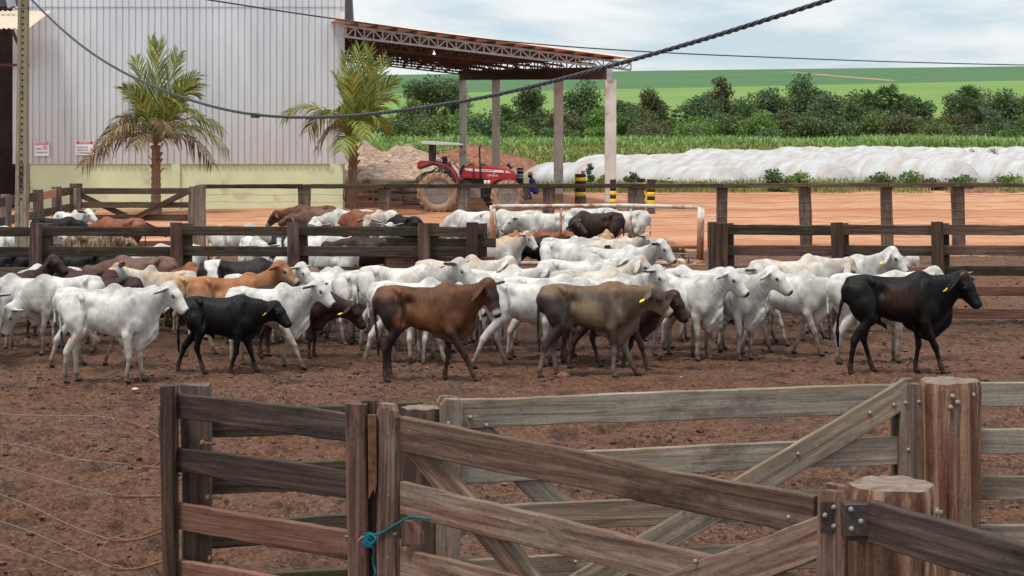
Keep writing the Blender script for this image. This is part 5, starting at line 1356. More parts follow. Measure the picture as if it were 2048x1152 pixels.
def upright(name, x, d, z0, z1, w, t, mat, parent, rz=0.0, top='flat', lean=0.0, seed=None):
    "sawn post along z"
    _pk[0] += 1; rng = random.Random(_pk[0] if seed is None else seed); b = MB(); n = 14; H = z1 - z0; vs = []; ph = rng.random() * 9
    ch = min(w, t) * 0.10
    for i in range(n + 1):
        u = i / n; k = 1 + 0.035 * math.sin(u * 6 + ph) + 0.015 * math.sin(u * 19 + ph * 2); kx = 0.012 * math.sin(u * 4 + ph * 3) + lean * u
        cx = w / 2 * k; cy = t / 2
        if top == 'chamfer' and i == n: cx *= 0.66
        for (xx, yy) in ((-cx + ch, -cy), (cx - ch, -cy), (cx, -cy + ch), (cx, cy - ch), (cx - ch, cy), (-cx + ch, cy), (-cx, cy - ch), (-cx, -cy + ch)):
            uz = u if not (top == 'chamfer' and i == n - 1) else 1 - 0.035 / H
            vs.append((xx + kx, yy, uz * H - H / 2 + (rng.uniform(-.008, .008) if i == n else 0)))
    fs = []
    for i in range(n):
        for k in range(8): fs.append((i*8+k, i*8+(k+1)%8, (i+1)*8+(k+1)%8, (i+1)*8+k))
    fs += [tuple(range(8))[::-1], tuple(range(n*8, n*8+8))]
    b.add(vs, fs); o = b.build(name, mat, parent)
    o.location = Vector((x, d, (z0 + z1) / 2)) - (parent.location if parent else Vector()); o.rotation_euler = (0, 0, rz); return o
def log_post(x, d, r, z1, mat, label, seed, group=None, taper=0.06, name='log_post'):
    "round log: irregular, slightly tapered, with a rough cut top as a part"
    rng = np.random.RandomState(seed); n, m = 40, 60; H = z1 + 0.4
    V = []
    for i in range(m):
        u = i / (m - 1)
        for k in range(n):
            a = 2 * math.pi * k / n; V.append((math.cos(a), math.sin(a), u * H))
    V = np.array(V); A = np.arctan2(V[:, 1], V[:, 0]); q = np.stack([V[:, 0] * 1.0, V[:, 1] * 1.0, V[:, 2] * 0.5], 1)
    q2 = np.stack([V[:, 0] * 5, V[:, 1] * 5, V[:, 2] * 0.8], 1)
    rr = r * (1 + 0.14 * (fbm(q, 1.1, seed, 3) - 0.5) + 0.10 * (fbm(q2, 1.0, seed + 5, 3) - 0.5)) * (1 - taper * (1 - V[:, 2] / H) * -1 * 0 + taper * (V[:, 2] / H - 0.5))
    rim = sst(V[:, 2], H - 0.02, H)
    rr = rr * (1 - 0.05 * rim)
    crack = np.exp(-((np.sin(A * 3 + seed + 0.2 * V[:, 2])) / 0.06) ** 2) * 0.02 * r / 0.18
    rr = rr - crack
    P = np.stack([V[:, 0] * rr, V[:, 1] * rr, V[:, 2] - H + z1 + (fbm(q, 2.0, seed + 8, 2) - 0.5) * 0.03 * rim], 1)
    i = np.arange((m - 1) * n); Q = np.stack([i, (i // n) * n + (i % n + 1) % n, (i // n + 1) * n + (i % n + 1) % n, i + n], 1)
    me = np_mesh(name, P, Q, True); o = link(name, me, mat); o.location = (x, d, 0); tag(o, label, 'post', group)
    T = P[-n:]; c = T.mean(0) + (0, 0, 0.004); Vt = [T, lerp(T, c, 0.35) + (0, 0, 0.006), lerp(T, c, 0.75) + np.array((0, 0, 0.002)), np.tile(c, (n, 1))]
    Vt = np.vstack(Vt); Vt[:, 2] += (fbm(Vt, 30, seed, 2) - 0.5) * 0.012
    i = np.arange(3 * n); Qt = np.stack([i, (i // n) * n + (i % n + 1) % n, (i // n + 1) * n + (i % n + 1) % n, i + n], 1)
    link('cut_top', np_mesh('cut_top', Vt, Qt, True), M['end_grain'], o)
    return o
def bolt(p, parent, r=0.016, ln=0.014, nrm=(0, -1, 0)):
    b = MB(); b.lathe([(r, 0), (r, ln * 0.35), (r * 0.62, ln * 0.4), (r * 0.55, ln), (0.002, ln)], 10)
    o = b.build('bolt', M['steel'], parent); Mx = Vector(nrm).to_track_quat('Z', 'Y').to_matrix().to_4x4(); Mx.translation = Vector(p) - (parent.location if parent else Vector()); o.matrix_local = Mx; return o

# ------------------------------------------------------------------ middle fence of the corral
MD = 31.5; MS = FPX / MD
def mid_fence(nm, posts, rails, extra, label, dbl):
    o = empty('corral_fence', (pX((posts[0] + posts[-1]) / 2, MD), MD, 0)); tag(o, label, 'fence', 'plank fences across the corral')
    for i, x in enumerate(posts):
        w = 23 / MS
        upright('post', pX(x, MD), MD - 0.13, -0.3, 1.735 + 0.01 * (i % 3), w, 0.09, M['post_wood'], o)
        if dbl: upright('post', pX(x + 14, MD), MD + 0.10, -0.3, 1.72, 26 / MS, 0.10, M['post_wood'], o)
    for (x0, x1, yt, yb, mk) in rails:
        zc = (pZ(yt, MD) + pZ(yb, MD)) / 2
        board('rail', (pX(x0, MD), MD, zc + 0.004), (pX(x1, MD), MD, zc - 0.004), (yb - yt) / MS, 0.05, M[mk], o, 26, 0.003)
    for (x0, x1, yt, yb, mk) in extra:
        zc = (pZ(yt, MD) + pZ(yb, MD)) / 2
        board('filler_board', (pX(x0, MD), MD + 0.055, zc), (pX(x1, MD), MD + 0.055, zc), (yb - yt) / MS, 0.04, M[mk], o, 10, 0.004)
    return o
rl = []
for (yt, yb, mk) in ((453, 472, 'mossy_wood'), (493, 513, 'mossy_wood'), (534, 553, 'brown_rail'), (574, 592, 'brown_rail'), (616, 635, 'brown_rail')):
    xs_ = [-620, -410, -200, 76, 356, 588, 850, 946, 990 if yt > 520 else 965]
    for a, b_ in zip(xs_[:-1], xs_[1:]):
        if b_ - a > 10: rl.append((a + 1, b_ - 1, yt + 0.6 * math.sin(a), yb + 0.6 * math.sin(a), mk))
mid_fence('a', [-600, -410, -195, 76, 356, 588, 850, 946], rl, [(772, 992, 477, 495, 'mossy_wood'), (772, 990, 514, 536, 'red_wood'), (772, 990, 541, 560, 'red_wood')], 'mossy dark plank fence crossing behind the front cattle at left', True)
rl = []
for (yt, yb, mk) in ((450, 470, 'brown_rail'), (491, 511, 'brown_rail'), (532, 551, 'red_wood'), (573, 591, 'red_wood'), (617, 637, 'red_wood')):
    xs_ = [1440, 1672, 1872, 2080, 2290, 2500, 2710]
    for k, (a, b_) in enumerate(zip(xs_[:-1], xs_[1:])):
        rl.append((a + 1, b_ - 1, yt, yb, 'mossy_wood' if (k + yt) % 3 == 0 else mk))
o = mid_fence('b', [1443, 1672, 1872, 2080, 2290, 2500, 2700], rl, [], 'brown five rail plank fence behind the black bull at right', True)
upright('post', pX(1428, MD), MD + 0.06, -0.3, 1.74, 20 / MS, 0.14, M['post_wood'], o)

# ------------------------------------------------------------------ far post and wire fence with a flat top rail
WD = 52.0; WS = FPX / WD
wf = empty('wire_fence', (pX(1200, WD), WD, 0)); tag(wf, 'long fence of stout timber posts, strained wires and one top rail before the orange yard', 'fence')
wposts = [(607, 24), (770, 26), (925, 25), (1097, 24), (1263, 18), (1281, 17), (1445, 21), (1612, 23), (1774, 22), (1917, 24), (2090, 24), (2250, 24), (2410, 23), (2570, 24)]
for x, w in wposts:
    upright('post', pX(x, WD), WD, -0.3, pZ(369 if x not in (1263, 1281) else 366, WD), w / WS, 0.24, M['old_post'], wf, lean=random.Random(x).uniform(-.05, .05))
xs_ = [400] + [x for x, w in wposts if x != 1281] + [2740]
for a, b_ in zip(xs_[:-1], xs_[1:]):
    ya = 371 - 2.0 * ((a - 400) / 1650) if a < 1500 else 368.5; yb2 = 371 - 2.0 * ((b_ - 400) / 1650) if b_ < 1500 else 368.5
    board('top_rail', (pX(a + 1, WD), WD - 0.16, pZ(ya + 1.5, WD)), (pX(b_ - 1, WD), WD - 0.16, pZ(yb2 + 1.5, WD)), 8.5 / WS, 0.11, M['mossy_wood'] if a < 1300 else M['brown_rail'], wf, 10, 0.004)
for k, y in enumerate((389, 404, 419, 434, 449, 462)):
    b = MB(); pts = []
    for i in range(60):
        x = 400 + (2740 - 400) * i / 59; pts.append((pX(x, WD), WD - 0.13, pZ(y, WD) + 0.02 * math.sin(x / 23.0 + k)))
    b.tube(pts, 0.0045, 4); o = b.build('wire', M['wire'], wf); o.location = -wf.location

# ------------------------------------------------------------------ holding pen at the back left, with its gate
pen = empty('pen_fence', (pX(80, 48), 48, 0)); tag(pen, 'low brown plank fence of the back pen running left towards the camera', 'fence')
A_, B_ = (pX(150, 52), 52.0), (pX(-60, 41), 41.0)
def penp(t): return (A_[0] + (B_[0] - A_[0]) * t, A_[1] + (B_[1] - A_[1]) * t)
for k, t_ in enumerate((0.0, 0.22, 0.42, 0.72, 1.0)):
    x, y = penp(t_); upright('post', x, y + 0.12, -0.2, 1.74, 0.24, 0.2, M['old_post'], pen)
for k, (z1, z0) in enumerate(((1.68, 1.46), (1.22, 1.0), (0.78, 0.56), (0.36, 0.16))):
    for (ta, tb) in ((0.005, 0.21), (0.225, 0.415), (0.425, 0.715), (0.725, 1.0)):
        a, b_ = penp(ta), penp(tb); fresh = (k == 0 and abs(ta - 0.225) < 0.01)
        board('rail', (a[0], a[1], (z0 + z1) / 2), (b_[0], b_[1], (z0 + z1) / 2), z1 - z0, 0.05, plain('fresh_red_plank', (0.42, 0.17, 0.11), 0.8, 0.2, 0.12, 5) if fresh else M['brown_rail'], pen, 10, 0.004, 'fresh reddish top rail' if fresh else None)
gt = empty('pen_gate', (pX(270, 51.5), 51.5, 0)); tag(gt, 'closed five bar timber gate with crossed braces before the lime green wall', 'gate')
GD = 51.5; GS = FPX / GD
upright('stile', pX(154, GD), GD, 0.1, pZ(376, GD), 14 / GS, 0.12, M['old_post'], gt); upright('stile', pX(384, GD), GD, 0.1, pZ(373, GD), 13 / GS, 0.12, M['old_post'], gt)
for (yt, yb, mk) in ((376, 388, 'brown_rail'), (404, 416, 'brown_rail'), (429, 442, 'brown_rail'), (456, 467, 'brown_rail'), (482, 493, 'red_wood')):
    zc = (pZ(yt, GD) + pZ(yb, GD)) / 2; board('rail', (pX(158, GD), GD + 0.01, zc), (pX(380, GD), GD + 0.01, zc), (yb - yt) / GS, 0.05, M[mk], gt, 10, 0.004)
board('brace', px(262, 440, GD - 0.06), px(378, 382, GD - 0.06), 11 / GS, 0.05, M['brown_rail'], gt, 8, 0.003); board('brace', px(160, 390, GD + 0.07), px(335, 470, GD + 0.07), 11 / GS, 0.05, M['brown_rail'], gt, 8, 0.003)
upright('hinge_post', pX(401, GD), GD, -0.3, pZ(370, GD), 20 / GS, 0.26, M['old_post'], None); q = bpy.context.scene.objects['hinge_post']; q.name = 'gate_post'; tag(q, 'grey square hinge post at the right end of the pen gate', 'post')
upright('latch_post', pX(152, GD + .4), GD + 0.4, -0.3, pZ(367, GD + .4), 22 / GS, 0.26, M['old_post'], None); q = bpy.context.scene.objects['latch_post']; q.name = 'gate_post'; tag(q, 'dark square latch post at the left end of the pen gate', 'post')

# ------------------------------------------------------------------ rusty pipe rail over the water trough
t = NT('flaking_white_pipe', 0.7, 0.3); n1 = t.noise(t.coord('Object', (1, 1, 1)), 3.0, 6, 0.7); n2 = t.noise(t.coord('Object'), 9.0, 4)
z_ = t.sep(t.pos())[2]; k = t.math('ADD', n1, t.math('MULTIPLY_ADD', z_, -0.22, 0.30))
t.base(t.mix(t.ramp(k, [(0.42, 0), (0.54, 1)]), t.ramp(n2, [(0.3, (0.50, 0.43, 0.37)), (0.7, (0.62, 0.57, 0.52))]), t.ramp(n2, [(0.3, (0.23, 0.085, 0.045)), (0.7, (0.40, 0.20, 0.13))]))); t.bump(n2, 0.3, 0.01); M['pipe'] = t.m
PD = 40.6; PS = FPX / PD
pr = empty('pipe_rail', (pX(1190, PD), PD, 0)); tag(pr, 'rusty flaking white pipe frame standing over the concrete trough', 'pipe rail')
def ppart(name, pts, r):
    b = MB(); b.tube([px(*q) if len(q) == 3 else q for q in pts], r, 10); o = b.build(name, M['pipe'], pr); o.location = -pr.location; return o
ppart('top_pipe', [(985, 413, PD), (1110, 412, PD), (1250, 411, PD), (1398, 415, PD - 0.15)], 0.046)
ppart('lower_pipe', [(988, 493, PD - .02), (1120, 491.5, PD - .02), (1262, 491, PD - .02), (1398, 494, PD - .15)], 0.045)
ppart('pipe_leg', [(983, 411, PD - 0.14), (984, 518, PD - .14)], 0.045); ppart('pipe_leg', [(989, 414, PD + .12), (989, 516, PD + .12)], 0.03); ppart('pipe_leg', [(1400, 414, PD - 0.26), (1397, 526, PD - .26)], 0.05); ppart('pipe_leg', [(1406, 418, PD + .02), (1404, 520, PD + .02)], 0.035)
ppart('pipe_strut', [(1122, 413, PD), (1121, 491, PD)], 0.03); ppart('pipe_strut', [(1262, 413, PD), (1260, 491, PD)], 0.033)
t_ = empty('water_trough', (pX(1220, 39.4), 39.4, 0)); tag(t_, 'long stained concrete water trough below the rusty pipe frame', 'trough')
M['trough'] = plain('stained_trough_concrete', (0.34, 0.225, 0.165), 0.9, 0.15, 0.25, 3, dirt=(0.27, 0.115, 0.065), dirt_amt=0.7)
M['trough_rim'] = plain('worn_trough_rim', (0.52, 0.44, 0.38), 0.9, 0.15, 0.15, 5, dirt=(0.33, 0.2, 0.14), dirt_amt=0.5)
x0, x1 = pX(1005, 39.0), pX(1411, 39.0)
def tpart(n_, c, s, m_):
    b = MB(); b.box(c, s); o = b.build(n_, m_, t_, bevel=0.012); o.location = -t_.location
tpart('front_wall', ((x0 + x1) / 2, 39.0, 0.22), (x1 - x0, 0.14, 0.5), M['trough']); tpart('back_wall', ((x0 + x1) / 2, 40.2, 0.22), (x1 - x0, 0.14, 0.5), M['trough'])
tpart('end_wall', (x1 - 0.08, 39.6, 0.20), (0.14, 1.04, 0.46), M['trough']); tpart('end_wall', (x0 + 0.08, 39.6, 0.20), (0.14, 1.04, 0.46), M['trough'])
tpart('rim', ((x0 + x1) / 2 - 0.35, 39.0, 0.495), (x1 - x0 - 0.75, 0.18, 0.05), M['trough_rim']); tpart('divider', (pX(1367, 39), 39.5, 0.24), (0.12, 0.84, 0.56), M['trough_rim'])
b = MB(); b.tube([px(1345, 534, 39.3), px(1380, 531, 39.3), px(1404, 523, 39.6)], 0.025, 8); o = b.build('feed_pipe', M['pipe'], t_); o.location = -t_.location
b = MB(); b.tube([px(1340, 507, 39.8), px(1378, 508, 39.8), px(1377, 534, 39.8)], 0.018, 8); o = b.build('feed_pipe', M['steel'], t_); o.location = -t_.location

# ------------------------------------------------------------------ foreground: hinged gate tied with a teal cord (nearer, purple brown)
def nearp(x):            # distance of the near gate plane at photo column x
    t_ = (x - 808.0) / (1625 - 808); k = (1 - t_) * 355.0 + t_ * 450.0; return FPX / k
def farp(x):             # distance of the far gate plane
    t_ = (x - 925.0) / (1790 - 925); k = (1 - t_) * 312.0 + t_ * 296.0; return FPX / k
ng = empty('plank_gate', (pX(1215, nearp(1215)), nearp(1215), 0)); tag(ng, 'nearest wooden gate of purple brown planks tied shut with teal cord', 'gate')
def nb(name, xa, za, xb, zb_, h, t=0.045, off=0.0, mat='gate_wood', w=0.006):
    a = Vector((pX(xa, nearp(xa)), nearp(xa) + off, za)); b_ = Vector((pX(xb, nearp(xb)), nearp(xb) + off, zb_))
    return board(name, a, b_, h, t, M[mat], ng, 30, w)
GX0, GX1 = 806, 1634
for z1, z0 in ((1.752, 1.565), (1.386, 1.205), (1.030, 0.850), (0.68, 0.50), (0.33, 0.15)):
    nb('rail', GX0, (z1 + z0) / 2 - 0.002, GX1, (z1 + z0) / 2 + 0.006, z1 - z0)
nang = math.atan2(nearp(GX1) - nearp(GX0), pX(GX1, nearp(GX1)) - pX(GX0, nearp(GX0)))
def nst(name, x, w, off, z1, mat='gate_wood_v', top='chamfer', z0=0.08, t=0.045):
    return upright(name, pX(x, nearp(x)), nearp(x) + off, z0, z1, w, t, M[mat], ng, nang, top)
nst('stile', 782, 0.155, -0.05, 1.79); nst('stile', 776, 0.16, 0.05, 1.80)
nst('stile', 1661, 0.150, -0.05, 1.80); nst('stile', 1676, 0.15, 0.055, 1.81)
nb('brace', 828, 1.60, 1185, 0.74, 0.17, 0.045, 0.052); nb('brace', 1655, 1.60, 1140, 0.86, 0.175, 0.045, -0.046)
for (x, y) in ((822, 861), (835, 889), (780, 866), (779, 991), (790, 1068), (778, 1114), (985, 1033), (1577, 1035), (1391, 1123)):
    d = nearp(x) - 0.076 if (x > 1300 or x < 800) else nearp(x) - 0.024
    bolt(px(x, y, d), ng, 0.0125, 0.011)
# wooden latch block and cords
b = MB(); dl = nearp(815); a = px(808, 1038, dl - 0.02); k = dl / FPX
b.prism([(0, -46*k), (0, 0.0), (18*k, 0.0), (33*k, -12*k), (40*k, -28*k), (41*k, -46*k)], -0.04, 0.035, None, (0, 0, 0)); o = b.build('latch_block', M['gate_wood_v'], ng, bevel=0.004); o.location = a + Vector((0, -0.03, 0)) - ng.location
M['cord'] = plain('teal_cord', (0.010, 0.115, 0.155), 0.8, 0.2, 0.35, 60)
M['twine'] = plain('tan_twine', (0.36, 0.20, 0.12), 0.85, 0.2, 0.3, 60)
def rope(pts, r, name, mat, label, cat, strands=0):
    b = MB(); P = [Vector(p) for p in pts]; n = 12 * (len(P) - 1); C = []
    for i in range(n + 1):
        u = i / n * (len(P) - 1); k = min(int(u), len(P) - 2); f = u - k
        p0, p1, p2, p3 = P[max(k-1, 0)], P[k], P[k+1], P[min(k+2, len(P)-1)]
        C.append(0.5 * ((2*p1) + (p2-p0)*f + (2*p0-5*p1+4*p2-p3)*f*f + (3*p1-p0-3*p2+p3)*f**3))
    b.tube(C, r, 7); o = b.build(name, mat, None)
    if label: tag(o, label, cat)
    return o
q = lambda x, y, f=0.10: px(x, y, nearp(min(max(x, 740), 860)) - f)
rp_ = [q(866, 1040, 0.03), q(845, 1036), q(820, 1034, .1), q(790, 1050, .105), q(762, 1066, .11), q(745, 1070, .12), q(733, 1078, .13), q(742, 1088, .14), q(752, 1078, .13), q(740, 1066, .12), q(730, 1074, .13), q(738, 1092, .14), q(748, 1098, .12), q(746, 1120, .10), q(751, 1145, .10), q(749, 1152, .10)]
rope(rp_, 0.0062, 'cord', M['cord'], 'knotted teal cord tying the near gate to the split post', 'cord')
rng = random.Random(3)
b = MB(); c = q(738, 1080, .135); pts = []
for i in range(90):
    a = i * 0.62; rr = 0.022 + 0.009 * math.sin(i * 0.37); pts.append(c + Vector((math.cos(a) * rr, -0.012 + 0.02 * math.sin(a * 0.5), math.sin(a) * rr * 1.1 + 0.012 * math.sin(i * .21))))
b.tube(pts, 0.0058, 6); o = b.build('knot', M['cord'], bpy.context.scene.objects['cord'])
rope([q(690, 1073, .06), q(712, 1072, .06), q(730, 1074, .07), q(736, 1073, .07), q(722, 1076, .07), q(706, 1100, .06), q(700, 1128, .06)], 0.006, 'twine', M['twine'], 'loose tan twine looped round the split post beside the teal cord', 'twine')

# split square post where the gate shuts
mp_d = nearp(735)
sp = empty('split_post', (pX(728, mp_d), mp_d, 0)); tag(sp, 'split weathered square post between the left fence and the near gate', 'post')
upright('near_half', pX(718, mp_d), mp_d - 0.02, -0.2, 1.80, 0.125, 0.14, M['gate_wood_v'], sp); upright('far_half', pX(742, mp_d), mp_d + 0.03, -0.2, 1.81, 0.085, 0.12, M['post_wood'], sp)
b = MB(); k = mp_d / FPX; b.prism([(-9*k, 0.12), (8*k, 0.12), (9*k, -0.28), (4*k, -0.34), (3*k, -0.30), (-7*k, -0.36)], -0.02, 0.03); o = b.build('splinter', plain('fresh_split_wood', (0.125, 0.062, 0.038), 0.85, 0.15, 0.5, 24), sp); o.location = Vector((0.055, -0.085, 1.62))

# left fence section
lf = empty('plank_fence', (pX(520, 11), 11, 0)); tag(lf, 'near plank fence of dark and reddish boards at lower left', 'fence')
def lfd(x): t_ = (x - 355.0) / (695 - 355); return FPX / ((1 - t_) * 322.0 + t_ * 349.0)
for (yl, yr, hl, mk) in ((785, 826, 51, 'dark_wood'), (893, 942, 50, 'dark_wood'), (1004, 1061, 53, 'red_wood'), (1116, 1180, 52, 'red_wood'), (1228, 1296, 52, 'red_wood'), (1330, 1406, 52, 'red_wood')):
    a, b_ = px(352, yl + hl / 2, lfd(352) - 0.02), px(702, yr + hl / 2 + 3, lfd(702) + 0.03)
    board('rail', a, b_, hl / 322.0, 0.045, M[mk], lf, 26, 0.004)
lp = empty('corner_post', (pX(372, 11.55), 11.55, 0)); tag(lp, 'dark notched corner post at the left end of the near plank fence', 'post')
k = 11.55 / FPX
upright('front_half', pX(345, 11.5), 11.42, -0.2, pZ(768, 11.5), 26 * k, 0.11, M['post_wood'], lp, lean=-0.0); upright('back_half', pX(390, 11.6), 11.62, -0.2, pZ(769, 11.6), 56 * k, 0.14, M['post_wood'], lp)
b = MB(); cl = [(331, 771), (356, 769), (357, 1420), (352, 1420), (350, 1040), (338, 960), (331, 900), (322, 855), (326, 815), (331, 795)]
pts = [((x - 345) * k, pZ(y, 11.5)) for x, y in cl]; b.prism(pts, -0.05, 0.07); o = b.build('waney_edge', M['post_wood'], lp); o.location = Vector((pX(345, 11.5), 11.45, 0)) - lp.location
for (x, y) in ((404, 886), (416, 995), (420, 1117)):
    b = MB(); a = px(x, y, 11.36); b.tube([a, a + Vector((0.085, -0.03, 0.0))], 0.009, 8); b.tube([a + Vector((-0.006, 0, 0)), a + Vector((0.012, -0.004, 0))], 0.020, 8); o = b.build('bolt', M['rust'], lp); o.location = -lp.location
# fence behind it
bf = empty('plank_fence', (pX(620, 11.8), 11.8, 0)); tag(bf, 'dark mossy plank fence seen through the gaps of the near left fence', 'fence')
for (z1, z0) in ((1.60, 1.42), (1.24, 1.06), (0.89, 0.72), (0.54, 0.37)):
    a = Vector((pX(418, 11.72), 11.72, (z1 + z0) / 2)); b_ = Vector((pX(845, 12.05), 12.05, (z1 + z0) / 2)); board('rail', a, b_, z1 - z0, 0.045, M['mossy_wood'], bf, 20, 0.003)
# round post behind the split post
log_post(pX(846, 11.9), 11.9, 0.14, pZ(815, 11.9), M['post_wood'], 'dark round log post behind the near gate stile', 5, 'log posts of the gates')

# far gate (grey green)
fg = empty('plank_gate', (pX(1360, 12.2), 12.2, 0)); tag(fg, 'grey green wooden gate with V braces behind the nearest gate', 'gate')
def fb(name, xa, za, xb, zb_, h, t=0.045, off=0.0, mat='pale_wood'):
    a = Vector((pX(xa, farp(xa)), farp(xa) + off, za)); b_ = Vector((pX(xb, farp(xb)), farp(xb) + off, zb_)); return board(name, a, b_, h, t, M[mat], fg, 26, 0.004)
for z1, z0 in ((1.645, 1.455), (1.285, 1.105), (0.955, 0.775), (0.62, 0.44), (0.29, 0.13)):
    fb('rail', 918, (z1 + z0) / 2, 1796, (z1 + z0) / 2 + 0.004, z1 - z0)
fang = math.atan2(farp(1790) - farp(925), pX(1790, farp(1790)) - pX(925, farp(925)))
for x, w, off, z1 in ((900, 0.150, -0.052, 1.655), (893, 0.15, 0.052, 1.66), (1821, 0.165, -0.052, 1.66), (1812, 0.165, 0.052, 1.68)):
    upright('stile', pX(x, farp(x)), farp(x) + off, 0.05, z1, w, 0.045, M['pale_wood_v'], fg, fang, 'chamfer')
fb('brace', 1815, 1.60, 1150, 0.40, 0.185, 0.045, -0.046); fb('brace', 930, 1.50, 1260, 0.46, 0.17, 0.045, 0.052)
for (x, y) in ((941, 835), (973, 851), (897, 847), (1811, 806), (1838, 804), (1817, 900), (1788, 810), (1740, 826), (1596, 908), (1366, 1016), (1585, 1101), (1151, 1124)):
    bolt(px(x, y, farp(x) - (0.078 if x > 1000 or x < 910 else 0.026)), fg, 0.0150, 0.012)
# big logs
log_post(pX(1901, 12.5), 12.5, 0.195, pZ(762, 12.5), M['bark'], 'tall peeling log post with a flat sawn top at the right', 11, 'log posts of the gates')
hp_ = bpy.context.scene.objects['log_post.001']
for (x, y) in ((1905, 793), (1915, 805), (1901, 815), (1946, 790)):
    bolt(px(x, y, 12.5 - (0.20 if x < 1930 else 0.15)), hp_, 0.019, 0.016)
# fence right of the tall log
rf = empty('plank_fence', (pX(2050, 12.8), 12.8, 0)); tag(rf, 'grey plank fence running right from the tall peeling log', 'fence')
for k, (yt, yb) in enumerate(((764, 810), (857, 905), (953, 1000), (1047, 1092), (1140, 1186))):
    a, b_ = px(1935, (yt + yb) / 2 + 0.5, 12.65), px(3100, (yt + yb) / 2 - 3, 13.0); board('rail', a, b_, (yb - yt) / 291.0, 0.045, M['pale_wood'], rf, 20, 0.004)
# hinge post of the near gate and its dark rail
nl_ = log_post(pX(1783, 8.02), 8.02, 0.185, pZ(968, 8.02), M['bark'], 'stout log post with a rough cut top carrying the near gate hinge', 23, 'log posts of the gates')
hg = empty('hinge', tuple(px(1690, 1036, 7.86)))
def hpart(name, x0, y0, x1, y1, d, th=0.012, mat='hinge'):
    a, b_ = px(x0, y0, d), px(x1, y1, d); b = MB(); b.box(((a.x + b_.x) / 2, d, (a.z + b_.z) / 2), (b_.x - a.x, th, a.z - b_.z)); o = b.build(name, M[mat], hg, bevel=0.003); o.location = -hg.location
HDp = nearp(1661) - 0.082
hpart('leaf_plate', 1641, 1003, 1678, 1066, HDp); hpart('leaf_plate', 1690, 1009, 1737, 1072, 7.80)
b = MB(); b.tube([px(1684, 1002, HDp - 0.01), px(1684, 1070, HDp - 0.01)], 0.016, 10); o = b.build('pin', M['rust'], hg); o.location = -hg.location
for (x, y, d) in ((1668, 1015, HDp), (1650, 1031, HDp), (1668, 1053, HDp), (1702, 1019, 7.80), (1722, 1043, 7.80), (1703, 1058, 7.80)): bolt(px(x, y, d - 0.008), hg, 0.0125, 0.012)
b = MB(); b.box((pX(1713, 7.86), 7.87, (pZ(1076, 7.87) + pZ(1005, 7.87)) / 2), (0.112, 0.12, pZ(1005, 7.87) - pZ(1076, 7.87))); o = b.build('packing_block', M['dark_wood'], hg, bevel=0.004); o.location = -hg.location
hg.location = hg.location - ng.location; hg.parent = ng
kf = empty('plank_fence', (pX(1960, 7.5), 7.5, 0)); tag(kf, 'nearest dark plank rail running out of the lower right corner', 'fence')
for (y0, y1, hh) in ((1003, 1112, 0.172), (1172, 1300, 0.172), (1340, 1490, 0.172)):
    a, b_ = px(1745, y0 + 40, 7.80), px(2700, y1 + 47 + (y1 - y0) * 1.45, 5.75); board('rail', a, b_, hh, 0.05, M['dark_wood'], kf, 30, 0.005)
bolt(px(1755, 1033, 7.765), kf, 0.013, 0.012); bolt(px(1871, 1024, 7.9), nl_, 0.018, 0.03, (1, -0.3, 0))

# slack wires with hooked rods at lower left
for k, (w, r_) in enumerate((([(-30, 826), (70, 831), (185, 832), (225, 838), (265, 848)], [(250, 843), (275, 850), (322, 877)]),
                            ([(-30, 880), (60, 895), (150, 918), (255, 928)], [(275, 941), (295, 934), (328, 936)]),
                            ([(-30, 924), (60, 948), (150, 973), (230, 991)], [(230, 992), (280, 993), (332, 992)]),
                            ([(-30, 977), (60, 1012), (140, 1050), (222, 1080)], [(222, 1081), (275, 1079), (336, 1059)]),
                            ([(-30, 1032), (60, 1063), (140, 1097), (222, 1135)], [(222, 1135), (270, 1138), (336, 1120)]),
                            ([(-30, 1080), (60, 1110), (120, 1134), (200, 1165)], [(200, 1166), (270, 1176), (338, 1166)]))):
    o = empty('slack_wire', tuple(px(330, r_[-1][1], 11.5)))
    tag(o, ['topmost slack fence wire hooked to the dark corner post', 'second slack fence wire from the top with a kinked loose end', 'third slack fence wire, with a straight rod and long eye', 'fourth slack fence wire, its rod curving up to the post', 'fifth slack fence wire with a low curved rod', 'lowest slack fence wire leaving the picture at the bottom'][k], 'wire', 'slack wires at the corner post')
    def P_(x, y): t_ = x / 330.0; return px(x, y, FPX / ((1 - t_) * 296.0 + t_ * 322.0))
    q_ = rope([P_(*p) for p in w], 0.0036, 'strand', M['wire'], None, None); q_.parent = o; q_.location = -o.location
    a, m2, e_ = [P_(*p) for p in r_]
    q_ = rope([a, m2, e_], 0.0085, 'hook_rod', M['rust'], None, None); q_.parent = o; q_.location = -o.location
    dv = (m2 - a).normalized(); up_ = Vector((0, 0, 0.02)); L_ = 0.22
    q_ = rope([a + dv * 0.12, a + dv * 0.05 + up_ * 0.7, a - dv * 0.02, a + dv * 0.05 - up_ * 0.7, a + dv * L_], 0.0065, 'eye_loop', M['rust'], None, None); q_.parent = o; q_.location = -o.location
    if k in (0, 1, 2):
        b = MB(); c = P_(*w[-1]); pts = [c - dv * 0.30 * t2 + Vector((0, math.cos(t2 * 40) * 0.007, math.sin(t2 * 40) * 0.007)) for t2 in np.linspace(0, 1, 60)]
        b.tube(pts, 0.0035, 5); q_ = b.build('twisted_end', M['wire'], o); q_.location = -o.location
    if k == 1:
        q_ = rope([P_(252, 928), P_(270, 914), P_(283, 890)], 0.0035, 'loose_end', M['wire'], None, None); q_.parent = o; q_.location = -o.location

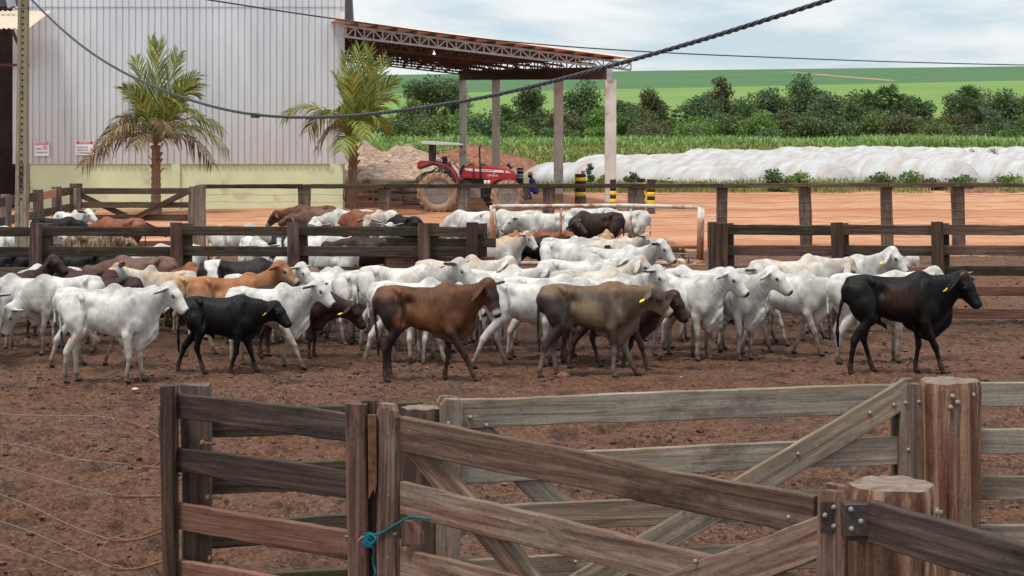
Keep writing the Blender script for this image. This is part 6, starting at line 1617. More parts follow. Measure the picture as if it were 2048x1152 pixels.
# ------------------------------------------------------------------ utility pole and cables
t = NT('mossy_concrete_pole', 0.9, 0.15); n1 = t.noise(t.pos((9, 9, 3)), 1.0, 6, 0.65); zz = t.sep(t.pos())[2]
c = t.ramp(n1, [(0.3, (0.15, 0.115, 0.08)), (0.5, (0.27, 0.215, 0.16)), (0.7, (0.37, 0.305, 0.24))]); c = t.mix(t.math('MULTIPLY', t.ramp(t.math('MULTIPLY_ADD', zz, 0.16, 0.1), [(0.3, 0), (0.9, 0.75)]), t.ramp(n1, [(0.35, 0.3), (0.6, 1)])), c, (0.24, 0.20, 0.10)); t.base(c); t.bump(n1, 0.5, 0.02); M['pole'] = t.m
UD = 36.0; US = FPX / UD
up_ = empty('utility_pole', (pX(43, UD), UD, 0)); tag(up_, 'tall mossy concrete utility pole with a row of bolt holes', 'utility pole')
b = MB(); H = 9.0; w0, w1 = 24 / US, 14.5 / US; cx0, cx1 = pX(42, UD), pX(47.2, UD)
vs = []
for z, w, cx in ((-0.3, w0, cx0), (H, w1, cx0 + (cx1 - cx0) * H / pZ(0, UD))):
    for (a, e) in ((-1, -1), (-0.35, -1), (-0.25, -0.80), (0.55, -0.80), (0.65, -1), (1, -1), (1, 1), (-1, 1)): vs.append((cx + a * w / 2, UD + e * w * 0.55, z))
b.add(vs, [(i, (i + 1) % 8, 8 + (i + 1) % 8, 8 + i) for i in range(8)] + [tuple(range(7, -1, -1)), tuple(range(8, 16))]); o = b.build('shaft', M['pole'], up_); o.location = -up_.location
b = MB()
for k in range(34):
    y = -14 + 12.45 * k; z = pZ(y, UD)
    if z < 1.6: break
    t_ = (z + 0.3) / (H + 0.3); w = w0 + (w1 - w0) * t_; cx = cx0 + (cx1 - cx0) * z / pZ(0, UD)
    b.lathe([(0.018, 0), (0.018, 0.006)], 10, (cx + 0.012, UD - w * 0.44 - 0.004, z), Matrix.Rotation(R(90), 3, 'X'))
o = b.build('bolt_holes', plain('black_hole', (0.008, 0.007, 0.006), 1, 0, 0.1), up_); o.location = -up_.location
o = text('stamped_lettering', 'UNIVERSO', 0.115, M['dark_inside'], up_, (0, 0, 0), (R(90), R(-90), 0)); o.location = Vector((pX(45.5, UD), UD - w0 * 0.46, pZ(353, UD))) - up_.location
b = MB(); p0, p1 = px(18, -16, UD - .5), px(24, 15, UD - 0.55); b.bar(p0, p1, 0.10, 0.14); o = b.build('lamp_arm', M['galv'], up_); o.location = -up_.location
b = MB(); b.tube([px(24, 12, UD - .5), px(32, 18, UD - .45), px(42, 18, UD - .25), px(56, 15, UD - .2), px(56, 2, UD - .1)], 0.008, 5); o = b.build('lamp_cable', M['gutter'], up_); o.location = -up_.location
b = MB(); b.lathe([(0.01, -0.045), (0.016, -0.03), (0.016, 0.03), (0.01, 0.045)], 8, px(56.5, 16.5, UD - .15)); o = b.build('cable_clamp', M['gutter'], up_); o.location = -up_.location
M['cable'] = plain('black_cable_sheath', (0.035, 0.038, 0.045), 0.45, 0.45, 0.3, 10)
def twisted(keys, r, xa, da, xb, db, label, pitch):
    A = (pX(xa, da), da); B = (pX(xb, db), db); kx = np.array([k[0] for k in keys], float); ky = np.array([k[1] for k in keys], float)
    # smooth the keyed rows with a cubic-ish resample
    xs_ = np.linspace(kx[0], kx[-1], 420); ys_ = np.interp(xs_, kx, ky)
    for _ in range(160): ys_[1:-1] = 0.25 * ys_[:-2] + 0.5 * ys_[1:-1] + 0.25 * ys_[2:]
    C = []
    for x, y in zip(xs_, ys_):
        m_ = (x - 1024.0) / FPX; t_ = (m_ * A[1] - A[0]) / ((B[0] - A[0]) - m_ * (B[1] - A[1])); d = A[1] + t_ * (B[1] - A[1]); C.append(np.array(px(x, y, d)))
    C = np.array(C); sl_ = np.concatenate([[0], np.cumsum(np.linalg.norm(np.diff(C, axis=0), axis=1))]); n = int(sl_[-1] / (pitch / 9)); s = np.linspace(0, sl_[-1], n); C = np.stack([np.interp(s, sl_, C[:, i]) for i in range(3)], 1)
    T = np.gradient(C, axis=0); T /= np.linalg.norm(T, axis=1, keepdims=True); S_ = np.cross(T, (0, 0, 1.0)); S_ /= np.linalg.norm(S_, axis=1, keepdims=True); U_ = np.cross(S_, T)
    o = empty('twisted_cable', tuple(C[0])); tag(o, label, 'cable')
    for k in range(3):
        a = s / pitch * 2 * math.pi + k * 2 * math.pi / 3
        P = C + (S_ * np.cos(a)[:, None] + U_ * np.sin(a)[:, None]) * r * 1.12
        b = MB(); b.tube(P.tolist(), r, 6); q_ = b.build('strand', M['cable'], o); q_.location = -o.location
    return o, C
o, C = twisted([(52, -12), (75, 14), (105, 46), (150, 85), (190, 114), (230, 139), (300, 172), (350, 191), (400, 208), (450, 221), (505, 231), (560, 235), (600, 236), (650, 235.5), (700, 233), (750, 228), (800, 222), (850, 215), (900, 207), (950, 199), (1000, 189), (1050, 177), (1100, 165), (1150, 151), (1200, 138), (1250, 124), (1300, 110), (1350, 96), (1400, 81), (1450, 66), (1500, 50), (1560, 31), (1620, 12), (1700, -14), (1900, -84), (2200, -200)], 0.0112, 52, 36.0, 1665, 15.0, 'twisted black power cable sagging across the whole picture', 0.34)
i = int(np.argmin(np.abs(C[:, 0] / C[:, 1] - (510 - 1024) / FPX))); b = MB(); b.box(tuple(C[i] - np.array((0, 0.02, 0.01))), (0.12, 0.06, 0.07)); q_ = b.build('clamp', M['cable'], o, bevel=0.01); q_.location = -o.location
cl = [(380, -6), (420, 0), (560, 22), (700, 42), (850, 63), (1000, 82), (1130, 93), (1265, 102), (1400, 109), (1500, 113), (1650, 119), (1800, 124), (1950, 128), (2100, 131), (2600, 134)]
pts = []
for x in np.linspace(380, 2600, 110):
    y = np.interp(x, [c_[0] for c_ in cl], [c_[1] for c_ in cl]); d = 34 + (x - 380) / 1720 * 16; pts.append(px(x, y, d))
P = np.array(pts)
for _ in range(8): P[1:-1] = 0.25 * P[:-2] + 0.5 * P[1:-1] + 0.25 * P[2:]
b = MB(); b.tube(P.tolist(), 0.016, 6); o = b.build('thin_cable', M['cable']); tag(o, 'thin dark cable running from the shed roof to the right', 'cable')
# ------------------------------------------------------------------ tractor (faces right)
M['tr_red'] = plain('faded_red_paint', (0.31, 0.016, 0.023), 0.45, 0.4, 0.15, 3, dirt=(0.36, 0.12, 0.08), dirt_amt=0.25)
M['tr_white'] = plain('white_decal', (0.66, 0.62, 0.60), 0.5, 0.3, 0.06)
M['tr_black'] = plain('black_steel', (0.022, 0.021, 0.022), 0.55, 0.3, 0.3, 5, dirt=(0.17, 0.10, 0.07), dirt_amt=0.3)
M['tr_grey'] = plain('dusty_grey_iron', (0.11, 0.10, 0.10), 0.7, 0.3, 0.3, 5, dirt=(0.25, 0.15, 0.10), dirt_amt=0.5)
M['tyre'] = plain('dust_caked_tyre', (0.31, 0.205, 0.150), 0.95, 0.1, 0.2, 4, dirt=(0.17, 0.115, 0.09), dirt_amt=0.35)
M['tyre_far'] = plain('shadowed_dusty_tyre', (0.20, 0.13, 0.10), 0.95, 0.1, 0.2, 4)
M['rim'] = plain('dusty_silver_rim', (0.20, 0.18, 0.17), 0.6, 0.4, 0.3, 6, 0.1, dirt=(0.17, 0.11, 0.08), dirt_amt=0.5)
M['glassy_roof'] = plain('pale_tractor_roof', (0.52, 0.53, 0.53), 0.4, 0.4, 0.08)
TD = 73.0; TS = FPX / TD
tr_ = empty('tractor', (pX(930, TD), TD, 0)); tag(tr_, 'dusty red farm tractor with sun roof parked behind the wire fence', 'tractor')
def TP(x, y, dy=0.0): return Vector((pX(x, TD) - tr_.location.x, dy, pZ(y, TD) + 0.0))
YB = 417.5
def wheel(xc, r_px, dy, width, name, lugs, near=True):
    r = r_px / TS; c = Vector((pX(xc, TD) - tr_.location.x, dy, r - 0.03)); w = width / 2
    o = bpy.data.objects.new(name, None); COL.objects.link(o); o.parent = tr_; o.location = c
    RX = Matrix.Rotation(R(90), 3, 'X')
    b = MB(); b.lathe([(r*.60, -w*.8), (r*.72, -w*.98), (r*.88, -w*.95), (r*.955, -w*.75), (r*.965, 0), (r*.955, w*.75), (r*.88, w*.95), (r*.72, w*.98), (r*.60, w*.8)], 48, (0, 0, 0), RX, close=True)
    for k in range(lugs):
        for sg in (1, -1):
            a = 2 * math.pi * (k + 0.25 * sg) / lugs; a2 = a + 0.20
            p0 = Vector((math.cos(a) * r*.985, sg * w * 0.06, math.sin(a) * r*.985)); p1 = Vector((math.cos(a2) * r*.965, sg * w * 0.92, math.sin(a2) * r*.965)); p2 = Vector((math.cos(a2 + .05) * r*.87, sg * w * 1.01, math.sin(a2 + .05) * r*.87))
            b.bar(p0, p1, 0.06, 0.065, up=p0.normalized()); b.bar(p1, p2, 0.06, 0.045, up=(0, sg, 0))
    t_ = b.build('tyre', M['tyre'] if near else M['tyre_far'], o)
    b = MB(); b.lathe([(r*.61, -w*.75), (r*.56, -w*.80), (r*.50, -w*.45), (r*.30, -w*.40), (r*.26, -w*.62), (r*.12, -w*.64), (r*.11, -w*.75), (0.01, -w*.75), (0.01, w*.7), (r*.61, w*.75)], 32, (0, 0, 0), RX, smooth=False)
    for k in range(8):
        a = k * math.pi / 4; b.box((math.cos(a) * r*.20, -w*.66, math.sin(a) * r*.20), (0.045, 0.06, 0.045))
        b.box((math.cos(a + .39) * r*.43, -w*.47, math.sin(a + .39) * r*.43), (0.09, 0.05, 0.09), M=Matrix.Rotation(-(a + .39), 3, 'Y'))
    b.build('rim', M['rim'], o); return o
wheel(877.5, 41.0, -0.75, 0.48, 'rear_wheel', 19); wheel(861, 40.0, 0.85, 0.48, 'rear_wheel', 19, False)
wheel(1015, 32.5, -0.72, 0.36, 'front_wheel', 18); wheel(998, 31.5, 0.78, 0.36, 'front_wheel', 18, False)
def tpoly(name, pts, y0, y1, mat, bevel=0.02):
    b = MB(); b.prism([(TP(x, y).x, TP(x, y).z) for x, y in pts], y0, y1); return b.build(name, M[mat], tr_, bevel=bevel)
hood = [(922, 352), (928, 333), (955, 331.5), (990, 333), (1015, 338), (1028, 343), (1033, 349), (1031, 366), (1020, 368), (1000, 363), (985, 367), (975, 359), (945, 357), (928, 356)]
ho = tpoly('bonnet', hood, -0.42, 0.42, 'tr_red', 0.05)
tpoly('grille', [(1029, 346), (1035, 349), (1036, 362), (1032, 372), (1028, 370)], -0.36, 0.36, 'tr_black', 0.01)
b = MB(); b.prism([(TP(x, y).x, TP(x, y).z) for x, y in [(929, 336), (960, 337.5), (1006, 340), (1009, 345), (985, 343.5), (945, 342), (932, 340)]], -0.427, -0.42); b.build('side_stripe', M['tr_white'], tr_)
b = MB(); b.prism([(TP(x, y).x, TP(x, y).z) for x, y in [(1010, 340.5), (1014, 341), (1018, 346), (1012, 345)]], -0.427, -0.42); b.prism([(TP(x, y).x, TP(x, y).z) for x, y in [(1016, 341.5), (1018, 342), (1022, 347), (1019.5, 346)]], -0.427, -0.42); b.build('side_stripe', M['tr_white'], tr_)
text('lettering', 'MASSEY FERGUSON', 0.055, M['tr_black'], tr_, TP(977, 340.3, -0.431), (R(90), R(1.5), 0), sx=0.92)
text('lettering', 'CBM0103', 0.105, M['tr_white'], tr_, TP(985.5, 350.8, -0.427), (R(90), R(3), 0))
text('lettering', '4x4', 0.06, M['tr_white'], tr_, TP(988, 345.6, -0.424), (R(90), R(2), 0))
tpoly('engine_block', [(930, 357), (990, 360), (1000, 370), (1000, 384), (985, 396), (930, 398), (915, 396), (915, 362)], -0.30, 0.30, 'tr_black', 0.03)
tpoly('fuel_tank', [(938, 375), (962, 375), (962, 396), (938, 396)], -0.62, -0.32, 'tr_grey', 0.04)
tpoly('front_axle', [(985, 384), (1030, 382), (1030, 392), (985, 394)], -0.60, 0.60, 'tr_grey', 0.02)
tpoly('front_fender', [(978, 368), (985, 360), (996, 356), (1012, 354.5), (1022, 356), (1022, 357.5), (1010, 357), (997, 358.5), (988, 363), (981, 371)], -0.62, -0.43, 'tr_red', 0.006)
tpoly('gearbox', [(862, 372), (918, 366), (918, 392), (862, 396)], -0.28, 0.28, 'tr_grey', 0.03)
for s0, s1 in ((-0.98, -0.44), (0.50, 1.02)):
    tpoly('rear_fender', [(836, 334), (839, 322), (868, 322.5), (890, 327), (904, 335), (914, 350), (919, 366), (915, 366), (908, 352), (899, 340), (886, 332), (868, 328), (850, 330), (841, 337)], s0, s1, 'tr_red', 0.012)
b = MB()
for (x0, y0, x1, y1) in ((841, 336, 868, 327), (868, 327, 888, 331.5), (888, 331.5, 901, 341), (901, 341, 912, 359)): b.bar(TP(x0, y0, -0.97), TP(x1, y1, -0.97), 0.06, 0.10)
b.build('fender_trim', M['tr_black'], tr_)
tpoly('tail_light', [(836.5, 326), (841, 322.5), (843, 330), (838, 334)], -0.985, -0.90, 'tr_red', 0.004)
tpoly('dashboard', [(918, 343), (925, 330), (930, 331), (928, 340), (921, 352)], -0.30, 0.30, 'tr_black', 0.02)
tpoly('seat_back', [(884, 313), (894, 313), (896, 326), (886, 327)], -0.26, 0.26, 'tr_black', 0.03); tpoly('seat', [(880, 325), (902, 324), (902, 331), (882, 331)], -0.28, 0.28, 'tr_black', 0.03)
b = MB(); b.lathe([(0.20, -.014), (0.22, 0), (0.20, .014), (0.185, 0)], 24, TP(908, 327), Matrix.Rotation(R(-35), 3, 'Y') , close=True); b.bar(TP(908, 327), TP(918, 338), 0.04, 0.04); b.build('steering_wheel', M['tr_black'], tr_)
for dy in (-0.52, 0.52):
    tpoly('roof_post', [(858.5, 289), (871, 289), (871, 322), (858.5, 322)], dy - 0.04, dy + 0.04, 'tr_black', 0.01)
rfp = [(842, 284), (846, 281.8), (880, 283), (915, 286), (924, 288), (926, 290), (905, 289.5), (870, 289.2), (846, 287.6)]
tpoly('sun_roof', rfp, -0.72, 0.72, 'glassy_roof', 0.012)
b = MB(); b.bar(TP(922, 289, -.5), TP(924, 296, -.5), 0.03, 0.08); b.build('roof_light', M['tr_black'], tr_)
b = MB(); b.tube([TP(961.5, 372, -0.50), TP(961, 345, -0.50), TP(959.5, 300, -0.50), TP(960, 293, -0.5), TP(962.5, 289.5, -0.5)], [0.035, 0.035, 0.038, 0.038, 0.038], 10); b.build('exhaust_pipe', M['tr_black'], tr_)
b = MB(); b.tube([TP(947, 372, -0.46), TP(947.5, 348, -0.46), TP(948, 330, -0.40), TP(948, 322, -0.40)], [0.045, 0.045, 0.02, 0.015], 8); b.build('air_pipe', M['tr_black'], tr_)
b = MB()
for x in (971, 978): b.lathe([(0.01, -.1), (.06, -.1), (.06, .1), (.01, .1)], 12, TP(x, 365, -.40))
b.build('oil_filter', M['tr_white'], tr_)
# ------------------------------------------------------------------ roller implement behind the tractor
im = empty('farm_implement', (pX(745, 73), 73, 0)); tag(im, 'grey trailed farm implement with spoked iron wheels hitched behind the tractor', 'implement')
def ip(name, b, mat): o = b.build(name, M[mat], im); o.location = -im.location; return o
b = MB(); k = 73 / FPX
b.bar(px(727, 362, 72.6), px(783, 369, 72.6), 0.5, 0.24); b.tube([px(724, 358, 72.3), px(736, 361, 72.3)], 0.09, 10); ip('deck_beam', b, 'tr_grey')
for xc, dd in ((722, 72.1), (712, 74.0)):
    b = MB(); c = px(xc, 391, dd); r = 27 * k; RX = Matrix.Rotation(R(90), 3, 'X')
    b.lathe([(r, -.06), (r, .06), (r*.93, .06), (r*.93, -.06)], 36, c, RX, smooth=False, close=True); b.lathe([(.01, -.12), (.10, -.12), (.10, .12), (.01, .12)], 14, c, RX)
    for j in range(8): a = j * math.pi / 4 + .2; b.bar(c, c + Vector((math.cos(a) * r * .95, 0, math.sin(a) * r * .95)), 0.04, 0.05)
    ip('spoked_wheel', b, 'rust')
b = MB(); b.bar(px(735, 383, 73), px(835, 386, 73), 0.10, 0.10); b.bar(px(806, 376, 72.8), px(807, 412, 72.8), 0.08, 0.08); b.bar(px(783, 372, 72.9), px(815, 384, 72.9), 0.08, 0.10); b.bar(px(806, 405, 72.9), px(842, 407, 72.9), 0.09, 0.16); b.bar(px(810, 365, 72.9), px(836, 364, 72.9), 0.05, 0.05); b.bar(px(735, 398, 73), px(800, 400, 73), 0.08, 0.08); ip('drawbar_frame', b, 'tr_black')

# ------------------------------------------------------------------ striped bollards
def bollard(x, d, ytop, ybase, wpx, bands, label, cols=('by', 'bk'), brick=False):
    s = FPX / d; r = wpx / s / 2; zt = pZ(ytop, d); z0 = -0.1
    o = empty('striped_bollard', (pX(x, d), d, 0)); tag(o, label, 'bollard', 'striped bollards at the canopy')
    def seg(name, ya, yb, mat, k=1.0):
        b = MB(); rng_ = random.Random(int(x * 7 + ya)); a_, b_ = pZ(ya, d), pZ(yb, d)
        b.lathe([(r * 0.93 * k, b_), (r * k, b_ + 0.02), (r * k * rng_.uniform(.97, 1.03), (a_ + b_) / 2), (r * k, a_ - 0.02), (r * .93 * k, a_)], 22, (0, 0, 0), None); b.build(name, mat, o)
    yy = ytop
    for i, h in enumerate(bands): seg('black_band' if i % 2 == 0 else 'yellow_band', yy, yy + h, M['bol_black'] if i % 2 == 0 else M[cols[0]], 1.0 if i % 2 == 0 else 1.015); yy += h
    if yy < ybase: seg('foot', yy, ybase + 3, M['bol_foot'], 1.02)
    if brick:
        b = MB(); b.box((r * 0.45, -r * .3, zt + 0.07), (0.13, 0.11, 0.14), rz=.4); q_ = b.build('brick', plain('orange_brick', (0.50, 0.20, 0.09), 0.9, 0.1, 0.2), None, bevel=0.012); q_.location = o.location; tag(q_, 'broken orange brick lying on top of the widest striped bollard', 'brick')
M['bol_black'] = plain('black_tyre_rubber', (0.035, 0.028, 0.027), 0.85, 0.2, 0.3, 8); M['by'] = plain('yellow_paint', (0.80, 0.52, 0.015), 0.6, 0.3, 0.1, 6, dirt=(0.35, 0.2, 0.05), dirt_amt=0.2); M['bw'] = plain('white_paint', (0.70, 0.70, 0.70), 0.6, 0.3, 0.08); M['bol_foot'] = plain('muddy_black_rubber', (0.115, 0.072, 0.058), 0.9, 0.1, 0.3, 5)
bollard(1161, 79.5, 348, 406, 22, [6.5, 7.5, 7.5, 6.5, 8, 8], 'widest yellow and black striped bollard, with an orange brick on top', brick=True)
bollard(1226, 70.0, 359, 425, 12.5, [23, 8, 7.5, 8, 9], 'slim yellow and black striped bollard in front of the last column')
bollard(1283, 77.0, 357, 412, 15, [8, 3, 13, 8.5, 7, 2.5, 1.5, 3], 'yellow and black striped bollard half hidden by the double fence post')
bollard(1302, 70.0, 358.5, 428, 16, [15, 3, 7.5, 8.5, 8, 8, 9], 'yellow and black striped bollard right of the double fence post')
bollard(1040.5, 82.0, 336, 405, 13, [4, 2, 6, 2.5, 3, 2, 40], 'black bollard with thin white bands at the front of the tractor', cols=('bw', 'bk'))
for (x, y0, y1, w, c_, lab) in ((1207, 414, 424, 4, (0.03, 0.06, 0.30), 'small blue container at the foot of the last column'), (1238, 416, 424, 8, (0.10, 0.16, 0.10), 'small dark crate beside the slim striped bollard'), (1114, 402, 407, 6, (0.30, 0.50, 0.02), 'small lime green container at the foot of the third column')):
    d = 70.5 if x != 1114 else 79.5; k = d / FPX; b = MB(); hh = (y1 - y0) * k; b.box((0, 0, hh / 2), (w * k, w * k, hh)); b.box((0, 0, hh + 0.01), (w * k * .8, w * k * .8, 0.03))
    b.lathe([(w*k*.2, 0), (w*k*.2, 0.05)], 10, (0, 0, hh)); o = b.build('container', plain('container_plastic', c_, 0.5, 0.3, 0.1), None, bevel=0.01); o.location = (pX(x, d), d, 0.0); tag(o, lab, 'container')

# ------------------------------------------------------------------ people (each body one continuous surface)
def person(x, d, pts, label, colf, yaw=0.0, cell=0.022):
    F_prims = []
    for (a, b_, ra, rb, k) in pts: F_prims.append((Seg(a, b_, ra, rb), k))
    lo = np.min([p.box(.03)[0] for p, k in F_prims], 0); hi = np.max([p.box(.03)[1] for p, k in F_prims], 0)
    F = Field(lo, hi, cell)
    for p, k in F_prims: F.put(p, k)
    V, Q = surface_nets(F); V = relax(V, Q, 1, .3)
    me = np_mesh('person', V, Q, True); set_col(me, colf(V)); o = link('person', me, M['cloth_skin']); o.location = (pX(x, d), d, 0); o.rotation_euler = (0, 0, yaw); tag(o, label, 'person'); return o
t = NT('cloth_and_skin', 0.85, 0.15); t.base(t.attr('col')); t.bump(t.noise(t.coord('Object'), 40, 4), 0.2, 0.01); M['cloth_skin'] = t.m
SK = (0.16, 0.08, 0.05)
def hand(w, dr, prims):
    "palm, four unequal fingers and a thumb"
    w = np.array(w, float); dr = unit(dr); sd_ = unit(np.cross(dr, (0.3, 0.2, 1.0))); nr = np.cross(sd_, dr)
    prims.append((w, w + dr * 0.085, 0.030, 0.036, 0.02))
    for i, ln_ in enumerate((0.070, 0.082, 0.076, 0.058)):
        a = w + dr * 0.085 + sd_ * (0.030 - 0.020 * i); prims.append((a, a + dr * ln_ * .55 - nr * .012, 0.011, 0.0105, 0.008)); prims.append((a + dr * ln_ * .55 - nr * .012, a + dr * ln_ * .9 - nr * .040, 0.0105, 0.009, 0.006))
    a = w + dr * 0.03 + sd_ * 0.03; prims.append((a, a + dr * .05 + sd_ * .03 - nr * .02, 0.013, 0.010, 0.01))
# standing man in a white shirt, leaning forward beside the bonnet (faces left)
P_ = []
hipL, hipR = (0.02, -0.09, 0.93), (0.02, 0.09, 0.93)
for s_ in (-1, 1):
    P_ += [((0.02, s_*.09, 0.93), (0.00, s_*.10, 0.50), .095, .062, .03), ((0.0, s_*.10, .50), (0.05, s_*.10, .09), .062, .042, .02), ((0.05, s_*.10, .05), (-0.14, s_*.11, .035), .045, .035, .03)]
    P_ += [((-0.20, s_*.19, 1.34), (-0.30, s_*.22, 1.06), .056, .044, .04), ((-0.30, s_*.22, 1.06), (-0.47, s_*.17, 0.93), .042, .032, .02)]; hand((-0.47, s_*.17, .93), (-0.8, -0.1 * s_, -0.4), P_)
P_ += [((0.02, 0, 0.95), (-0.04, 0, 1.12), .15, .145, .05), ((-0.04, 0, 1.12), (-0.16, 0, 1.33), .15, .155, .05), ((-0.16, -.10, 1.36), (-0.16, .10, 1.36), .085, .085, .06), ((-0.19, 0, 1.40), (-0.25, 0, 1.50), .060, .055, .03), ((-0.27, 0, 1.575), (-0.285, 0, 1.60), .088, .098, .02), ((-0.34, 0, 1.545), (-0.35, 0, 1.53), .05, .045, .03), ((-0.385, 0, 1.575), (-0.39, 0, 1.56), .014, .018, .01), ((-0.27, -.095, 1.58), (-0.27, -.10, 1.56), .018, .014, .01), ((-0.27, .095, 1.58), (-0.27, .10, 1.56), .018, .014, .01)]
def colm(V):
    C = np.tile(np.array((0.68, 0.69, 0.72), np.float32), (len(V), 1)); z = V[:, 2]
    C[z < 0.95] = (0.05, 0.055, 0.08); C[z < 0.085] = (0.03, 0.02, 0.015); C[z > 1.43] = SK; hair = (z > 1.60) | ((z > 1.53) & (V[:, 0] > -0.25)); C[hair & (z > 1.47)] = (0.42, 0.41, 0.40)
    C[(V[:, 0] < -0.40) & (z < 1.1) & (z > 0.7)] = SK; e = (np.abs(np.abs(V[:, 1]) - 0.035) < 0.014) & (np.abs(z - 1.595) < 0.014) & (V[:, 0] < -0.34); C[e] = (0.02, 0.015, 0.01); m = (np.abs(V[:, 1]) < 0.028) & (np.abs(z - 1.515) < 0.008) & (V[:, 0] < -0.36); C[m] = (0.09, 0.03, 0.025); return C
person(1031, 84, P_, 'man in a white shirt with grey hair standing behind the tractor bonnet', colm)
# crouching man in blue with a straw hat (faces left)
P_ = []
for s_ in (-1, 1):
    P_ += [((0.10, s_*.09, 0.36), (-0.28, s_*.15, 0.50), .10, .068, .04), ((-0.28, s_*.15, .50), (-0.12, s_*.13, .10), .066, .045, .02), ((-0.12, s_*.13, .06), (-0.30, s_*.14, .04), .045, .036, .03)]
    P_ += [((-0.08, s_*.20, 0.84), (-0.22, s_*.24, 0.62), .058, .045, .04), ((-0.22, s_*.24, .62), (-0.42, s_*.15, 0.70), .043, .032, .02)]; hand((-0.42, s_*.15, .70), (-0.8, -0.1 * s_, 0.3), P_)
P_ += [((0.10, 0, 0.38), (0.05, 0, 0.58), .155, .15, .05), ((0.05, 0, 0.58), (-0.06, 0, 0.82), .15, .15, .05), ((-0.06, -.11, .86), (-0.06, .11, .86), .08, .08, .06), ((-0.08, 0, .90), (-0.12, 0, 1.00), .058, .054, .03), ((-0.13, 0, 1.08), (-0.14, 0, 1.11), .088, .096, .02), ((-0.20, 0, 1.05), (-0.21, 0, 1.03), .05, .045, .03), ((-0.245, 0, 1.08), (-0.25, 0, 1.065), .014, .018, .01)]
def colm2(V):
    C = np.tile(np.array((0.035, 0.06, 0.24), np.float32), (len(V), 1)); z = V[:, 2]
    C[z > 0.93] = (0.07, 0.038, 0.026); C[z < 0.08] = (0.12, 0.07, 0.05); C[(V[:, 0] < -0.36) & (z > .4) & (z < .9)] = (0.07, 0.038, 0.026); e = (np.abs(np.abs(V[:, 1]) - 0.035) < 0.014) & (np.abs(z - 1.10) < 0.014) & (V[:, 0] < -0.2); C[e] = (0.6, 0.6, 0.6); return C
cm = person(1067, 84.5, P_, 'crouching man in blue overalls and a straw hat before the tractor', colm2)
b = MB(); b.lathe([(0.21, 0.0), (0.215, 0.012), (0.115, 0.03), (0.105, 0.10), (0.08, 0.135), (0.01, 0.14)], 24, (-0.13, 0, 1.12)); b.build('straw_hat', plain('straw', (0.50, 0.33, 0.17), 0.85, 0.2, 0.25, 30), cm)
o = MB().box((0, 0, 0.36), (0.34, 0.5, 0.72)).box((0, 0, 0.74), (0.38, 0.54, 0.06)).build('parts_crate', plain('grey_crate', (0.17, 0.165, 0.175), 0.7, 0.3, 0.2), None, bevel=0.015); o.location = (pX(1050, 84), 84.0, -0.02); tag(o, 'grey crate in front of the crouching man in blue', 'crate')
# ------------------------------------------------------------------ the herd; S = photo pixels per metre where the animal stands
def cow(x, S, s, coat, label, head=0, **k):
    k.update(coat=coat, s=s, d=FPX / S, head=head, seed=int(abs(x) * 7 + S) % 9973)
    k.setdefault('cell', 0.015 if S > 140 else (0.018 if S > 115 else 0.022))
    return cow_object(k, x, label)
# --- front row
cow(212, 151.5, 0.985, 'white', 'front white bull calf standing still at left, smooth grey white with a long dewlap', 0, male=1, gait=((0.16, 0), (-0.04, 0), (0.06, 0), (-0.06, 0)), ne=30, hp=-44, hy=-14, tags='r', dew=1.3, hump=0.85, ear=0.3, lean=0.7, tail=-0.02)
cow(440, 146.0, 0.865, 'black', 'short stocky all black calf walking right beside the front white bull calf', 2, male=1, fat=1.12, deep=1.12, gait='walk2', ne=4, hp=-40, tags='r', hump=0.25, dew=0.75, nl=0.42, ear=0.9, lean=0.1, bone=1.05, earlen=0.17, tail=0.06, hy=-26)
cow(846, 151.0, 1.05, 'brown', 'lean reddish brown heifer with dark legs and a dark turned head, walking right', 0, gait=((-0.08, 0), (0.36, 0), (0.05, 0.0), (0.0, 0)), ne=27, hp=-60, hy=-34, ny=-8, hump=0.6, dew=0.85, lean=1.25, nl=0.42, earr=1.25, earl=0.1, fat=0.88, tail=-0.03)
cow(1172, 148.5, 1.035, 'greybrown', 'grey brown calf with tan ribs and a dark rump, walking right in front', 2, gait=((0.36, 0), (0.02, 0), (0.10, 0), (-0.16, 0)), ne=12, hp=-40, hy=-12, hump=0.35, dew=1.25, lean=1.0, ear=0.75, earlen=0.16, nl=0.40, tags='r', male=1, horns=0.35, tail=0.02)
cow(1788, 146.5, 1.115, 'rufous', 'black bull with rufous ribs, small horns and a yellow tag striding right', 0, gait=((-0.06, 0), (0.26, 0), (0.26, 0), (-0.10, 0)), ne=22, hp=-48, hy=-38, ny=-6, nl=0.40, hump=0.6, dew=1.4, lean=0.9, male=1, tags='r', horns=0.7, earr=0.95, earl=0.4, tail=0.10)
# --- second row, left
cow(128, 134.5, 0.945, 'greywhite', 'grey white cow grazing at far left with its muzzle near the ground', 205, gait='stand', ne=-36, hp=-66, hy=10, ny=8, hump=0.6, tags='', ear=0.2)
cow(190, 142.0, 0.915, 'greywhite', 'grey white calf mostly hidden right behind the front white bull calf', 0, gait='walk', ne=16, hp=-42, hump=0.9, dew=0.8, hy=-18)
cow(58, 131.5, 0.90, 'white', 'white cow at the left edge behind the grazing grey white cow', 180, ne=10, hp=-50, hump=0.8, grey=0.3)
cow(-24, 139.0, 0.93, 'white', 'white animal cut by the left edge with one dark lined ear showing', -75, ne=8, hp=-50, hy=10, ear=0.15)
cow(30, 124.5, 0.86, 'darkbrown', 'dark brown calf with raised head and yellow tags above the white cows at left', -12, ne=52, hp=-30, hy=-10, nl=0.52, tags='lr', ear=1.2, hump=0.4, patch=1)
cow(168, 124.0, 0.885, 'maroon', 'maroon brown cow at left with only its rump and back showing', 182, ne=-10, hp=-55, hump=0.4)
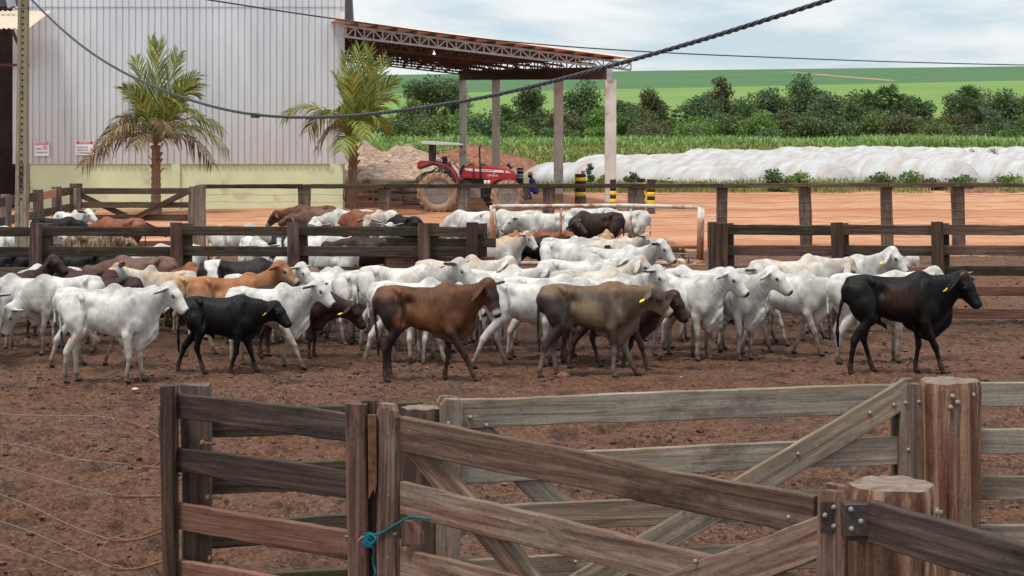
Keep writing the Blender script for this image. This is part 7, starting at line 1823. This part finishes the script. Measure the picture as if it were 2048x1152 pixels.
cow(105, 119.5, 0.84, 'white', 'white back patch glimpsed right of the dark brown raised head', 178, ne=-10, hp=-55)
cow(218, 129.0, 0.865, 'darkbrown', 'blackish brown cow with rump to the right in front of the cream cow', 172, ne=-12, hp=-55, hump=0.3, tail=0.03, tside=-0.1)
cow(332, 122.5, 0.84, 'cream', 'cream tan cow with a high rounded hump, head twisted to the left', 182, ne=26, hp=-30, hy=35, roll=20, hump=1.6, ear=0.0, nl=0.55, tags='l', fat=1.05)
cow(282, 118.8, 0.975, 'taupe', 'taupe brown cow standing along the mossy fence behind the cream cow', 181, ne=-6, hp=-55, hump=0.2)
cow(412, 119.5, 0.86, 'redbrown', 'red brown rump glimpsed between the cream cow and the pied cow', 178, ne=-10, hp=-55)
cow(478, 125.5, 1.03, 'pied', 'large black and white pied cow with white rump patches and a short horn', 7, ne=0, hp=-36, hump=0.15, horns=0.9, tail=0.03, hy=-26)
cow(458, 136.0, 0.965, 'orange', 'orange tan bull with a raised head standing among white cows', 7, gait='walk', ne=46, hp=-34, hy=-16, hump=0.9, dew=1.0, fat=1.0, nl=0.45, ear=0.2, tail=0.02)
cow(530, 142.6, 0.925, 'white', 'white bull calf with pleated dewlap behind the black calf, muzzle to the right', -13, gait='step', ne=30, hp=-40, hy=-12, hump=1.05, dew=1.35, ear=0.2)
cow(514, 128.5, 0.885, 'white', 'white cow with head raised right behind the orange bull, tag in its far ear', -5, ne=42, hp=-48, hy=-22, tags='l', hump=0.5, ear=0.2)
cow(690, 122.0, 0.85, 'white', 'white cow standing behind the dark brown lowered head near the fence end', 178, ne=-8, hp=-55, hump=0.5)
cow(668, 128.5, 0.86, 'white', 'white cow in front of the fence end, its back sloping to the right', -1, ne=-10, hp=-55, hump=0.4, hy=-18)
cow(584, 137.0, 0.87, 'darkbrown', 'dark brown cow with lowered head and orange poll sniffing to the right', -7, gait='stand', ne=-14, hp=-52, hy=-8, nl=0.60, tags='r', hump=0.3, ear=0.6, horns=0.4)
# --- second row, middle
cow(798, 133.5, 1.055, 'white', 'big white cow with a yellow tagged ear standing left of centre', -14, ne=27, hp=-42, hy=-16, hump=0.25, tags='r', tan=0.15, ear=0.0, nl=0.50)
cow(820, 140.5, 0.965, 'white', 'white cow walking right partly hidden by the reddish brown heifer', -5, gait='walk', ne=4, hp=-44, hump=0.9, hy=-26)
cow(1046, 142.3, 0.985, 'white', 'white calf striding between the reddish brown and grey brown calves', 10, gait=((0.1, 0), (-0.1, 0), (0.26, 0), (-0.30, 0)), ne=14, hp=-44, hump=0.6, lean=0.7, hy=-26)
cow(845, 139.0, 0.86, 'white', 'white calf seen from behind, only its hind legs showing under the heifer', 82, ne=0, hp=-45)
cow(1085, 137.5, 0.985, 'white', 'white cow whose back shows above the striding white calf', 6, ne=0, hp=-45, hump=0.4, hy=-26)
cow(990, 129.0, 0.955, 'white', 'white cow with tan poll and bowed head just left of centre', 6, ne=24, hp=-60, hy=-20, hump=1.15, tan=0.12, ear=0.8)
cow(906, 127.0, 1.045, 'tanwhite', 'tan tinted white cow with a big hump and lowered nose below the fence end', -14, ne=22, hp=-56, hy=-16, hump=1.25, ear=0.8)
cow(1151, 124.0, 1.01, 'white', 'clean white cow with a tall hump in the third rank at centre', -5, ne=26, hp=-45, hump=1.4, hy=-26)
cow(1178, 132.0, 0.99, 'tanwhite', 'pale tan backed cow with grey ear and raised head right of centre', 8, ne=42, hp=-46, hy=-18, hump=0.85, ear=1.1, lean=0.9)
cow(1206, 137.0, 0.97, 'white', 'white cow looking at the camera with a rectangular yellow tag under its ear', 6, gait='stand', ne=36, hp=-50, hy=-38, hump=0.75, tags='r', ear=0.12)
cow(1226, 143.5, 0.935, 'darkbrown', 'dark brown calf hidden behind the grey brown calf, its brown head beyond', -14, gait='walk', ne=10, hp=-55, hy=-6, tags='r', ear=0.9, hump=0.3, horns=0.3)
cow(1190, 139.5, 0.93, 'redbrown', 'red brown calf whose back edges above the grey brown calf', 6, ne=6, hp=-50, tags='r', hump=0.2, hy=-10)
# --- second row, right
cow(1372, 137.5, 0.985, 'white', 'white calf turned towards the camera left of the three white calves at right', -46, gait='stand', ne=36, hp=-42, hy=20, hump=0.55, dew=1.3, ear=0.35)
cow(1398, 132.5, 1.01, 'white', 'white cow whose rounded back shows behind the left turned calf', -12, ne=24, hp=-44, tags='l', hump=0.3, ear=0.1, hy=-18)
cow(1452, 137.5, 1.00, 'white', 'white calf turned towards the camera with a dark kneed foreleg and high head', -44, gait='stand', ne=36, hp=-40, hy=18, hump=0.4, dew=1.2, ear=0.5)
cow(1570, 135.2, 0.975, 'white', 'white bull standing side on with its head behind another white rump', -11, male=1, gait='walk', ne=6, hp=-44, hump=1.1, tags='r', dew=1.1, tan=0.08, ear=0.1, hy=-10)
cow(1744, 140.0, 1.06, 'white', 'white cow standing directly behind the black bull, rump and poll showing', 9, gait='stand', ne=22, hp=-44, hump=0.3, tan=0.1, hy=-26)
cow(1578, 127.0, 1.055, 'tanwhite', 'tan backed white cow behind the side-on bull, nose hidden', 4, gait='walk2', ne=16, hp=-58, hy=-10, hump=1.2, lean=1.0, ear=1.0)
cow(1676, 122.5, 1.03, 'white', 'white cow with a yellow tag and raised head near the right fence posts', -9, ne=34, hp=-46, hy=-18, hump=0.5, tags='r', ear=1.1)
cow(1806, 99.0, 0.70, 'white', 'small white calf resting beyond the right hand plank fence', 118, ne=22, hp=-40)
# --- around the trough
cow(1138, 106.5, 0.99, 'white', 'white cow with a tall hump and yellow tag nearest the trough', -34, ne=14, hp=-36, hy=22, hump=1.4, tags='r', ear=-0.05, tan=0.1, nl=0.5)
cow(1196, 103.5, 0.985, 'tanwhite', 'white cow with a tan patch on its back at the trough', 168, ne=-16, hp=-50, hump=0.2)
cow(1226, 112.5, 1.0, 'white', 'white cow with orange poll and tagged ear, muzzle pointing at the trough', -17, ne=32, hp=-44, hy=-8, hump=1.0, tags='r', ear=0.05, nl=0.50)
cow(1226, 95.5, 0.84, 'tanwhite', 'pale cow with brown ears looking right behind the lower pipe', -17, ne=32, hp=-42, hy=-8, tags='r', ear=0.05)
cow(1212, 92.5, 0.885, 'tan', 'tan rump turned to the camera behind the trough', 84, ne=-10, hp=-50)
cow(1306, 89.5, 0.70, 'tan', 'small tan calf with head down at the right of the pipe frame', 10, ne=-6, hp=-58, hy=-10)
cow(1128, 95.5, 0.85, 'white', 'white head with dark eye resting on the lower pipe', -28, ne=20, hp=-42, hy=8, ear=0.1)
cow(1066, 93.5, 0.84, 'black', 'black calf between the pale cows at the trough', -10, ne=14, hp=-50, hump=0.2, hy=-10)
cow(986, 97.5, 0.90, 'cream', 'cream cow with orange forehead looking right through the pipe frame', -20, ne=34, hp=-44, hy=-10, tags='r', ear=0.2, hump=0.6)
cow(1028, 89.0, 0.80, 'orange', 'orange tan back glimpsed behind the cream cow', 80, ne=0, hp=-50)
cow(1106, 87.5, 0.80, 'redbrown', 'red brown back glimpsed behind the black calf', 175, ne=-8, hp=-50)
# --- back rank before the orange yard
cow(944, 80.5, 1.04, 'white', 'white cow with rump to the right, just left of the pipe frame', 160, ne=-40, hp=-62, hump=0.2, tail=0.02)
cow(1030, 79.5, 1.03, 'white', 'white cow behind the leftmost pipe leg, heading left', 176, ne=-40, hp=-62, hump=0.3, tan=0.1)
cow(1098, 81.0, 1.02, 'white', 'white cow looking left with a black muzzle in the back rank', 196, ne=6, hp=-40, hy=-8, hump=0.7, ear=0.05)
cow(1180, 78.0, 1.05, 'white', 'white back between the left looking cow and the dark bull', 184, ne=-40, hp=-62)
cow(1194, 82.5, 1.06, 'darkbrown', 'dark brown bull turning its head back to lick its flank', 184, ne=-4, ny=80, hy=55, hp=-28, nl=0.55, hump=0.4, tags='l', horns=0.7)
cow(1250, 79.0, 1.02, 'white', 'white cow with rump to the right at the end of the back rank', 178, ne=-40, hp=-62, hump=0.3, tail=0.02)
# --- pen behind the mossy fence, left
cow(38, 92.0, 0.985, 'white', 'white cow behind the utility pole, muzzle pointing right', -14, ne=4, hp=-36, hump=0.4, nl=0.55, hy=-10)
cow(112, 84.0, 0.985, 'black', 'black cow whose back rises over the mossy fence at left', -5, ne=-8, hp=-50, hump=0.2, hy=-18)
cow(138, 78.5, 0.97, 'white', 'white head turned right above the black back at far left', -42, ne=26, hp=-30, hy=10, ear=-0.1)
cow(240, 84.5, 0.985, 'redbrown', 'red brown cow with rump to the right before the pen gate', 178, ne=-16, hp=-50, hump=0.2)
cow(186, 95.0, 0.92, 'shaggy', 'shaggy brown streaked animal with a white halter behind the mossy fence', 6, ne=-2, hp=-36, hump=0.1, nl=0.4, male=0, halter=1, hy=-18)
cow(162, 112.5, 0.935, 'black', 'glossy black cow close behind the lower fence rails at left', 180, ne=-10, hp=-50, hump=0.2)
cow(2, 112.0, 0.93, 'black', 'black cow close behind the fence at the left edge', 176, ne=-8, hp=-50, hump=0.2)
cow(352, 104.0, 0.90, 'white', 'white cow low behind the second fence post, tail to the right', 180, ne=-10, hp=-50, hump=0.2)
cow(472, 91.5, 0.985, 'greywhite', 'grey white cow crossing behind the third fence gap', 10, ne=-12, hp=-50, hump=0.7, hy=-10)
cow(506, 100.0, 0.95, 'white', 'white cow facing the camera between the fence rails', -68, ne=6, hp=-44, ear=0.1)
cow(560, 95.5, 0.95, 'pied', 'black and white faced calf peering through the fence rails', -84, ne=4, hp=-50)
cow(626, 75.0, 1.03, 'brown', 'shaggy headed brown bull facing left before the shed wall', 182, ne=-2, hp=-44, hump=0.2, nl=0.5)
cow(656, 77.5, 1.02, 'taupe', 'grey brown white faced cow facing left beside the brown bull', 184, ne=-2, hp=-20, hump=0.2, whiteface=1)
cow(702, 79.0, 1.03, 'white', 'white cow heading left with lowered head above the mossy rail', 204, ne=-6, hp=-44, hump=0.5)
cow(738, 79.5, 1.03, 'redbrown', 'red brown cow standing left behind the mossy fence', 176, ne=-14, hp=-50, hump=0.1)
cow(770, 80.5, 1.04, 'tanwhite', 'wrinkled cream cow seen end on beside the black rump', -112, ne=6, hp=-55, hump=0.6)
cow(812, 82.0, 0.975, 'black', 'black rump turned away at the right end of the mossy fence', 128, ne=-6, hp=-50, hump=0.1)
cow(778, 86.5, 0.90, 'white', 'white face with pink lined ears looking over the mossy top rail', -84, ne=26, hp=-50, ear=-0.05, pinknose=1)
cow(632, 86.0, 0.90, 'white', 'white face with dark ears looking over the rail left of the red brown cow', -80, ne=26, hp=-50, ear=0.1)
cow(624, 98.0, 0.95, 'white', 'white cow looking right between the upper and middle rails', -14, ne=10, hp=-40, tags='r', hump=0.3, hy=-18)
cow(652, 108.0, 0.95, 'white', 'white cow with rump to the right under the middle fence rail', 180, ne=-10, hp=-50, hump=0.6)
cow(748, 103.0, 1.02, 'darkbrown', 'dark brown cow behind the solid boards at the fence end', 178, ne=0, hp=-50, hump=0.2)
# --- packed ranks whose legs and backs show between the others
cow(640, 126.5, 0.90, 'white', 'white cow packed behind the lowered dark brown head, mostly its legs showing', 12, gait='walk', ne=8, hp=-50, hy=-14)
cow(736, 130.0, 0.92, 'white', 'white calf between the lowered dark brown cow and the big white tagged cow', -16, gait='square', ne=10, hp=-52)
cow(575, 122.5, 0.90, 'taupe', 'taupe cow whose legs show behind the pleated white bull calf', 170, gait='walk2', ne=-12, hp=-50)
cow(296, 117.5, 0.77, 'white', 'white calf with only legs and belly showing under the cream cow', -10, gait='walk', ne=-12, hp=-50)
cow(396, 123.0, 0.78, 'tan', 'tan calf whose legs show beyond the all black calf', 8, gait='step', ne=-14, hp=-50)
cow(930, 133.0, 0.92, 'white', 'white calf whose legs show under the reddish brown heifer and the striding calf', 10, gait='walk2', ne=2, hp=-52)
cow(1330, 127.0, 0.93, 'white', 'white cow behind the left turned calf, its muddy legs showing between the brown heads', 5, gait='square', ne=6, hp=-50)
cow(1512, 129.0, 0.93, 'white', 'white cow packed between the turned calves and the tan backed cow', -20, gait='walk', ne=8, hp=-48, hy=-10)
